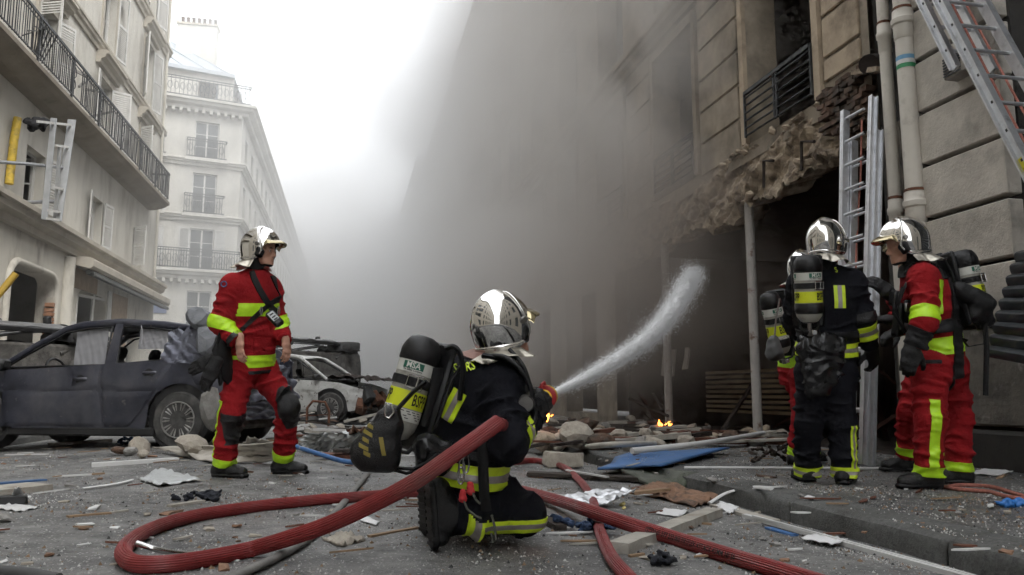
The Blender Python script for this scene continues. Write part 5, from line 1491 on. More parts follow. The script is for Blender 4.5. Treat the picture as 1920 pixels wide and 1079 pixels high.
B4_.patch('reflective_stripe', ['torso', 'uarmL'], slab(a, CR, .05) + [(a, -UPZ), (b, UPZ), (J4['chest'], -c_fw)], m_lime, P4, .006)
B4_.patch('cargo_pocket', ['thighL', 'pelvis'], slab(at(1742, 715, 5.0), norm(CR + UPZ * .1), .235) + [(at(1742, 682, 5.0), -UPZ), (at(1742, 738, 5.0), UPZ), (J4['hipL'], -c_fw)], m_red, P4, .013)
B4_.patch('pocket_zip', ['thighL', 'pelvis', 'torso'], slab(at(1750, 680, 5.0), CR, .17) + [(at(1742, 674, 5.0), -UPZ), (at(1742, 681, 5.0), UPZ), (J4['hipL'], -c_fw)], m_hood, P4, .016)
B4_.ring('belt', ['torso'], J4['pelvis'], J4['chest'], .36, .58, m_strap, P4, .012)
B4_.ring('sleeve_end', ['farmL'], J4['elL'], J4['wrL'], .30, .98, m_hood, P4, .006)
B4_.ring('harness_strap', ['torso', 'uarmL'], J4['chest'] - cdir(.5, 0) * .3, J4['chest'] + cdir(.5, 0) * .3, .60, .72, m_strap, P4, .014)
B4_.ring('harness_yoke', ['collar', 'torso'], J4['neck'] - ax1 * .14, J4['neck'] + ax1 * .06, .35, .85, m_strap, P4, .012)
# chest kit
kit = thing('chest_kit', 'black radio and regulator kit on the chest of the red firefighter by the ladder', 'radio', at(1690, 600, 5.25))
for (px, py, s_) in ((1703, 585, (.07, .05, .15)), (1685, 600, (.06, .06, .22)), (1678, 560, (.06, .06, .1))):
    b = MB(); b.box(at(px, py, 5.2), s_, rotm(.1, .15, .2), 0, .012); b.build('pack', m_black, kit, smooth=40)
for k in range(4):
    b = MB(); b.tube([at(1700 - 8 * k, 530 + k * 9, 5.12), at(1684 - 3 * k, 570 + 6 * k, 5.1), at(1690 + k * 6, 620 + 5 * k, 5.14)], .009, 6); b.build('hose', m_black, kit, smooth=60)
b = MB(); b.box(at(1702, 577, 5.12), (.05, .02, .06), rotm(0, 0, .2), 0, .006); b.build('dial', m_dsteel, kit, smooth=40)

# --- firefighter in red half hidden behind the black suit
J5 = JJ(head=(1508, 510, 6.9), neck=(1503, 545, 6.9), chest=(1500, 592, 6.9), pelvis=(1501, 690, 6.9), shR=(1523, 562, 6.75), elR=(1541, 625, 6.75), wrR=(1563, 655, 6.85), shL=(1489, 560, 7.05), elL=(1511, 620, 7.2), wrL=(1541, 640, 7.2),
        hipR=(1507, 708, 6.8), knR=(1505, 785, 6.75), anR=(1494, 862, 6.8), hipL=(1497, 708, 7.0), knL=(1511, 785, 7.05), anL=(1517, 858, 7.05))
P5, B5_ = person('firefighter in red suit half hidden behind the black suited one at the ladder', J5, (m_red, m_red), cdir(.6, -.8), cdir(.8, .6),
    {'R': ground_foot(J5['anR'], cdir(.8, .5)), 'L': ground_foot(J5['anL'], cdir(.8, .5))}, frame(cdir(.8, .6, -.1), (0, 0, 1)),
    hands=[(at(1556, 658, 6.86), cdir(.8, .4, -.4), cdir(.4, -.9), .7, True, False, 1.15)])
for s in 'RL': bands_leg(B5_, P5, J5, s, m_lime, False, .70, .88)
band(B5_, P5, ['torso'], J5['pelvis'], J5['chest'], .02, .26, m_lime, False)

# --- another in red hidden behind the one facing the ladder
J6 = JJ(head=(1706, 478, 6.25), neck=(1722, 512, 6.25), chest=(1738, 560, 6.25), pelvis=(1742, 662, 6.25), shL=(1728, 528, 6.1), elL=(1716, 596, 6.05), wrL=(1688, 620, 6.1), shR=(1738, 528, 6.42), elR=(1705, 585, 6.5), wrR=(1672, 600, 6.45),
        hipL=(1732, 688, 6.16), knL=(1706, 772, 6.1), anL=(1702, 856, 6.2), hipR=(1752, 688, 6.34), knR=(1756, 775, 6.36), anR=(1766, 858, 6.36))
P6, B6_ = person('firefighter in red suit hidden behind the one facing the ladder', J6, (m_red, m_red), cdir(.2, .97), cdir(-.97, .2),
    {'L': ground_foot(J6['anL'], cdir(-.97, .1)), 'R': ground_foot(J6['anR'], cdir(-.97, .1))}, frame(cdir(-.97, .1, -.1), (0, 0, 1)),
    hands=[(at(1684, 622, 6.1), cdir(-.9, .1, -.3), cdir(0, -.3, .9), .8, False, False, 1.15), (at(1668, 600, 6.44), cdir(-.9, .1, .1), cdir(0, -.3, .9), .7, True, False, 1.15)])
for s in 'RL': bands_leg(B6_, P6, J6, s, m_lime, False, .72, .9)
band(B6_, P6, ['torso'], J6['pelvis'], J6['chest'], -.02, .24, m_lime, False)

# ---------------------------------------------------------------- breathing apparatus
def wrap(vs, r, z, phase):
    a = phase + vs[:, 0] / r
    return np.stack([r * np.cos(a), r * np.sin(a), z + vs[:, 1]], 1)
def scba(label, top, bot, toward, back, r=.083, phase_b=0.0, phase_m=0.0, low=False, bars=True):
    """top/bottom of the cylinder in world space; toward = direction its lettering faces, back = direction of the wearer's back"""
    top, bot = np.array(top), np.array(bot); L = np.linalg.norm(top - bot); z = norm(top - bot); x = np.array(toward, float); x = norm(x - z * (x @ z)); R = np.stack([x, np.cross(z, x), z], 1)
    root = thing('breathing_apparatus', label, 'air tank', bot, 'air cylinders worn by the firefighters', local=True)
    root.rotation_euler = Matrix(R.tolist()).to_euler()
    k = L / .52
    b = MB(); b.lathe([(0, .0), (.03, .0), (.055, .012), (r * .93, .045), (r, .075), (r, .40 * k), (r * .995, .41 * k)], 40); cyl = b.build('cylinder', m_tank, root, smooth=50)
    b = MB(); b.lathe([(r + .002, .385 * k), (r + .006, .39 * k), (r + .007, .44 * k), (r * .97, .475 * k), (r * .78, .505 * k), (r * .45, .518 * k), (0, .52 * k)], 40); b.build('rubber_cap', m_black, root, smooth=50)
    if low:
        b = MB(); b.lathe([(.04, .002), (r * .8, .03), (r + .004, .075), (r + .004, .125), (r + .001, .13)], 40); b.build('rubber_boot', m_black, root, smooth=50)
    def sleeve(name, z0, z1, mat, e=.0015, parent=cyl):
        b = MB(); b.lathe([(r + .0004, z0), (r + e, z0 + .001), (r + e, z1 - .001), (r + .0004, z1)], 40); return b.build(name, mat, parent, smooth=40)
    wl_ = sleeve('white_band', .325 * k, .383 * k, m_label)
    yl = sleeve('yellow_band', .155 * k, .240 * k, m_tyel)
    sleeve('print_band', .095 * k, .150 * k, m_label)
    for q in range(4):
        for t in range(10):
            b = MB(); vs = np.array(((-.008, -.0018, 0), (.008, -.0018, 0), (.008, .0018, 0), (-.008, .0018, 0.)))
            me = wrap(vs, r + .0022, (.142 - q * .011) * k, t * .32 + (q % 3) * .1 - 1.6); b.add(me, [(0, 1, 2, 3)]); 
            if (t * 7 + q * 3) % 5: b.build('fine_print', m_ink, yl)
    for t in range(3):
        vs, fs = text_geo('BSPP', .080 * k, .52); mesh_part('lettering', wrap(vs, r + .0032, .198 * k, phase_b + t * 2.09), fs, m_ink, yl, smooth=False)
    for t in range(3):
        ph = phase_m + t * 2.09
        pl_ = np.array([(a, q, 0) for q in (-.014, .014) for a in np.linspace(-.045, .045, 9)])
        b = MB(); b.grid(wrap(pl_, r + .0025, .360 * k, ph).reshape(2, 9, 3)); b.build('green_panel', m_mgreen, wl_)
        vs, fs = text_geo('MSA', .034, .95); mesh_part('lettering', wrap(vs, r + .0042, .360 * k, ph), fs, m_label, wl_, smooth=False)
        vs, fs = text_geo('The Safety Company', .0125, .82); mesh_part('lettering', wrap(vs, r + .0030, .337 * k, ph), fs, m_ink, wl_, smooth=False)
    # retaining strap and buckle
    b = MB(); b.lathe([(r + .001, .262 * k), (r + .006, .264 * k), (r + .006, .304 * k), (r + .001, .306 * k)], 40); sp_ = b.build('strap', m_strap, root, smooth=40)
    bk = np.array(back, float); bl = R.T @ norm(bk); bl[2] = 0; bl = norm(bl); sd_ = np.cross((0, 0, 1), bl)
    b = MB(); c_ = np.array((1, .55, 0)); c_ = norm(c_) * (r + .012) + np.array((0, 0, .284 * k))
    u = np.cross((0, 0, 1), norm((1, .55, 0)))
    pts = [c_ + u * .032 * a + np.array((0, 0, .027 * q)) for a, q in ((-1, -1), (1, -1), (1, 1), (-1, 1))]
    b.tube(pts, .0048, 6, closed=True); b.tube([c_ + u * .01 + np.array((0, 0, -.027)), c_ + u * .01 + np.array((0, 0, .027))], .004, 6); b.build('buckle', m_steel, sp_, smooth=50)
    # back plate, valve, hoses
    b = MB(); b.box(bl * (r + .022) + np.array((0, 0, .24 * k)), (.03, .2, .56 * k), np.stack([bl, sd_, (0, 0, 1.0)], 1), 0, .012); b.build('back_plate', m_black, root, smooth=40)
    b = MB(); b.lathe([(0, -.085), (.018, -.085), (.022, -.07), (.022, -.045), (.014, -.04), (.014, 0), (.03, .004)], 16); vb = b.build('valve', m_dsteel, root, smooth=40)
    b = MB(); b.lathe([(.008, 0), (.02, .002), (.023, .02), (.02, .036), (0, .038)], 14, (.0, .0, -.058), rotm(0, math.pi / 2, math.atan2(sd_[1], sd_[0])) if True else None); b.build('hand_wheel', m_black, vb, smooth=40)
    b = MB(); b.box((.02, .02, -.06), (.05, .035, .035), None, 0, .006); b.build('reducer', m_steel, vb, smooth=40)
    for s_ in (-1, 1):
        b = MB(); b.tube([np.array((0, 0, -.05)), bl * .05 + sd_ * .05 * s_ + np.array((0, 0, -.04)), bl * (r + .05) + sd_ * .08 * s_ + np.array((0, 0, .1)), bl * (r + .055) + sd_ * .085 * s_ + np.array((0, 0, .36 * k)), bl * (r + .09) + sd_ * .1 * s_ + np.array((0, 0, .47 * k))], .009, 8); b.build('air_hose', m_black, root, smooth=60)
    return root
scba('grey air cylinder with black cap on the back of the kneeling firefighter', at(799, 632, 3.34), at(739, 822, 3.26), cdir(-.25, -.97), f2, .077, phase_b=1.12, phase_m=.2)
scba('grey air cylinder with black base on the back of the standing black suit', at(1513, 478, 5.2), at(1518, 606, 5.2), cdir(-.1, -1), cdir(.3, .95), .085, phase_b=.75, phase_m=.35, low=True)
scba('tilted air cylinder on the back of the red firefighter facing the ladder', at(1800, 470, 5.28), at(1832, 596, 5.22), cdir(.15, -1), cdir(-1, 0), .085, phase_b=.6, phase_m=.3)
scba('air cylinder showing beside the back of the standing black suit', at(1440, 548, 6.7), at(1467, 664, 6.7), cdir(-.1, -1), cdir(.8, .6), .083, phase_b=.5, phase_m=.3, low=True)
scba('air cylinder mostly hidden behind the tilted one', at(1778, 474, 6.2), at(1800, 590, 6.15), cdir(.2, -1), cdir(-1, 0), .083, low=True)

# bags and pouches
def bag(name, label, cat, prims, mat, h=.008, noise=.003, nsc=40, rl=2):
    root = thing(name, label, cat, np.min([p['a'] for p in prims], 0))
    vs, fs = sdf_mesh(prims, h, noise=noise, nsc=nsc); o = mesh_part('bag_body', relax(vs, fs, rl), fs, mat, root)
    return root, Body(prims, relax(vs, fs, rl), fs)
m_vinyl = M('black_vinyl', (.011, .011, .012), .22, var=.3, scale=10, bump=.35, bscale=14, rvar=.1)
mb_, MBb = bag('mask_pouch', 'black mask pouch with yellow marks hanging from the kneeling firefighter tank', 'bag', [pr(at(722, 800, 3.12), at(690, 850, 3.10), .05, .075, tag_='bag', e=c_fw, q=.7, k=.05), pr(at(735, 775, 3.14), at(728, 860, 3.12), .035, .05, tag_='bag', k=.06)], m_leather)
for k in range(5):
    c_ = at(690 - 3.2 * k * (1 if k < 4 else .2), 800 + 13 * k, 3.05)
    MBb.patch('yellow_mark', ['bag'], slab(c_, norm(UPZ + CR * .5), .014) + slab(c_, CR, .026 + .012 * (k % 2)) + [(at(705, 830, 3.11), -c_fw)], M('worn_yellow_print', (.22, .17, .03), .7) if k == 0 else bpy.data.materials['worn_yellow_print'], mb_, .003)
MBb.patch('yellow_mark', ['bag'], slab(at(716, 838, 3.05), UPZ, .07) + slab(at(716, 838, 3.05), norm(CR + UPZ * .2), .016) + [(at(705, 830, 3.11), -c_fw)], bpy.data.materials['worn_yellow_print'], mb_, .003)
for pts, r_ in ((((800, 715), (775, 735), (750, 762), (735, 785)), .020), (((745, 878), (775, 880), (800, 868), (822, 850)), .016), (((733, 880), (762, 888), (792, 880)), .014)):
    b = MB(); b.tube([at(*q, 3.13) for q in pts], r_, 8, flat=.45); b.build('strap', m_strap, mb_, smooth=60)
b = MB(); c_ = at(729, 770, 3.09); b.tube([c_ + CR * x_ + UPZ * z_ for x_, z_ in ((-.012, .03), (.008, .025), (.02, -.008), (.002, -.03), (-.014, -.022))], .0048, 6, closed=True); b.build('carabiner', m_steel, mb_, smooth=50)
bag('hip_bag', 'shiny black vinyl bag on the hip of the kneeling firefighter', 'bag', [pr(at(800, 838, 3.22), at(832, 848, 3.24), .055, .055, tag_='bag', k=.05), pr(at(800, 870, 3.22), at(822, 880, 3.24), .045, .03, tag_='bag', k=.06)], m_vinyl, noise=.006, nsc=30)
b3, B3b = bag('slung_bag', 'large shiny black bag hanging behind the standing black suited firefighter', 'bag', [pr(at(1508, 636, 5.24), at(1578, 640, 5.22), .028, .028, tag_='bag', k=.04, e=c_fw, q=.7, wr=(.02, .09), seed=1), pr(at(1512, 655, 5.22), at(1524, 735, 5.20), .07, .045, tag_='bag', k=.05, e=c_fw, q=.35, wr=(.03, .10), seed=2), pr(at(1540, 650, 5.22), at(1545, 730, 5.18), .09, .06, tag_='bag', k=.05, e=c_fw, q=.4, wr=(.035, .12), seed=3), pr(at(1572, 650, 5.22), at(1565, 715, 5.20), .06, .04, tag_='bag', k=.05, e=c_fw, q=.35, wr=(.03, .1), seed=4)], m_vinyl, noise=.006, nsc=30, rl=1)
bag('mask_cover', 'grey mask hanging below the half hidden air cylinder', 'mask', [pr(at(1450, 640, 6.6), at(1452, 662, 6.6), .05, .075, tag_='bag', k=.04)], M('grey_rubber', (.09, .09, .09), .6), noise=.003)
for k, (pa, pb, pc) in enumerate((((1462, 560), (1455, 600), (1452, 640)),)):
    b = MB(); b.tube([at(*pa, 6.58), at(*pb, 6.58), at(*pc, 6.58)], .012, 6, flat=.5); tag(b.build('mask_strap', m_silver, smooth=60), 'grey strap carrying the hanging mask', 'strap')
pn, _ = bag('regulator_pack', 'black regulator pack below the tilted air cylinder of the red firefighter', 'pack', [pr(at(1800, 545, 5.15), at(1845, 570, 5.15), .06, .07, tag_='bag', k=.05), pr(at(1825, 590, 5.15), at(1850, 600, 5.2), .05, .05, tag_='bag', k=.05)], m_leather)
for pts, r_ in ((((1845, 590), (1850, 650), (1848, 742)), .016), (((1790, 620), (1815, 650), (1845, 645), (1850, 600)), .012), (((1795, 600), (1800, 635), (1812, 640)), .02)):
    b = MB(); b.tube([at(*q, 5.15) for q in pts], r_, 8, flat=.35); b.build('strap', m_strap, pn, smooth=60)
# ------------------------------------------------------------------ vehicles
m_carpaint = M('dusty_dark_blue_paint', (.040, .043, .062), .38, .3, var=.25, scale=3, dirt=(.13, .13, .145), dscale=1.6, dlim=(.42, .8), dirt2=(.16, .155, .15), d2scale=18, d2lim=(.66, .72), rvar=.1, coat=.1, bump=.05, bscale=8)
m_scuffed = M('scuffed_blue_grey_metal', (.11, .115, .15), .45, .4, var=.35, scale=5, bump=.4, bscale=10, dirt=(.20, .21, .24), dscale=2.5, dlim=(.45, .75), dirt2=(.04, .04, .05), d2scale=6, d2lim=(.6, .75))
m_whitepaint = M('dirty_white_paint', (.50, .50, .48), .45, var=.1, scale=5, dirt=(.24, .225, .2), dscale=4, dlim=(.5, .7), dirt2=(.10, .085, .07), d2scale=12, d2lim=(.6, .68), coat=.1)
m_greypaint = M('grey_car_paint', (.15, .15, .15), .5, .2, var=.2, dirt=(.08, .075, .07), dscale=4)
m_tyre = M('dusty_tyre', (.055, .054, .052), .85, var=.3, scale=12, bump=.2, dirt=(.11, .105, .1), dscale=6)
m_alloy = M('dirty_alloy', (.34, .335, .32), .5, .6, var=.2, scale=14, dirt=(.10, .095, .09), dscale=8)
m_inner = M('car_interior', (.03, .03, .032), .8, var=.3)
m_airbag = M('grey_airbag_cloth', (.30, .30, .315), .9, var=.06, scale=2)
m_under = M('muddy_underbody', (.10, .095, .088), .9, var=.4, scale=7, bump=.6, bscale=18, dirt=(.20, .19, .175), dscale=4)
m_trim = M('black_trim', (.02, .02, .021), .55, var=.2)

def wheel(parent, c, r, side, w=.2, n=20):
    """side = +1 when the outer face looks to local +y"""
    root_c = np.array(c, float); R = rotm(-math.pi / 2 * side, 0, 0)
    b = MB(); prof = [(r * .64, -w / 2), (r * .8, -w / 2), (r * .95, -w * .46), (r, -w * .36), (r, w * .36), (r * .95, w * .46), (r * .8, w / 2), (r * .64, w / 2 - .01)]
    b.lathe(prof, 44, root_c, R); o = b.build('wheel', m_tyre, parent, smooth=40)
    b = MB(); b.lathe([(r * .655, -w / 2 + .01), (r * .655, w / 2 + .004), (r * .62, w / 2 + .006), (r * .59, w / 2 - .025), (r * .57, -w / 2 + .02)], 44, root_c, R)
    b.lathe([(0, w / 2 - .012), (.05, w / 2 - .014), (.075, w / 2 - .03), (.08, w / 2 - .06)], 24, root_c, R)
    ro = b.build('rim', m_alloy, o, smooth=40)
    for k in range(n):
        a = 2 * math.pi * (k // 2) / (n / 2) + (.085 if k % 2 else -.085)
        p0 = np.array((math.cos(a) * .06, math.sin(a) * .06, w / 2 - .03)); a2 = a + (.025 if k % 2 else -.025); p1 = np.array((math.cos(a2) * r * .6, math.sin(a2) * r * .6, w / 2 - .015))
        q = MB(); q.bar(R @ p0 + root_c, R @ p1 + root_c, .021, .03, upv=R @ np.array((0, 0, 1.0)), ch=.006); q.build('spoke', m_alloy, ro)
    b = MB(); b.lathe([(0, -w / 2 + .06), (r * .5, -w / 2 + .05), (r * .5, -w / 2 + .03)], 24, root_c, R); b.build('brake_disc', m_dsteel, o, smooth=40)
    return o

def car(label, paint, rear=None, drop=0.0, name='parked_car', wb=2.58, glass=False, hood=True, seed=1, dent=.018, group='wrecked cars in the street', under=False, inner_col=True, tail=True):
    root = thing(name, label, 'car', (0, 0, 0), group, local=True)
    rg = random.Random(seed); fx_, rx_ = wb / 2, -wb / 2
    WR = .325
    belt = lambda x: np.interp(x, [-2.0, -1.2, 1.1, 1.5, 2.05], [1.06, 1.02, .90, .86, .70])
    def low(x):
        z = np.interp(x, [-2.0, -1.6, 1.6, 2.05], [.34, .22, .22, .3])
        for wx in (fx_, rx_):
            q = .40 ** 2 - (x - wx) ** 2
            if q > 0: z = max(z, WR + .02 + math.sqrt(q))
        return min(z, belt(x) - .08)
    def yy(x, z):
        hw = np.interp(x, [-2.05, -1.7, -1.0, 1.2, 1.7, 2.05], [.70, .80, .86, .86, .80, .62])
        t = (z - .2) / .8
        return hw + .035 * math.sin(max(0, min(1, t)) * math.pi) - .05 * max(0, t - .7) - (.012 if .55 < t < .6 else 0)
    def dn(x, z): return dent * (math.sin(3.1 * x + 2 * z + seed) * math.sin(2.3 * z * 2 + seed * 2) + .5 * math.sin(9 * x + 5 * z * 2 + seed))
    for s in (-1, 1):
        xs_ = np.linspace(-1.98, 2.0, 110)
        b = MB(); b.grid([[(x, s * (yy(x, z) + dn(x, z) - .012), z) for z in np.linspace(low(x), belt(x), 14)] for x in xs_], flip=s > 0); b.build('side_panel', paint, root, smooth=35)
        # doors proud of the panel, with real gaps
        for nm, x0f, x1f in (('front_door', lambda z: -.30 + .12 * (z - .5), lambda z: 1.02 + .10 * (z < .4) * 0), ('rear_door', lambda z: np.interp(z, [.2, .3, .45, .75, 1.05], [-.60, -.72, -.86, -1.06, -1.22]), lambda z: -.315 + .12 * (z - .5))):
            rows = []; zs_ = np.linspace(.235, 1.0, 22)
            for q in range(23):
                row = []
                for t in np.linspace(0, 1, 24):
                    z = zs_[min(q, 21)] if q < 22 else zs_[21]; zt = belt(0)
                    x = x0f(z) + (x1f(z) - x0f(z)) * t
                    zz = .235 + (belt(x) + .004 - .235) * (q / 22)
                    x = x0f(zz) + (x1f(zz) - x0f(zz)) * t
                    e = .02 if (t < .001 or t > .999 or q == 0) else 0
                    row.append((x, s * (yy(x, zz) + dn(x, zz) + .004 - e), zz))
                rows.append(row)
            b = MB(); b.grid(rows, flip=s < 0); d_ = b.build(nm, paint, root, smooth=35)
            xh = -.02 if nm == 'front_door' else -.92; zh = .80 if nm == 'front_door' else .87
            b = MB(); b.tube([(xh - .09, s * (yy(xh, zh) + .006), zh), (xh - .07, s * (yy(xh, zh) + .034), zh + .004), (xh + .07, s * (yy(xh, zh) + .034), zh - .004), (xh + .09, s * (yy(xh, zh) + .006), zh - .006)], .013, 8, flat=1.3); b.build('door_handle', paint, d_, smooth=60)
            b = MB(); b.lathe([(0, 0), (.05, .0), (.06, .004)], 16, (xh, s * (yy(xh, zh) + .008 + dn(xh, zh)), zh - .01), rotm(-math.pi / 2 * s)); b.build('handle_cup', m_trim, d_, smooth=40)
        b = MB(); b.bx(-.98, .95, s * .80 - .05, s * .80 + .05, .13, .235, ch=.02); b.build('sill', m_trim, root)
        # pillars and roof rail
        ro = lambda x: np.interp(x, [-1.55, -1.0, -.2, .25, .5], [1.36, 1.45, 1.50, 1.46, 1.40])
        ry = .60
        b = MB(); b.tube([(1.18, s * .78, .93), (.75, s * .70, 1.22), (.42, s * ry, 1.42), (.2, s * ry, 1.465), (-.3, s * ry, 1.495), (-.9, s * ry, 1.455), (-1.35, s * ry * .98, 1.39)], [.035, .036, .042, .05, .05, .05, .055], 8); b.build('roof_rail', paint, root, smooth=50)
        b = MB(); b.prism([(-.28, .93), (-.42, .95), (-.37, 1.47), (-.27, 1.48)], (0, s * .80, 0), (1, 0, 0), (0, -s * .17 / .55 * 0, 1), .03 * -s); 
        v = np.array(b.v); v[:, 1] -= s * np.clip((v[:, 2] - .93) / .55, 0, 1) * .19; b.v = [tuple(q) for q in v]; b.build('pillar', paint, root)
        b = MB(); b.prism([(-1.02, 1.0), (-1.95, 1.04), (-1.78, 1.2), (-1.42, 1.40), (-1.24, 1.42)], (0, s * .80, 0), (1, 0, 0), (0, 0, 1), .05 * -s)
        v = np.array(b.v); v[:, 1] -= s * np.clip((v[:, 2] - .95) / .5, 0, 1) * .19; b.v = [tuple(q) for q in v]; b.build('rear_pillar', rear or paint, root)
        # window rubbers
        for pts in (((1.05, .945), (.72, 1.16), (.36, 1.375), (.1, 1.42), (-.22, 1.435), (-.27, .965)), ((-.42, .975), (-.36, 1.435), (-.75, 1.42), (-1.05, 1.38), (-1.20, 1.04))):
            b = MB(); b.tube([(p[0], s * (.80 - max(0, min(1, (p[1] - .93) / .55)) * .19 + .008), p[1]) for p in pts], .014, 6, closed=True); b.build('window_seal', m_trim, root, smooth=60)
        b = MB(); b.box((1.0, s * .93, .98), (.12, .2, .13), rotm(0, 0, s * .2), 0, .03); b.build('wing_mirror', m_trim, root, smooth=40)
    # roof, bonnet, ends
    b = MB(); b.grid([[(x, y, float(np.interp(x, [-1.4, -1.0, -.2, .25, .45], [1.39, 1.455, 1.50, 1.465, 1.41])) + .035 * (1 - (y / .62) ** 2) + dent * .8 * math.sin(6 * x + seed) * math.sin(5 * y)) for y in np.linspace(-.6, .6, 14)] for x in np.linspace(-1.4, .45, 24)]); b.build('roof', paint, root, smooth=50)
    if hood:
        b = MB(); b.grid([[(x, y, float(belt(x)) + .07 * (1 - (y / .8) ** 2) + dent * math.sin(5 * x + 3 * y)) for y in np.linspace(-.78, .78, 14)] for x in np.linspace(1.12, 2.0, 14)]); b.build('bonnet', paint, root, smooth=50)
        b = MB(); b.grid([[(2.0 + .06 * math.sin(math.pi * t) - .35 * (abs(y) / .8) ** 3, y, .26 + .5 * t) for t in np.linspace(0, 1, 8)] for y in np.linspace(-.8, .8, 18)]); bo = b.build('front_bumper', paint, root, smooth=50)
        for s in (-1, 1):
            b = MB(); b.box((1.86, s * .62, .68), (.2, .25, .14), rotm(0, 0, s * -.5), 0, .04); b.build('headlight', m_dark_glass, root, smooth=40)
    if tail:
        b = MB(); b.grid([[(-1.98 - .05 * math.sin(math.pi * t) + .3 * (abs(y) / .8) ** 3, y, .30 + .75 * t) for t in np.linspace(0, 1, 10)] for y in np.linspace(-.8, .8, 18)], flip=True); b.build('rear_bumper', rear or paint, root, smooth=50)
    # cabin
    for x in (.25, -.75):
        for y in (-.36, .36):
            vs, fs = sdf_mesh([pr((x + .22, y, .45), (x - .15, y, .45), .09, .1, k=.05, e=(0, 1, 0), q=2.2), pr((x - .2, y, .5), (x - .38, y, .98), .08, .07, k=.05, e=(0, 1, 0), q=2.6), pr((x - .40, y, 1.1), (x - .42, y, 1.16), .06, .06, k=.02, e=(0, 1, 0), q=1.7)], .03)
            mesh_part('seat', vs, fs, m_inner, root)
    b = MB(); b.bx(.85, 1.25, -.72, .72, .55, .93, ch=.06); b.build('dashboard', m_inner, root)
    b = MB(); b.tube([(.72 + .05 * math.sin(t), .36 + .18 * math.cos(t), .90 + .17 * math.sin(t)) for t in np.linspace(0, 2 * math.pi, 20)], .016, 6); b.build('steering_wheel', m_trim, root, smooth=60)
    b = MB(); b.bx(-1.9, 1.9, -.56, .56, .2, .3, ch=.04); b.build('floor_pan', m_under, root)
    if glass:
        for s in (-1, 1):
            pass
    for k, (x, s) in enumerate(((fx_, 1), (fx_, -1), (rx_, 1), (rx_, -1))):
        wheel(root, (x, s * .76, WR - drop), WR, s)
        b = MB(); b.lathe([(.0, 0), (.41, 0), (.41, .18), (.395, .2)], 24, (x, s * .62 - (.0 if s > 0 else .0), WR + .03), rotm(-math.pi / 2 * s)); b.build('wheel_arch', m_trim, root, smooth=40)
    if under:
        b = MB(); b.tube([(-1.8, .3, .17), (-1.2, .3, .15), (-.9, .1, .15), (.9, .08, .15), (1.3, 0, .2)], .035, 8); b.build('exhaust', m_dsteel, root, smooth=60)
        b = MB(); b.tube([(-1.7, .3, .16), (-1.25, .3, .16)], [.1, .1], 12); b.build('silencer', m_dsteel, root, smooth=40)
        for x in (fx_, rx_):
            b = MB(); b.tube([(x, -.7, .3), (x - .08, -.3, .2), (x - .08, .3, .2), (x, .7, .3)], .05, 8); b.build('axle', m_under, root, smooth=60)
            for s in (-1, 1):
                b = MB(); b.tube([(x - .45, s * .4, .2), (x, s * .6, .3)], .035, 8); b.build('control_arm', m_under, root, smooth=60)
        vs, fs = sdf_mesh([pr((1.2, -.2, .3), (1.55, .25, .28), .16, .2, k=.1)], .03, noise=.02, nsc=14)
        mesh_part('engine_underside', vs, fs, m_under, root)
    return root

def place(root, c, heading, rot=None, up=None):
    """heading = world direction of local +x"""
    h_ = norm(heading); u = np.array((0, 0, 1.0)) if up is None else norm(up); y = norm(np.cross(u, h_)); u = np.cross(h_, y)
    root.matrix_world = Matrix.Translation(Vector([float(q) for q in c])) @ Matrix(np.stack([h_, y, u], 1).tolist()).to_4x4()

def crumple(n, m, f, amp, seed):
    """sheet of torn metal: f(u, v) -> point, folded by random planes"""
    rg = np.random.RandomState(seed); P = np.array([[f(u, v) for v in np.linspace(0, 1, m)] for u in np.linspace(0, 1, n)])
    D = np.zeros((n, m)); U, Vv = np.meshgrid(np.linspace(0, 1, n), np.linspace(0, 1, m), indexing='ij')
    for k in range(14):
        a = rg.rand() * 6.28; c = rg.rand(); w = .12 + .25 * rg.rand()
        D += (np.abs(((U * math.cos(a) + Vv * math.sin(a) - c * .8) / w) % 1 - .5) - .25) * rg.uniform(.4, 1) / (1 + k * .35)
    N = np.cross(np.gradient(P, axis=0), np.gradient(P, axis=1)); N /= np.maximum(np.linalg.norm(N, axis=-1)[..., None], 1e-9)
    return P + N * (D * amp)[..., None]

rw, fw_ = at(342, 782, 9.35), at(-28, 790, 9.75)
rw[2] = fw_[2] = 0; hd = norm(fw_ - rw); cc = rw + hd * 1.29 + np.cross(hd, UPZ) * .76
darkcar = car('dark blue hatchback with its windows blown out and rear end crushed', m_carpaint, rear=m_scuffed, seed=2, dent=.020, tail=False)
# crushed tailgate, roof edge and bumper
for k, (f, amp, nm, mt) in enumerate(((lambda u, v: (-1.30 - .62 * u, -.72 + 1.44 * v, 1.44 - .50 * u ** 1.3), .22, 'crushed_tailgate', m_scuffed), (lambda u, v: (-1.90 - .10 * math.sin(3 * u), -.78 + 1.56 * v, .95 - .62 * u), .18, 'crushed_rear', m_scuffed), (lambda u, v: (-2.0 - .07 * u, -.76 + 1.5 * v, .56 - .24 * u), .06, 'rear_bumper', m_carpaint))):
    P = crumple(60, 70, f, amp * .8, 4 + k); b = MB(); b.grid(P); b.build(nm, mt, darkcar, smooth=32)
P = crumple(50, 40, lambda u, v: (-1.02 - .86 * u, .86 - .04 * u - .20 * v ** 1.4, .98 + .42 * v - .10 * u * v), .10, 9); b = MB(); b.grid(P); b.build('buckled_quarter_panel', m_scuffed, darkcar, smooth=32)
b = MB(); b.lathe([(0, .012), (.07, .012), (.08, .004), (.08, 0)], 20, (-1.55, .868, .80), rotm(-math.pi / 2)); b.build('fuel_flap', m_carpaint, darkcar, smooth=40)
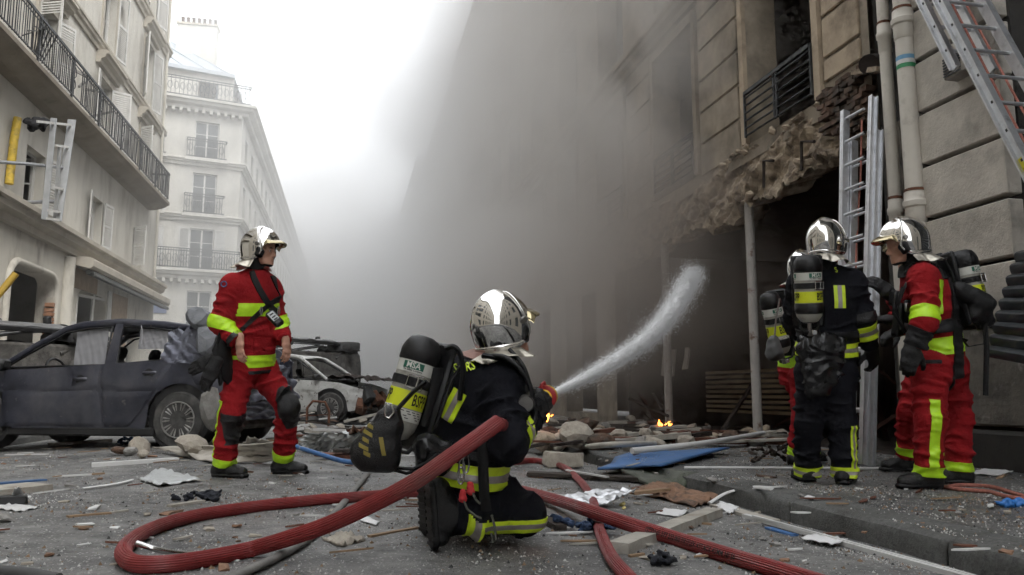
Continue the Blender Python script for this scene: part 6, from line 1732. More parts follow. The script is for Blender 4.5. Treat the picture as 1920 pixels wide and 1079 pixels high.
for (x0, z0, x1, z1) in ((-.15, 1.42, .42, .95), (-.95, 1.41, -.45, 1.0)):      # deployed curtain airbags
    P = crumple(30, 34, lambda u, v: (x0 + (x1 - x0) * .75 * u, .60 + .03 * v, z0 - (z0 - z1) * v * (.95 if x0 > -.5 else .6)), .014, 3); b = MB(); b.grid(P); b.build('curtain_airbag', m_airbag, darkcar, smooth=180)
P = crumple(10, 10, lambda u, v: (-.75 - .35 * u, .45 - .5 * v, 1.22 - .2 * u), .08, 6); b = MB(); b.grid(P); b.build('headliner', m_airbag, darkcar, smooth=60)
b = MB(); b.tube([(-.62, .66, 1.45), (-.66, .69, 1.38), (-.68, .72, 1.22)], .006, 5); b.build('hanging_wire', m_airbag, darkcar)
place(darkcar, cc, hd)
# grey masonry lump resting on the tail of the dark car and another in its boot
def rock(label, c, s, mat, seed, cat='rubble', group=None, name='rubble_chunk', flat=(1, 1, 1)):
    rg = random.Random(seed); bm = bmesh.new(); bmesh.ops.create_icosphere(bm, subdivisions=2, radius=1)
    pl = [(norm([rg.gauss(0, 1) for _ in range(3)]), rg.uniform(.55, .85)) for _ in range(9)]
    for v in bm.verts:
        p = np.array(v.co)
        for n_, d in pl:
            q = p @ n_
            if q > d: p = p - n_ * (q - d)
        v.co = Vector(p * np.array(s) * np.array(flat) * (1 + .05 * rg.uniform(-1, 1)))
    me = bpy.data.meshes.new(name); bm.to_mesh(me); bm.free(); me.materials.append(mat)
    o = bpy.data.objects.new(name, me); coll.objects.link(o); o.location = [float(q) for q in c]; o.rotation_euler = (rg.uniform(-.4, .4), rg.uniform(-.4, .4), rg.uniform(0, 6))
    tag(o, label, cat, group); return o
m_concrete = M('grey_concrete', (.26, .25, .235), .95, var=.25, scale=9, bump=.8, bscale=22, dirt=(.38, .37, .35), dscale=5)
m_plaster = M('beige_plaster', (.40, .36, .30), .95, var=.2, scale=9, bump=.7, bscale=25, dirt=(.22, .19, .16), dscale=6)
m_bluegrey = M('blue_grey_block', (.22, .23, .25), .8, var=.25, scale=8, bump=.5)
rock('blue grey lump resting on the crushed tail of the dark car', at(374, 598, 9.35), (.17, .17, .14), m_bluegrey, 3)
rock('blue grey torn lump wedged in the dark car boot', at(388, 640, 9.3), (.15, .2, .22), m_bluegrey, 8)
rock('pale concrete chunk leaning on the dark car rear wheel', at(395, 760, 8.9), (.13, .12, .30), m_concrete, 5)

# white car with its front torn off
wcar = car('white car with burnt open front beyond the walking firefighter', m_whitepaint, seed=5, dent=.02, hood=False)
P = crumple(18, 20, lambda u, v: (1.05 + 1.05 * u, -.75 + 1.5 * v, .98 + .10 * math.sin(2.5 * u) - .12 * u), .12, 21); b = MB(); b.grid(P); b.build('burnt_bonnet', m_char, wcar, smooth=20)
for k in range(16):
    rg = random.Random(40 + k); b = MB(); p = np.array((rg.uniform(1.6, 2.1), rg.uniform(-.7, .7), rg.uniform(.25, .75))); b.box(p, (rg.uniform(.1, .3), rg.uniform(.1, .4), rg.uniform(.1, .3)), rotm(rg.random(), rg.random(), rg.random()), 0, .02, jit=.02, rng=rg); b.build('engine_piece', rg.choice((m_char, m_rust, m_trim)), wcar)
wc_ = at(622, 748, 17.5); hw_ = norm(CR * .97 - CF * .25); wc_[2] = 0
place(wcar, wc_ - hw_ * 1.29 + np.cross(UPZ, hw_) * .76, hw_)
# car lying on its side behind it, wheels in the air
oc = car('overturned car lying on its side beyond the white car', m_greypaint, seed=7, dent=.03, under=True, name='overturned_car', drop=.16)
p0 = at(600, 680, 20.5)
place(oc, (p0[0], p0[1], 1.15), norm(CR * .45 + CF * .85), up=norm(-CR * .85 + CF * .45))
oc2 = car('overturned car on its side behind the dark hatchback', m_greypaint, seed=9, dent=.03, under=True, name='overturned_car', drop=.16)
p0 = at(35, 640, 13.6)
place(oc2, (p0[0], p0[1], .92), norm(CR * .45 + CF * .85), up=norm(-CR * .8 + CF * .5 + UPZ * .12))

# ------------------------------------------------------------------ ladders
m_alum = M('ladder_aluminium', (.62, .63, .65), .38, .75, var=.12, scale=12, dirt=(.30, .30, .30), dscale=6, dlim=(.56, .75), rvar=.1)
m_rope = M('red_rope', (.45, .17, .13), .9, var=.3, scale=60, bump=.6, bscale=90)
def ladder(label, rails, rung_step, rail_w, rail_t, outn, sections=1, holes=False):
    (a0, a1), (b0, b1) = [[np.array(q, float) for q in r] for r in rails]
    root = thing('ladder', label, 'ladder', (a0 + b0) / 2, 'ladders against the burning building')
    L = np.linalg.norm(a1 - a0); d = norm(a1 - a0); side = norm(b0 - a0); n_ = norm(np.cross(side, d)) * outn
    for k in range(sections):
        o_ = n_ * (rail_w * .9 + .012) * k; ins = side * (.03 * k)
        for (p, q, sg) in ((a0, a1, 1), (b0, b1, -1)):
            rl_ = MB()
            c0, c1 = p + o_ + ins * sg, q + o_ + ins * sg - (d * .35 * k)
            rl_.bar(c0, c1, rail_w, rail_t, upv=side)
            for e_ in (-1, 1): rl_.bar(c0 + n_ * e_ * rail_w * .42 - side * sg * rail_t * .8, c1 + n_ * e_ * rail_w * .42 - side * sg * rail_t * .8, rail_w * .16, rail_t * 1.5, upv=side)
            ro = rl_.build('rail', m_alum, root)
            if holes:
                t = .2
                while t < L - .2:
                    hb = MB(); hb.box(c0 + d * t - side * sg * (rail_t * .5 + .002) * (1 if sg > 0 else 1), (.022, .004, .022), np.stack([n_, side, d], 1)); hb.build('rung_end', m_ink, ro); t += rung_step
        t = .2
        while t < L - .1 - .35 * k:
            rb = MB(); rb.tube([a0 + o_ + d * t, b0 + o_ + d * t + (0 if k == 0 else 0)], .0155, 10); rb.build('rung', m_alum, root, smooth=60); t += rung_step
    return root
def solve_y(x, z, px):
    ys_ = np.linspace(3, 12, 3000); v = np.stack([np.full_like(ys_, x), ys_, np.full_like(ys_, z)], 1) - C0; pp = 960 + F_PX * (v @ c_rt) / (v @ c_fw)
    return float(ys_[np.abs(pp - px).argmin()])
def pt(x, z, px): return np.array((x, solve_y(x, z, px), z))
ta, tb = on_x(1586, 208, 5.02), on_x(1636, 182, 5.02)
la = ladder('upright extension ladder leaning on the torn masonry beside the downpipes', ((pt(4.30, .03, 1578), ta), (pt(4.30, .03, 1618), tb)), .28, .075, .026, -1, 2, True)
b = MB(); b.tube([on_x(1616, 225, 4.96), on_x(1614, 330, 4.94), on_x(1608, 420, 4.90), pt(4.6, 1.6, 1603), pt(4.4, .5, 1600)], .009, 6)
tag(b.build('ladder_rope', m_rope, smooth=60), 'thin red rope hanging down the upright ladder', 'rope')
L0, L1 = on_x(1765, 0, 4.72), on_x(1920, 300, 4.72); dv = (L0 - L1) / (L0[2] - L1[2])
q0, q1 = L1 - dv * (L1[2] - .05), L0 + dv * 3.0; off = np.array((.40, 0, 0))
lb = ladder('slanting aluminium ladder passing in front of the dark roller shutter', ((q0, q1), (q0 + off, q1 + off)), .28, .085, .03, 1, 1, True)
q2 = L0 + dv * 3.0 + np.array((-.0, .17, 0)); q3 = on_x(1805, 118, 4.72)
ls = ladder('upper section of the slanting ladder seen behind it', ((q3 + np.array((.03, .1, 0)), q2 + np.array((.03, .0, 0))), (q3 + off + np.array((-.03, .1, 0)), q2 + off + np.array((-.03, 0, 0)))), .28, .075, .026, 1, 1, True)
for k in range(2):
    b = MB(); s_ = q0 + off * (.4 + .35 * k) + dv * .5 + np.array((0, .05, 0)); b.tube([s_, s_ + dv * 2.6 + np.array((.02, .03, 0)), s_ + dv * 5.5], .009, 6); tag(b.build('ladder_rope', m_rope, smooth=60), 'red hauling rope running up the slanting ladder' if k else 'second red rope running up the slanting ladder beside the first', 'rope')
b = MB(); b.bar(L1 - np.array((.0, .03, .08)), L1 + dv * .1 - np.array((0, .03, .08)), .10, .034, upv=(1, 0, 0)); b.build('yellow_sticker', M('yellow_sticker', (.7, .62, .03), .5), lb)

# ------------------------------------------------------------------ hoses and nozzle
def smooth_path(pts, n=160):
    pts = np.array(pts, float); k = len(pts)
    d = np.concatenate([[0], np.cumsum(np.linalg.norm(np.diff(pts, axis=0), axis=1) ** .5)]); t = np.linspace(0, d[-1], n)
    P = np.concatenate([[2 * pts[0] - pts[1]], pts, [2 * pts[-1] - pts[-2]]]); D = np.concatenate([[d[0] - (d[1] - d[0])], d, [d[-1] + d[-1] - d[-2]]])
    out = []
    for q in t:
        i = min(max(np.searchsorted(d, q, 'right') - 1, 0), k - 2) + 1
        p0, p1, p2, p3 = P[i - 1:i + 3]; t0, t1, t2, t3 = D[i - 1:i + 3]
        A1 = (t1 - q) / (t1 - t0) * p0 + (q - t0) / (t1 - t0) * p1; A2 = (t2 - q) / (t2 - t1) * p1 + (q - t1) / (t2 - t1) * p2; A3 = (t3 - q) / (t3 - t2) * p2 + (q - t2) / (t3 - t2) * p3
        B1 = (t2 - q) / (t2 - t0) * A1 + (q - t0) / (t2 - t0) * A2; B2 = (t3 - q) / (t3 - t1) * A2 + (q - t1) / (t3 - t1) * A3
        out.append((t2 - q) / (t2 - t1) * B1 + (q - t1) / (t2 - t1) * B2)
    return np.array(out)
m_hose = M('red_ribbed_hose', (.21, .022, .022), .5, var=.2, scale=10, dirt=(.17, .05, .045), dscale=5, dlim=(.5, .7), dirt2=(.40, .30, .27), d2scale=70, d2lim=(.70, .76), rvar=.1)
HR_ = .031
def gpt(px, py, lift=0.0, r=HR_):
    z = 0.0
    for _ in range(3): p = on_z(px, py, z + r + lift); z = road_z(p[0], p[1])
    return p
pa_ = smooth_path([at(935, 792, 3.05), at(905, 814, 3.0), at(850, 853, 2.96), at(775, 905, 2.93), at(690, 950, 2.95), at(610, 986, 3.0), at(540, 1010, 3.05)] + [gpt(*q) for q in ((470, 1030), (390, 1047), (310, 1058), (258, 1058), (232, 1042), (242, 1018), (285, 992), (360, 969), (450, 954), (560, 941), (670, 932), (770, 925), (850, 918), (930, 912))], 260)
h1 = MB(); h1.tube(pa_, HR_, 44, ribs=.085)
hoseA = tag(h1.build('fire_hose', m_hose, smooth=25), 'ribbed red fire hose looping on the road up under the kneeling firefighter arm', 'hose', 'red fire hoses')
pb_ = smooth_path([gpt(930, 912), gpt(985, 922), gpt(1050, 940, .03), gpt(1110, 960, .062), gpt(1170, 980, .04), gpt(1250, 1005), gpt(1350, 1037), gpt(1470, 1073), gpt(1600, 1115), gpt(1760, 1180)], 200)
h2 = MB(); h2.tube(pb_, HR_ * 1.06, 44, ribs=.085)
hoseB = thing('fire_hose', 'red fire hose printed with black lettering crossing the road', 'hose', pb_[0], 'red fire hoses')
h2.build('tube', m_hose, hoseB, smooth=25)
pc_ = smooth_path([gpt(960, 868), gpt(1000, 864), gpt(1045, 872), gpt(1085, 900), gpt(1110, 935, -.004), gpt(1118, 965, -.006), gpt(1128, 1005), gpt(1150, 1050), gpt(1185, 1090), gpt(1240, 1150)], 160)
h3 = MB(); h3.tube(pc_, HR_ * .86, 44, ribs=.085)
tag(h3.build('fire_hose', m_hose, smooth=25), 'red fire hose passing underneath the lettered one', 'hose', 'red fire hoses')
pg_ = smooth_path([gpt(690, 888, 0, .018), gpt(665, 918, 0, .018), gpt(625, 965, 0, .018), gpt(575, 1012, 0, .018), gpt(505, 1052, 0, .018), gpt(420, 1090, 0, .018), gpt(300, 1150, 0, .018)], 90)
h4 = MB(); h4.tube(pg_, .021, 18, flat=.75)
tag(h4.build('grey_hose', M('grey_rubber_hose', (.16, .155, .145), .7, var=.25, scale=9, bump=.2), smooth=60), 'thin grey hose lying beneath the looping red hose', 'hose')
p5 = smooth_path([gpt(-40, 1068, 0, .018), gpt(40, 1073, 0, .018), gpt(110, 1085, 0, .018)], 20); h5 = MB(); h5.tube(p5, .018, 12)
tag(h5.build('grey_hose', M('dark_rubber_hose', (.09, .09, .09), .7), smooth=60), 'short end of dark hose at the road edge', 'hose')
# lettering printed on the hose
sb = np.concatenate([[0], np.cumsum(np.linalg.norm(np.diff(pb_, axis=0), axis=1))])
def hose_text(txt, px_start, size, parent):
    vs, fs = text_geo(txt, size, .9); vs[:, 0] -= vs[:, 0].min()
    pp = [960 + F_PX * ((p - C0) @ c_rt) / ((p - C0) @ c_fw) for p in pb_]; s0 = float(np.interp(px_start, pp, sb)); out = []
    for v in vs:
        s_ = s0 + v[0]; p = np.array([np.interp(s_, sb, pb_[:, i]) for i in range(3)]); p2 = np.array([np.interp(s_ + .02, sb, pb_[:, i]) for i in range(3)])
        t = norm(p2 - p); toc = norm(C0 - p); toc = norm(toc - t * (toc @ t)); up_ = np.cross(t, toc); up_ = up_ if up_[2] > 0 else -up_
        a = v[1] / HR_ ; out.append(p + (toc * math.cos(a) + up_ * math.sin(a)) * (HR_ * 1.06 + .0012))
    return mesh_part('lettering', np.array(out), fs, m_ink, parent, smooth=False)
hose_text('NF 377 232.003 FIREFLEX ATTACK 45MM NF S6', 1232, .030, hoseB)
el = MB(); s0 = [960 + F_PX * ((p - C0) @ c_rt) / ((p - C0) @ c_fw) for p in pb_]; i_ = int(np.abs(np.array(s0) - 1220).argmin()); p = pb_[i_]; t = norm(pb_[i_ + 1] - p); toc = norm(C0 - p); toc = norm(toc - t * (toc @ t)); up_ = np.cross(t, toc)
for rr in (1.0, .55): el.tube([p + t * .02 * rr * math.cos(a) + (toc * math.cos(.3 * math.sin(a) * rr) + up_ * math.sin(.42 * math.sin(a) * rr)) * (HR_ * 1.06 + .001) for a in np.linspace(0, 6.283, 15)], .0016, 4)
el.build('oval_mark', m_ink, hoseB)
# nozzle in the gloved hands
n0, n1 = at(978, 764, 3.46), at(1022, 745, 3.52)
dirj = norm(at(1100, 706, 4.6) - n1)
noz = thing('hose_nozzle', 'yellow and red hose nozzle spraying water in gloved hands', 'nozzle', n1)
Rn = np.stack(basis(dirj), 1)
b = MB(); b.lathe([(0, -.2), (.022, -.2), (.026, -.12), (.02, -.1), (.028, -.06), (.03, -.04), (.03, 0)], 20, n1, Rn); b.build('barrel', m_black, noz, smooth=40)
b = MB(); b.lathe([(.03, -.03), (.045, -.01), (.050, .035), (.042, .042), (.03, .02)], 24, n1, Rn); b.build('yellow_head', M('nozzle_yellow', (.72, .46, .03), .4), noz, smooth=40)
b = MB(); b.lathe([(.046, -.022), (.053, -.018), (.054, -.004), (.05, .002), (.046, -.004)], 24, n1, Rn); b.build('red_bumper', M('nozzle_red', (.36, .02, .02), .45), noz, smooth=40)
b = MB(); b.lathe([(0, .03), (.028, .03), (.03, .034), (0, .034)], 16, n1, Rn); b.build('tip', m_dsteel, noz, smooth=40)
b = MB(); b.tube([n1 + Rn @ np.array((.0, .03, -.06)), n1 + Rn @ np.array((.0, .06, -.065)), n1 + Rn @ np.array((0, .066, -.01)), n1 + Rn @ np.array((0, .05, .005))], .007, 8); b.build('bail_handle', bpy.data.materials['nozzle_red'], noz, smooth=60)
b = MB(); b.tube(smooth_path([n0 - dirj * .05, at(970, 790, 3.4), at(955, 800, 3.3), at(935, 795, 3.08)], 24), .026, 20); b.build('supply_hose', m_hose, noz, smooth=40)
# air hose from shoulder to chest
b = MB(); b.tube(smooth_path([at(905, 668, 3.32), at(950, 672, 3.26), at(985, 705, 3.24), at(1000, 750, 3.26), at(1003, 785, 3.26), at(985, 812, 3.2)], 40), .011, 8); b.build('air_hose', m_black, P2, smooth=60)
b = MB(); b.tube(smooth_path([at(955, 655, 3.34), at(980, 685, 3.3), at(993, 720, 3.3), at(997, 745, 3.3)], 24), .009, 8); b.build('air_hose', m_black, P2, smooth=60)
b = MB(); b.lathe([(.014, -.02), (.018, -.016), (.018, .016), (.014, .02)], 12, at(996, 735, 3.27), np.stack(basis(UPZ + CR * .3), 1)); b.build('hose_coupling', m_dsteel, P2, smooth=40)
b = MB(); b.lathe([(.0, .02), (.03, .02), (.036, .005), (.036, -.02), (0, -.02)], 20, at(986, 757, 3.25), np.stack(basis(-c_fw), 1)); b.build('pressure_gauge', m_dsteel, P2, smooth=40)
for (pts, w_) in ((((835, 655), (850, 650), (862, 662), (868, 690), (862, 750)), .028), (((820, 690), (815, 740), (800, 800)), .03), (((905, 666), (960, 680), (982, 700)), .026)):
    b = MB(); b.tube(smooth_path([at(*q, 3.30) for q in pts], 20), w_, 8, flat=.4); b.build('shoulder_strap', m_strap, P2, smooth=60)

# ------------------------------------------------------------------ water jet: thousands of flying drops
jr = np.random.RandomState(4)
jp = smooth_path([n1 + dirj * .035, at(1100, 707, 4.6), at(1160, 672, 5.8), at(1218, 630, 7.1), at(1264, 575, 8.3), at(1302, 512, 9.4)], 120)
jl = np.linspace(0, 1, 120)
NJ = 130000
t = jr.rand(NJ) ** .62
P = np.stack([np.interp(t, jl, jp[:, i]) for i in range(3)], 1); P2_ = np.stack([np.interp(np.minimum(t + .02, 1), jl, jp[:, i]) for i in range(3)], 1) ; Pm = np.stack([np.interp(np.maximum(t - .02, 0), jl, jp[:, i]) for i in range(3)], 1)
T_ = P2_ - Pm; T_ /= np.linalg.norm(T_, axis=1)[:, None]
rad = .010 + .10 * t ** .85
core = jr.rand(NJ) < .8
g_ = jr.randn(NJ, 3) * (rad * np.where(core, .46, .75))[:, None]; g_ -= T_ * (g_ * T_).sum(1)[:, None]
P = P + g_ - np.array((0, 0, 1.0)) * (np.abs(jr.randn(NJ)) * rad * .1)[:, None]
ln = (.010 + .035 * jr.rand(NJ)) * (1 - .3 * t); th = (.0006 + .0013 * jr.rand(NJ) ** 2) * (.8 + .9 * t)
U = np.cross(T_, (0, 0, 1.0)); U /= np.linalg.norm(U, axis=1)[:, None]; W = np.cross(T_, U)
vs = np.stack([P - T_ * ln[:, None], P + U * th[:, None], P - U * th[:, None] * .5 + W * th[:, None] * .87, P - U * th[:, None] * .5 - W * th[:, None] * .87, P + T_ * ln[:, None] * .6], 1).reshape(-1, 3)
i0 = np.arange(NJ) * 5
fs = np.concatenate([np.stack([i0 + a, i0 + b, i0 + c], 1) for a, b, c in ((0, 2, 1), (0, 3, 2), (0, 1, 3), (4, 1, 2), (4, 2, 3), (4, 3, 1))])
jt = np.linspace(0, 1, 90)
m_water = M('white_water_spray', (.97, .975, .98), .6, var=.01)
cj = np.stack([np.interp(jt, jl, jp[:, i]) for i in range(3)], 1); tj = np.gradient(cj, axis=0); tj /= np.linalg.norm(tj, axis=1)[:, None]
uj = np.cross(tj, (0, 0, 1.0)); uj /= np.linalg.norm(uj, axis=1)[:, None]; wj = np.cross(tj, uj); nj = 20
aj = np.arange(nj) * 2 * math.pi / nj
rj = (.011 + .064 * jt ** .85 * np.where(jt > .8, 1 - ((jt - .8) / .2) ** 2 * .75, 1))[:, None] * (1 + .16 * np.sin(3 * aj[None] + jt[:, None] * 60) * jt[:, None] + .14 * jr.randn(90, nj) * (.3 + jt[:, None]))
cv = (cj[:, None] + (uj[:, None] * np.cos(aj)[None, :, None] + wj[:, None] * np.sin(aj)[None, :, None]) * rj[..., None]).reshape(-1, 3)
q_ = np.arange(89)[:, None] * nj; k_ = np.arange(nj)[None]; k2 = (k_ + 1) % nj; base_ = len(vs)
ct = np.concatenate([np.stack([q_ + k_, q_ + k2, q_ + nj + k2], -1).reshape(-1, 3), np.stack([q_ + k_, q_ + nj + k2, q_ + nj + k_], -1).reshape(-1, 3)]) + base_
vs = np.concatenate([vs, cv]); fs = np.concatenate([fs, ct])
me = bpy.data.meshes.new('water_jet'); me.vertices.add(len(vs)); me.vertices.foreach_set('co', vs.ravel()); me.loops.add(len(fs) * 3); me.polygons.add(len(fs)); me.loops.foreach_set('vertex_index', fs.ravel()); me.polygons.foreach_set('loop_start', np.arange(len(fs)) * 3); me.polygons.foreach_set('use_smooth', np.ones(len(fs), bool)); me.update(); me.materials.append(m_water)
jo = bpy.data.objects.new('water_jet', me); coll.objects.link(jo); tag(jo, 'white water jet shooting from the nozzle into the smoke', 'water', kind='stuff')

# ------------------------------------------------------------------ flames
m_flame = bpy.data.materials.new('flame'); m_flame.use_nodes = True
fn = m_flame.node_tree.nodes; pz_ = fn['Principled BSDF']; pz_.inputs['Base Color'].default_value = (.1, .02, 0, 1); pz_.inputs['Emission Color'].default_value = (1, .28, .04, 1); pz_.inputs['Emission Strength'].default_value = 5.0
for k, (px, py, s_, lab) in enumerate(((1016, 785, 1.0, 'small orange flames in the rubble beyond the nozzle'), (1246, 794, .8, 'small orange flame at the foot of the far steel post'), (1022, 776, .6, 'little tongue of flame above the rubble beyond the nozzle'))):
    rg = random.Random(k); c_ = at(px, py, 9.6 if k != 1 else 12.4); fr_ = thing('flame', lab, 'fire', c_)
    for q in range(6):
        b = MB(); o_ = np.array((rg.uniform(-.10, .10), rg.uniform(-.05, .05), -.04)); h_ = rg.uniform(.05, .15) * s_; w_ = h_ * .2
        b.tube([c_ + o_, c_ + o_ + np.array((rg.uniform(-.01, .01), 0, h_ * .35)), c_ + o_ + np.array((rg.uniform(-.03, .03), 0, h_ * .7)), c_ + o_ + np.array((rg.uniform(-.04, .04), 0, h_))], [w_ * .5, w_, w_ * .5, .001], 6); b.build('tongue', m_flame, fr_, smooth=180)
# ------------------------------------------------------------------ debris one can pick out
m_wood = M('raw_wood', (.30, .20, .12), .85, var=.25, scale=5, stretch=(1, 1, 1), bump=.3, bscale=30, dirt=(.16, .10, .06), dscale=5)
m_palewood = M('pale_dusty_wood', (.40, .375, .33), .85, var=.18, scale=7, bump=.3, bscale=30, dirt=(.25, .22, .18), dscale=5)
m_whitepvc = M('white_plastic_trim', (.66, .66, .65), .45, var=.06, dirt=(.42, .41, .39), dscale=6, dlim=(.55, .75))
m_bluepanel = M('blue_painted_panel', (.06, .155, .36), .6, var=.15, scale=5, dirt=(.12, .19, .32), dscale=4, dirt2=(.3, .3, .3), d2scale=14, d2lim=(.64, .7))
m_ply = M('torn_brown_board', (.26, .15, .095), .9, var=.25, scale=6, bump=.5, bscale=20, dirt=(.09, .065, .05), dscale=3.5, dlim=(.5, .62))
m_darkwood = M('dark_scorched_board', (.045, .035, .028), .85, var=.4, scale=6, bump=.4)
m_redwood = M('red_brown_timber', (.13, .05, .03), .8, var=.3, scale=6, bump=.3)
m_bluecloth = M('blue_cloth', (.035, .06, .12), .9, var=.3, scale=8, bump=.5)
m_darkcloth = M('dark_cloth', (.02, .022, .03), .9, var=.3, bump=.5)
m_paper = M('white_paper', (.72, .72, .72), .8, var=.05)
m_plastic = M('crumpled_translucent_plastic', (.55, .57, .57), .35, var=.1, scale=6, dirt=(.38, .38, .37), dscale=5)
m_beige = M('beige_sheet', (.44, .41, .36), .8, var=.12, scale=4, dirt=(.28, .25, .21), dscale=3)
def gz(px, py, lift=0.0):
    p = on_z(px, py, lift); z = PZ if p[0] > KX + .1 else road_z(p[0], p[1])
    for _ in range(2): p = on_z(px, py, z + lift); z = PZ if p[0] > KX + .1 else road_z(p[0], p[1])
    return p
def plank(name, label, pa, pb, w, th, mat, la_=0.0, lb_=0.0, cat='plank', segs=1, jag=0.0, seed=0, group=None):
    rg = random.Random(seed); a = gz(*pa, th / 2 + la_); b_ = gz(*pb, th / 2 + lb_)
    d = norm(b_ - a); s = norm(np.cross(UPZ, d)); u = np.cross(d, s); L = np.linalg.norm(b_ - a); n_ = max(2, int(L / .08))
    rows = []
    for i in range(n_ + 1):
        c_ = a + d * L * i / n_; j0, j1 = rg.uniform(-jag, jag), rg.uniform(-jag, jag)
        e0 = rg.uniform(-jag, jag) * 2 if i in (0, n_) else 0
        rows.append([c_ + s * (w / 2 + j0) + u * th / 2 + d * e0, c_ - s * (w / 2 + j1) + u * th / 2 - d * e0, c_ - s * (w / 2 + j1) - u * th / 2, c_ + s * (w / 2 + j0) - u * th / 2, c_ + s * (w / 2 + j0) + u * th / 2 + d * e0])
    m = MB(); m.grid(rows); t_ = len(m.v); m.f.append((3, 2, 1, 0)); m.m.append(0); m.f.append((t_ - 5, t_ - 4, t_ - 3, t_ - 2)); m.m.append(0)
    return tag(m.build(name, mat), label, cat, group)
def strip(name, label, pts, r, mat, cat='strip', flat=1.0, lifts=None, n=24):
    P = smooth_path([gz(p[0], p[1], r + (lifts[i] if lifts else 0)) for i, p in enumerate(pts)], n); b = MB(); b.tube(P, r, 8, flat=flat)
    return tag(b.build(name, mat, smooth=50), label, cat)
def sheet(name, label, corners, mat, amp, seed, lift=.01, cat='sheet', n=14, sm=40, th=.004):
    c = [gz(p[0], p[1], lift + (p[2] if len(p) > 2 else 0)) for p in corners]
    P = crumple(n, n, lambda u, v: c[0] * (1 - u) * (1 - v) + c[1] * u * (1 - v) + c[2] * u * v + c[3] * (1 - u) * v, amp, seed)
    P[..., 2] = np.maximum(P[..., 2], [[(PZ if q[0] > KX else road_z(q[0], q[1])) + .004 for q in r] for r in P])
    b = MB(); b.grid(P, flip=True); o = b.build(name, mat, smooth=sm); md = o.modifiers.new('thick', 'SOLIDIFY'); md.thickness = th; return tag(o, label, cat)
def rag(name, label, px, py, sx_, sy_, mat, seed, h_=.03, cat='cloth'):
    c = gz(px, py, .012); rg = random.Random(seed); pm = []
    for k in range(9): a = c + np.array((rg.uniform(-sx_, sx_), rg.uniform(-sy_, sy_), rg.uniform(0, h_))); pm.append(pr(a, a + np.array((rg.uniform(-sx_, sx_) * .7, rg.uniform(-sy_, sy_) * .7, rg.uniform(-.01, h_ * .6))), .020, .009, k=.012))
    vs, fs = sdf_mesh(pm, .007, noise=.009, nsc=75); return tag(mesh_part(name, vs, fs, mat, None), label, cat)

# left part of the road
plank('board', 'white painted board lying on the road in front of the dark car', (172, 872), (333, 862), .10, .035, m_whitepvc, seed=1, jag=.004)
plank('board', 'long weathered plank under the dark car door', (95, 834), (206, 826), .14, .04, m_palewood, seed=2, jag=.006)
plank('strip', 'thin pale strip near the dark car', (12, 853), (88, 852), .05, .012, m_whitepvc, cat='strip', seed=3)
strip('strip', 'white curved plastic strip on the open road', ((155, 916), (195, 911), (225, 906), (248, 900)), .014, m_whitepvc, flat=.5)
plank('strip', 'white wooden lath with a brown broken end', (104, 894), (172, 890), .03, .012, m_whitepvc, cat='strip', seed=4)
plank('strip', 'short brown splinter beside the white lath', (165, 890), (196, 888), .03, .012, m_wood, cat='splinter', seed=5, jag=.005)
sheet('plastic_sheet', 'crumpled translucent plastic sheet on the road', ((262, 898), (300, 910), (378, 898), (300, 876)), m_plastic, .035, 3, .02)
rag('dark_rag', 'dark crumpled rag on the road', 375, 936, .13, .05, m_darkcloth, 3)
plank('splinter', 'long brown wood splinter on the road', (127, 969), (208, 962), .03, .010, m_wood, cat='splinter', seed=6, jag=.006)
plank('splinter', 'pale wood splinter continuing the brown one', (204, 962), (240, 957), .025, .010, m_palewood, cat='splinter', seed=7, jag=.006)
plank('wood_chip', 'reddish torn wood chip beside the red hose loop', (335, 970), (395, 962), .07, .012, m_ply, cat='wood chip', seed=8, jag=.014)
plank('wood_chip', 'small reddish wood chip left of the torn one', (308, 965), (332, 958), .05, .012, m_ply, cat='wood chip', seed=9, jag=.01)
plank('splinter', 'pale splinter tucked under the dark rag', (318, 949), (378, 940), .05, .014, m_palewood, cat='splinter', seed=10, jag=.006)
plank('board', 'thick pale board at the road edge', (-40, 925), (75, 912), .28, .04, m_palewood, seed=11, jag=.006)
plank('strip', 'blue painted strip lying on the pale board', (-20, 908), (82, 900), .06, .012, m_bluepanel, .04, .02, cat='strip', seed=12)
sheet('paper', 'folded white paper standing by the dark slab', ((22, 930), (48, 930), (36, 915, .08), (28, 916, .08)), m_paper, .02, 5, cat='paper', n=6)
plank('dark_slab', 'black ridged slab lying by the folded paper', (-5, 940), (50, 938), .10, .05, m_trim, cat='slab', seed=13, jag=.006)
sheet('plaster_sheet', 'torn white plaster sheet below the dark slab', ((-20, 950), (40, 958), (75, 950), (0, 942)), m_whitepvc, .02, 7, cat='plaster')
rock('flat grey stone near the road edge', gz(8, 972, .02), (.07, .05, .025), m_concrete, 15)
sheet('panel_sheet', 'curved beige panel under the walking firefighter', ((285, 838, .04), (395, 866), (545, 862, .02), (520, 832, .18)), m_beige, .06, 9, .02, cat='panel', n=16, th=.012)
sheet('panel_sheet', 'bent beige board propped behind the walking firefighter', ((440, 850, .02), (535, 858), (530, 830, .10), (468, 822, .20)), m_beige, .06, 19, .02, cat='panel', n=12, th=.012)
for k, (px, py, s_, mt, lb) in enumerate(((262, 838, .12, m_plaster, 'tall pale plaster lump beside the dark car rear wheel'), (223, 845, .10, m_brick, 'broken red brick near the dark car'), (246, 846, .10, m_concrete, 'grey stone between the red brick and the pale lump'), (268, 852, .08, m_plaster, 'low plaster lump in front of the tall one'), (360, 838, .22, m_plaster, 'wide crumbled plaster mound by the dark car rear wheel'))):
    rock(lb, gz(px, py, s_ * .5), (s_, s_ * .8, s_ * (1.5 if k == 0 else .55)), mt, 30 + k)
rag('blue_rag', 'blue and white rag behind the rubble near the dark car', 262, 832, .28, .06, m_bluecloth, 8, .08)
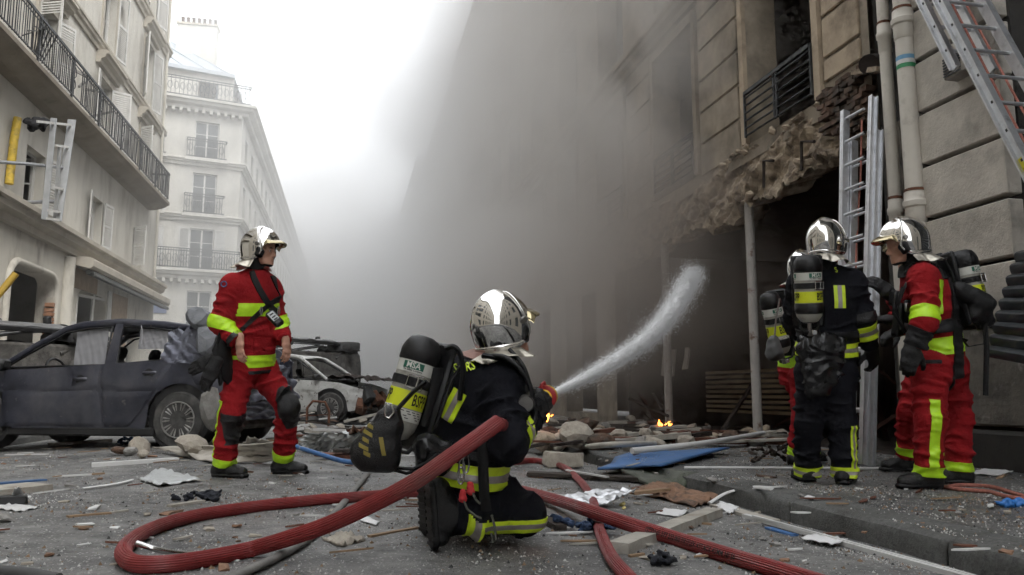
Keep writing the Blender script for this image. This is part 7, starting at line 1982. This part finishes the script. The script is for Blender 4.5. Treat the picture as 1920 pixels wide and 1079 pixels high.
# heap between the cars
sheet('tarpaulin', 'crumpled white tarpaulin in the debris heap', ((560, 842), (640, 846), (690, 812, .25), (575, 812, .18)), m_plastic, .13, 11, .03, n=18)
sheet('tarpaulin', 'brown lined cardboard flap curling from the heap', ((640, 838), (700, 836), (712, 800, .3), (660, 806, .28)), m_ply, .12, 12, .03)
strip('blue_pipe', 'blue plastic pipe lying across the debris heap', ((555, 838), (600, 852), (650, 866), (690, 868)), .022, m_bluepanel, 'pipe', lifts=(.1, .06, .02, .01))
plank('board', 'brown varnished board in front of the tarpaulin', (600, 852), (695, 858), .18, .03, m_redwood, .03, .03, seed=14)
plank('board', 'dark flat board at the edge of the debris heap', (625, 845), (700, 846), .18, .03, m_darkwood, .08, .08, seed=15)
b = MB(); c_ = gz(590, 800); b.tube([c_ + np.array(q) for q in ((-.15, 0, 0), (-.15, 0, .35), (-.05, 0, .48), (.18, 0, .46), (.26, 0, .3), (.26, 0, 0))], .025, 8); tag(b.build('bent_tube', m_rust, smooth=60), 'rusty bent tube frame standing in front of the white car', 'tube')
hp = random.Random(77)
for k in range(70):
    px, py = hp.uniform(520, 720), hp.uniform(772, 842); p = gz(px, py); ln = hp.uniform(.15, .9); a = hp.uniform(-.5, .5) + (0 if hp.random() < .8 else 1.5); hh = hp.uniform(.02, .22)
    q = hp.random()
    if q < .55:
        b = MB(); d = np.array((math.cos(a), math.sin(a), hp.uniform(-.15, .25))); cbase = p + np.array((0, 0, hh)); b.bar(cbase - d * ln / 2, cbase + d * ln / 2, hp.uniform(.03, .12), hp.uniform(.015, .05)); mt = hp.choice((m_palewood, m_darkwood, m_wood, m_redwood, m_whitepvc, m_beige, m_trim))
        nm = {'pale_dusty_wood': 'pale', 'dark_scorched_board': 'black', 'raw_wood': 'brown', 'red_brown_timber': 'red brown', 'white_plastic_trim': 'white', 'beige_sheet': 'beige', 'black_trim': 'black'}[mt.name]
        tag(b.build('broken_board', mt), nm + ' broken board in the debris heap between the cars', 'board', nm + ' boards in the heap between the cars')
    else:
        s_ = hp.uniform(.05, .17); mt = hp.choice((m_plaster, m_concrete, m_brick)); nm = {'beige_plaster': 'beige plaster', 'grey_concrete': 'grey concrete', 'old_brick': 'brown brick'}[mt.name]
        rock(nm + ' chunk in the debris heap between the cars', p + np.array((0, 0, hh * .5)), (s_, s_ * hp.uniform(.6, 1), s_ * .6), mt, 200 + k, group=nm + ' chunks between the cars')
strip('red_tube', 'short red rubber tube in the debris heap', ((583, 815), (605, 818), (622, 822)), .025, M('red_plastic', (.45, .03, .03), .5), 'tube', lifts=(.1, .1, .08))
# around the hoses
strip('pale_pipe', 'short pale metal pipe resting on the hose loop', ((256, 1019), (290, 1030), (330, 1037), (366, 1039)), .011, m_steel, 'pipe', lifts=(.065, .045, .02, .0))
sheet('paper', 'white paper scrap beside the grey hose', ((586, 986), (602, 988), (606, 982), (592, 979)), m_paper, .01, 2, cat='paper', n=5)
sheet('plaster_flake', 'beige crumbled plaster flake near the kneeling firefighter boot', ((604, 1008), (640, 1022), (686, 1010), (650, 998)), m_plaster, .05, 3, .012, cat='plaster', n=10, th=.012)
plank('splinter', 'dark edged wood strip near the kneeling firefighter boot', (692, 1006), (782, 990), .025, .010, m_wood, cat='splinter', seed=16, jag=.003)
sheet('paper', 'grey paper scrap in front of the mask pouch', ((675, 975), (705, 984), (712, 978), (688, 968)), m_paper, .015, 12, cat='paper', n=5)
# right part of the road
b = MB(); c_ = gz(1062, 880); b.box(c_ + np.array((0, .12, .075)), (.36, .2, .135), rotm(.03, .05, .12), 0, .018, jit=.012, rng=random.Random(3)); tag(b.build('stone_block', m_plaster, smooth=30), 'squared brown stone block on the road beyond the hoses', 'stone')
sheet('painted_board', 'torn blue painted panel lying behind the kerb', ((1120, 878), (1240, 870), (1368, 838, .02), (1200, 850, .03)), m_bluepanel, .006, 14, .05, cat='panel', n=12, th=.02)
strip('white_pipe', 'long white plastic pipe lying over the blue panel', ((1185, 846), (1300, 834), (1432, 812)), .026, m_whitepvc, 'pipe', lifts=(.12, .14, .10))
strip('white_pipe', 'shorter pale pipe beyond the blue panel', ((1083, 840), (1150, 834), (1228, 832)), .028, m_palewood, 'pipe', lifts=(.08, .1, .08))
strip('white_pipe', 'long thin white rod lying across the pavement', ((1283, 877), (1450, 878), (1655, 879)), .011, m_whitepvc, 'pipe')
plank('beam', 'long red brown beam in front of the burning shop', (1150, 825), (1480, 828), .16, .07, m_redwood, .03, .03, cat='beam', seed=17)
plank('board', 'black scorched board under the stone block', (990, 888), (1200, 898), .16, .03, m_darkwood, .01, .02, seed=18, jag=.01)
plank('strip', 'thin white lath among the scorched boards', (1062, 882), (1140, 895), .03, .012, m_whitepvc, .05, .04, cat='strip', seed=19)
sheet('slab', 'grey green slab sloping down from the kerb', ((1165, 880, .05), (1245, 920, .0), (1310, 908, .02), (1215, 872, .10)), M('mossy_concrete', (.13, .135, .115), .95, var=.25, scale=6, bump=.5, dirt=(.08, .10, .06), dscale=4), .015, 21, .02, cat='slab', n=8, th=.03)
sheet('plywood_sheet', 'delaminated brown plywood sheet at the gutter', ((1180, 918), (1300, 946), (1352, 930, .03), (1235, 902, .04)), m_ply, .05, 22, .02, cat='plywood', n=16, th=.014)
plank('wood_chip', 'orange brown wood piece on the plywood sheet', (1186, 925), (1250, 918), .06, .02, m_wood, .03, .05, cat='wood', seed=20, jag=.012)
sheet('crushed_frame', 'crushed aluminium window frame by the crossing hoses', ((1028, 934), (1130, 946), (1198, 916, .09), (1120, 920, .06)), m_alum, .05, 23, .02, cat='frame', n=14, sm=20, th=.006)
plank('frame_rail', 'flat aluminium profile leading to the crushed frame', (1030, 930), (1150, 938), .08, .02, m_alum, .01, .03, cat='profile', seed=21)
b = MB(); c_ = gz(1119, 948); b.lathe([(0, .07), (.025, .063), (.036, .035), (.03, .012), (.02, 0)], 18, c_ + np.array((0, .05, .0))); tag(b.build('metal_knob', m_steel, smooth=60), 'small shiny metal knob beside the hose crossing', 'knob')
strip('trim_strip', 'white curved trim sticking up from the gutter', ((1330, 944), (1362, 925), (1400, 916), (1447, 916)), .015, m_whitepvc, flat=.6, lifts=(.0, .06, .09, .06))
plank('trim_strip', 'beige trim board lying along the gutter', (1342, 948), (1450, 978), .09, .018, m_beige, cat='trim', seed=22)
plank('trim_strip', 'long white window trim lying along the kerb', (1396, 967), (1860, 1096), .035, .02, m_whitepvc, cat='trim', seed=23)
plank('trim_strip', 'thinner white trim lying beside the long one', (1412, 968), (1830, 1082), .016, .012, m_whitepvc, .02, .012, cat='trim', seed=24)
sheet('paper', 'crumpled white paper at the end of the beige trim', ((1340, 950), (1368, 962), (1385, 950, .03), (1352, 940, .03)), m_paper, .02, 26, cat='paper', n=7)
plank('board', 'thick weathered grey plank under the lettered hose', (1158, 1028), (1340, 960), .095, .045, m_palewood, seed=25, jag=.003)
rag('blue_rag', 'blue crumpled cloth under the crossing hoses', 1115, 992, .13, .09, m_bluecloth, 11, .035)
sheet('paper', 'white paper sheet lying on the road near the grey plank', ((1230, 962), (1272, 968), (1292, 958), (1250, 952)), m_paper, .02, 27, cat='paper', n=6)
rock('yellow foam lump near the plywood sheet', gz(1168, 946, .012), (.035, .02, .016), M('yellow_foam', (.6, .5, .2), .9), 41)
rock('smaller yellow foam crumb by the first', gz(1170, 953, .008), (.018, .014, .011), bpy.data.materials['yellow_foam'], 42)
plank('board', 'dark mossy board end beside the kneeling firefighter knee', (1008, 968), (1052, 990), .06, .03, m_darkwood, seed=26)
rag('black_rag', 'small black rag on the near road', 1243, 1056, .035, .02, m_darkcloth, 13, .02)
plank('splinter', 'thin wooden stick near the grey plank', (1302, 981), (1334, 983), .016, .01, m_wood, cat='splinter', seed=27)
plank('splinter', 'orange splinter between the two red hoses', (1180, 1043), (1207, 1039), .016, .01, m_wood, cat='splinter', seed=28)
sheet('paper', 'pale paper strip below the grey plank', ((1166, 1030), (1178, 1036), (1182, 1033), (1170, 1027)), m_paper, .004, 29, cat='paper', n=4)
sheet('paper', 'torn white rag lying on the long trim', ((1500, 1008), (1560, 1020), (1590, 1012), (1540, 1000)), m_paper, .025, 30, .02, cat='rag', n=9)
plank('strip', 'blue plastic shard beside the long trim', (1440, 990), (1490, 1004), .04, .01, m_bluepanel, cat='shard', seed=29, jag=.008)
# pavement
P = smooth_path([gz(q[0], q[1], .014) for q in ((1760, 912), (1800, 918), (1850, 922), (1890, 932), (1935, 938), (1900, 925), (1850, 912), (1800, 910), (1775, 914))], 60); b = MB(); b.tube(P, .013, 8)
tag(b.build('rope', m_rope, smooth=60), 'red brown rope loop on the pavement at the red firefighter boots', 'rope')
rag('charred_lump', 'black charred lump on the pavement beside the steel post', 1448, 868, .22, .10, m_char, 15, .14, 'lump')
rag('blue_scrap', 'bright blue scrap on the pavement', 1900, 946, .05, .02, M('bright_blue_plastic', (.03, .17, .5), .5), 16, .01, 'scrap')
sheet('paper', 'white papers at the foot of the stone pier', ((1815, 886), (1870, 892), (1900, 884), (1850, 878)), m_paper, .025, 31, cat='paper', n=8)
sheet('paper', 'small white scrap on the pavement edge', ((1508, 932), (1522, 935), (1528, 931), (1514, 929)), m_paper, .008, 33, cat='paper', n=4)
plank('tile_shard', 'red tile shard on the pavement by the black suit boots', (1418, 892), (1452, 896), .06, .012, m_brick, cat='tile', seed=30, jag=.01)
rock('pale lump beside the charred one', gz(1410, 846, .04), (.06, .05, .05), m_concrete, 51)
# rubble bank in front of the opening
hp = random.Random(99)
for k in range(210):
    px = hp.uniform(985, 1480); py = hp.uniform(784, 840) + (6 if px < 1200 else 0); p = gz(px, py)
    if p[0] > 5.9 or p[1] > 16: continue
    s_ = hp.uniform(.05, .20) * (1.2 if px < 1150 else .9); q = hp.random()
    if q < .62:
        mt = hp.choice((m_plaster, m_plaster, m_concrete, m_brick, m_rubble)); nm = {'beige_plaster': 'beige plaster', 'grey_concrete': 'grey concrete', 'old_brick': 'brown brick', 'broken_plaster': 'stained plaster'}[mt.name]
        rock(nm + ' chunk in the rubble in front of the burning shop', p + np.array((0, 0, s_ * .3 + (.12 * hp.random() if k % 3 == 0 else 0))), (s_, s_ * hp.uniform(.6, 1), s_ * hp.uniform(.4, .7)), mt, 400 + k, group=nm + ' chunks before the shop')
    else:
        b = MB(); a = hp.uniform(-.6, .6); ln = hp.uniform(.3, 1.4); d = np.array((math.cos(a), math.sin(a), hp.uniform(-.08, .12))); mt = hp.choice((m_darkwood, m_redwood, m_char, m_palewood)); nm = {'dark_scorched_board': 'scorched', 'red_brown_timber': 'red brown', 'charred_surface': 'charred', 'pale_dusty_wood': 'pale'}[mt.name]
        b.bar(p + np.array((0, 0, .08)) - d * ln / 2, p + np.array((0, 0, .08)) + d * ln / 2, hp.uniform(.04, .16), hp.uniform(.02, .06)); tag(b.build('broken_board', mt), nm + ' broken board in the rubble in front of the burning shop', 'board', nm + ' boards before the shop')
# scattered chips one can still count
hp = random.Random(123)
kinds = ((m_whitepvc, 'white chip lying on the dusty road', 'white chips on the road'), (m_plaster, 'beige plaster crumb lying on the dusty road', 'beige crumbs on the road'), (m_ply, 'brown wood chip lying on the dusty road', 'brown chips on the road'), (m_concrete, 'grey stone chip lying on the dusty road', 'grey chips on the road'))
for k in range(190):
    px, py = hp.uniform(-20, 1900), 845 + 225 * hp.random() ** 1.5
    p = gz(px, py)
    if 3.0 < p[1] < 4.2 and .1 < p[0] < 1.0: continue
    mt, lb, gp_ = hp.choice(kinds); s_ = hp.uniform(.012, .045)
    if p[0] > KX: lb = lb.replace('dusty road', 'pavement by the kerb'); gp_ = gp_.replace('road', 'pavement')
    b = MB(); b.box(p + np.array((0, 0, s_ * .18)), (s_ * hp.uniform(.7, 2.4), s_, s_ * .35), rotm(hp.uniform(-.15, .15), hp.uniform(-.15, .15), hp.uniform(0, 6)), 0, s_ * .1, jit=s_ * .14, rng=hp)
    tag(b.build('chip', mt), lb, 'chip', gp_)
hp = random.Random(321)
kinds = ((m_wood, 'thin brown splinter'), (m_palewood, 'thin pale splinter'), (m_redwood, 'dark red splinter'), (m_whitepvc, 'thin white sliver'))
for k in range(150):
    px, py = hp.uniform(-20, 1900), 840 + 220 * hp.random() ** 1.7
    p = gz(px, py)
    if 3.0 < p[1] < 4.2 and .1 < p[0] < 1.0: continue
    mt, nm = hp.choice(kinds); wh = 'on the pavement by the kerb' if p[0] > KX else 'strewn on the dusty road'
    ln = hp.uniform(.05, .24); a = hp.uniform(-.7, .7); d = np.array((math.cos(a), math.sin(a), hp.uniform(0, .08))) * ln / 2; b = MB()
    w_ = hp.uniform(.006, .022); c_ = p + np.array((0, 0, .008)); q = norm(np.cross(d, UPZ)) * w_
    pts = [c_ - d, c_ - d * .3 + q, c_ + d * .7 + q * .7, c_ + d * 1.1, c_ + d * .5 - q * .6, c_ - d * .8 - q * .5]
    vs = [tuple(v) for v in pts] + [tuple(v + np.array((0, 0, .007))) for v in pts]
    b.add(vs, [(5, 4, 3, 2, 1, 0), (6, 7, 8, 9, 10, 11)] + [(j, (j + 1) % 6, 6 + (j + 1) % 6, 6 + j) for j in range(6)])
    tag(b.build('splinter', mt), nm + ' ' + wh, 'splinter', nm + 's ' + wh)
# grit: far too many to count
def grit(name, label, n, seed, smin_, smax_, mat, boxes):
    r = np.random.RandomState(seed); vs, fs = [], []
    base = np.array(((1, 0, -.5), (-.5, .87, -.5), (-.5, -.87, -.5), (0, 0, .7)))
    for k in range(n):
        x0, x1, y0, y1 = boxes[r.randint(len(boxes))]; x = r.uniform(x0, x1); y = y0 + (y1 - y0) * r.rand() ** 1.6
        if KX - .02 < x < KX + .06: continue
        cl = .5 + .5 * math.sin(x * 1.9 + 1.3 * math.sin(y * 1.4) + seed) * math.sin(y * 1.7 + 1.1 * math.sin(x * 2.3)) + .35 * math.sin(x * 7 + y * 5)
        if r.rand() > .12 + cl ** 2: continue
        s_ = smin_ + (smax_ - smin_) * r.rand() ** 3; a = r.rand() * 6.28; ca, sa = math.cos(a), math.sin(a)
        z = (PZ + wob(x, y) if x > KX else road_z(x, y)) + s_ * .3
        q = base * s_ * (.6 + .8 * r.rand(4, 3)); q = np.stack([q[:, 0] * ca - q[:, 1] * sa, q[:, 0] * sa + q[:, 1] * ca, q[:, 2]], 1) + (x, y, z)
        i = len(vs); vs.extend(q.tolist()); fs.extend(((i, i + 2, i + 1), (i, i + 1, i + 3), (i + 1, i + 2, i + 3), (i + 2, i, i + 3)))
    me = bpy.data.meshes.new(name); me.from_pydata(vs, [], fs); me.materials.append(mat); o = bpy.data.objects.new(name, me); coll.objects.link(o); tag(o, label, 'grit', kind='stuff')
allb = ((-4.5, 5.1, 2.3, 12), (-3, 4, 2.2, 6), (-5, 2, 5, 14), (2.2, 5.2, 3, 10))
grit('pale_grit', 'pale grit and broken glass strewn over road and pavement', 56000, 1, .0022, .0085, M('pale_grit', (.52, .515, .50), .7, var=.3, scale=30), allb)
grit('brown_grit', 'brown splinters and brick crumbs strewn over the ground', 12000, 2, .003, .013, M('brown_grit', (.24, .16, .10), .9, var=.4, scale=30), allb)
grit('dark_grit', 'dark gravel and soot crumbs strewn over the ground', 9000, 3, .003, .012, M('dark_grit', (.05, .05, .05), .9, var=.4, scale=30), allb)
b = MB(); b.tube([at(-14, 566, 12.6), at(8, 540, 12.7), at(30, 513, 12.8)], .055, 10)
tag(b.build('yellow_bar', M('worn_yellow_bar', (.55, .36, .06), .6, dirt=(.3, .2, .06), dscale=6), smooth=50), 'yellow bar sticking up from the overturned car behind the hatchback', 'bar')
# burning heaps under the flames
hp = random.Random(55)
for (px, py, dd) in ((1018, 785, 9.6), (1246, 794, 12.4)):
    c_ = at(px, py, dd)
    for k in range(9):
        s_ = hp.uniform(.12, .2); q = c_ + np.array((hp.uniform(-.3, .3), hp.uniform(-.12, .3), 0)); q[2] = hp.uniform(.04, max(.06, c_[2] - .16))
        rock('sooty chunk heaped under the small flames', q, (s_, s_ * .9, s_ * .7), m_char if k % 3 else m_plaster, 900 + k + int(px), group='sooty chunks under the flames')
# ------------------------------------------------------------------ haze and smoke
def box_obj(name, x0, x1, y0, y1, z0, z1, mat):
    b = MB(); b.bx(x0, x1, y0, y1, z0, z1); return b.build(name, mat)
hz = bpy.data.materials.new('pale_haze'); hz.use_nodes = True
n = hz.node_tree.nodes; n.clear(); o_ = n.new('ShaderNodeOutputMaterial'); pv = n.new('ShaderNodeVolumePrincipled')
pv.inputs['Color'].default_value = (.96, .965, .97, 1); pv.inputs['Density'].default_value = HAZE_D; pv.inputs['Anisotropy'].default_value = 0.2
hz.node_tree.links.new(pv.outputs[0], o_.inputs['Volume'])
tag(box_obj('haze', -401, 401, -401, 401, -1.3, 27, hz), 'pale smoke haze hanging in the whole street', 'haze', kind='stuff')

def smoke_material():
    m = bpy.data.materials.new('drifting_smoke'); m.use_nodes = True
    N, L = m.node_tree.nodes, m.node_tree.links; N.clear()
    out = N.new('ShaderNodeOutputMaterial'); pv = N.new('ShaderNodeVolumePrincipled')
    L.new(pv.outputs[0], out.inputs['Volume'])
    tc = N.new('ShaderNodeTexCoord'); sx = N.new('ShaderNodeSeparateXYZ'); L.new(tc.outputs['Object'], sx.inputs[0])
    def math_(op, a, b=None):
        x = N.new('ShaderNodeMath'); x.operation = op
        for i, q in enumerate((a, b)):
            if q is None: continue
            if isinstance(q, (int, float)): x.inputs[i].default_value = q
            else: L.new(q, x.inputs[i])
        return x.outputs[0]
    def ss(v, a, b, c=0.0, d=1.0):
        r = N.new('ShaderNodeMapRange'); r.interpolation_type = 'SMOOTHSTEP'
        r.inputs['From Min'].default_value = a; r.inputs['From Max'].default_value = b; r.inputs['To Min'].default_value = c; r.inputs['To Max'].default_value = d
        L.new(v, r.inputs['Value']); return r.outputs[0]
    X, Y, Z = sx.outputs
    def noise(sc, det, dist, ro=.55):
        q = N.new('ShaderNodeTexNoise'); q.inputs['Scale'].default_value = sc; q.inputs['Detail'].default_value = det; q.inputs['Roughness'].default_value = ro; q.inputs['Distortion'].default_value = dist
        L.new(tc.outputs['Object'], q.inputs['Vector']); return q.outputs['Fac']
    nz = noise(.26, 3.5, 1.1)
    nf = ss(nz, .38, .62, .08, 2.2)
    # thick brown plume rolling out of the blown-open shop, thinning across and along the street
    xs_ = math_('SUBTRACT', X, math_('MULTIPLY', math_('SUBTRACT', nz, .5), 4.5))
    px = ss(math_('SUBTRACT', xs_, math_('MULTIPLY', Z, .10)), .7, 4.8)
    py = math_('MULTIPLY', ss(Y, 8.6, 12.5), ss(Y, 18.0, 46.0, 1.0, .10))
    pz = ss(Z, .3, 2.8, .05, 1.0)
    plume = math_('MULTIPLY', math_('MULTIPLY', px, py), pz)
    inside = ss(X, 5.2, 5.5)
    plume = math_('MULTIPLY', plume, math_('SUBTRACT', 1.0, math_('MULTIPLY', inside, .75)))
    wisp = math_('MULTIPLY', math_('MULTIPLY', ss(noise(.13, 4, .6), .46, .64), ss(Y, 14.0, 30.0)), math_('MULTIPLY', ss(Z, 1.5, 7.0), ss(math_('SUBTRACT', X, math_('MULTIPLY', Z, .27)), -5.0, 1.0, .02, 1.0)))
    street = math_('MULTIPLY', math_('MULTIPLY', ss(Y, 12.0, 40.0), STREET_D), ss(nz, .3, .7, .6, 1.4))
    street = math_('ADD', street, ss(Y, 55.0, 95.0, 0.0, .05))
    dens = math_('ADD', math_('ADD', math_('MULTIPLY', math_('MULTIPLY', plume, PLUME_D), nf), math_('MULTIPLY', wisp, WISP_D)), street)
    L.new(dens, pv.inputs['Density'])
    def cmix(f, a_, b_):
        x = N.new('ShaderNodeMix'); x.data_type = 'RGBA'; L.new(f, x.inputs[0])
        for i, c in ((6, a_), (7, b_)):
            if isinstance(c, tuple): x.inputs[i].default_value = c
            else: L.new(c, x.inputs[i])
        return x.outputs[2]
    c1 = cmix(math_('MULTIPLY', ss(X, .2, 4.2), ss(Y, 40, 12)), (.955, .957, .96, 1), (.77, .74, .705, 1))
    c2 = cmix(math_('MULTIPLY', ss(X, 2.6, 5.2), ss(Z, 6.5, 2.5)), c1, (.46, .405, .36, 1))
    L.new(c2, pv.inputs['Color'])
    pv.inputs['Anisotropy'].default_value = .1
    return m
sm = box_obj('smoke', -8.0, RX + 5.9, 8.4, 150, -.2, 26.5, smoke_material())
tag(sm, 'thick brown grey smoke rolling out of the burning building', 'smoke', kind='stuff')
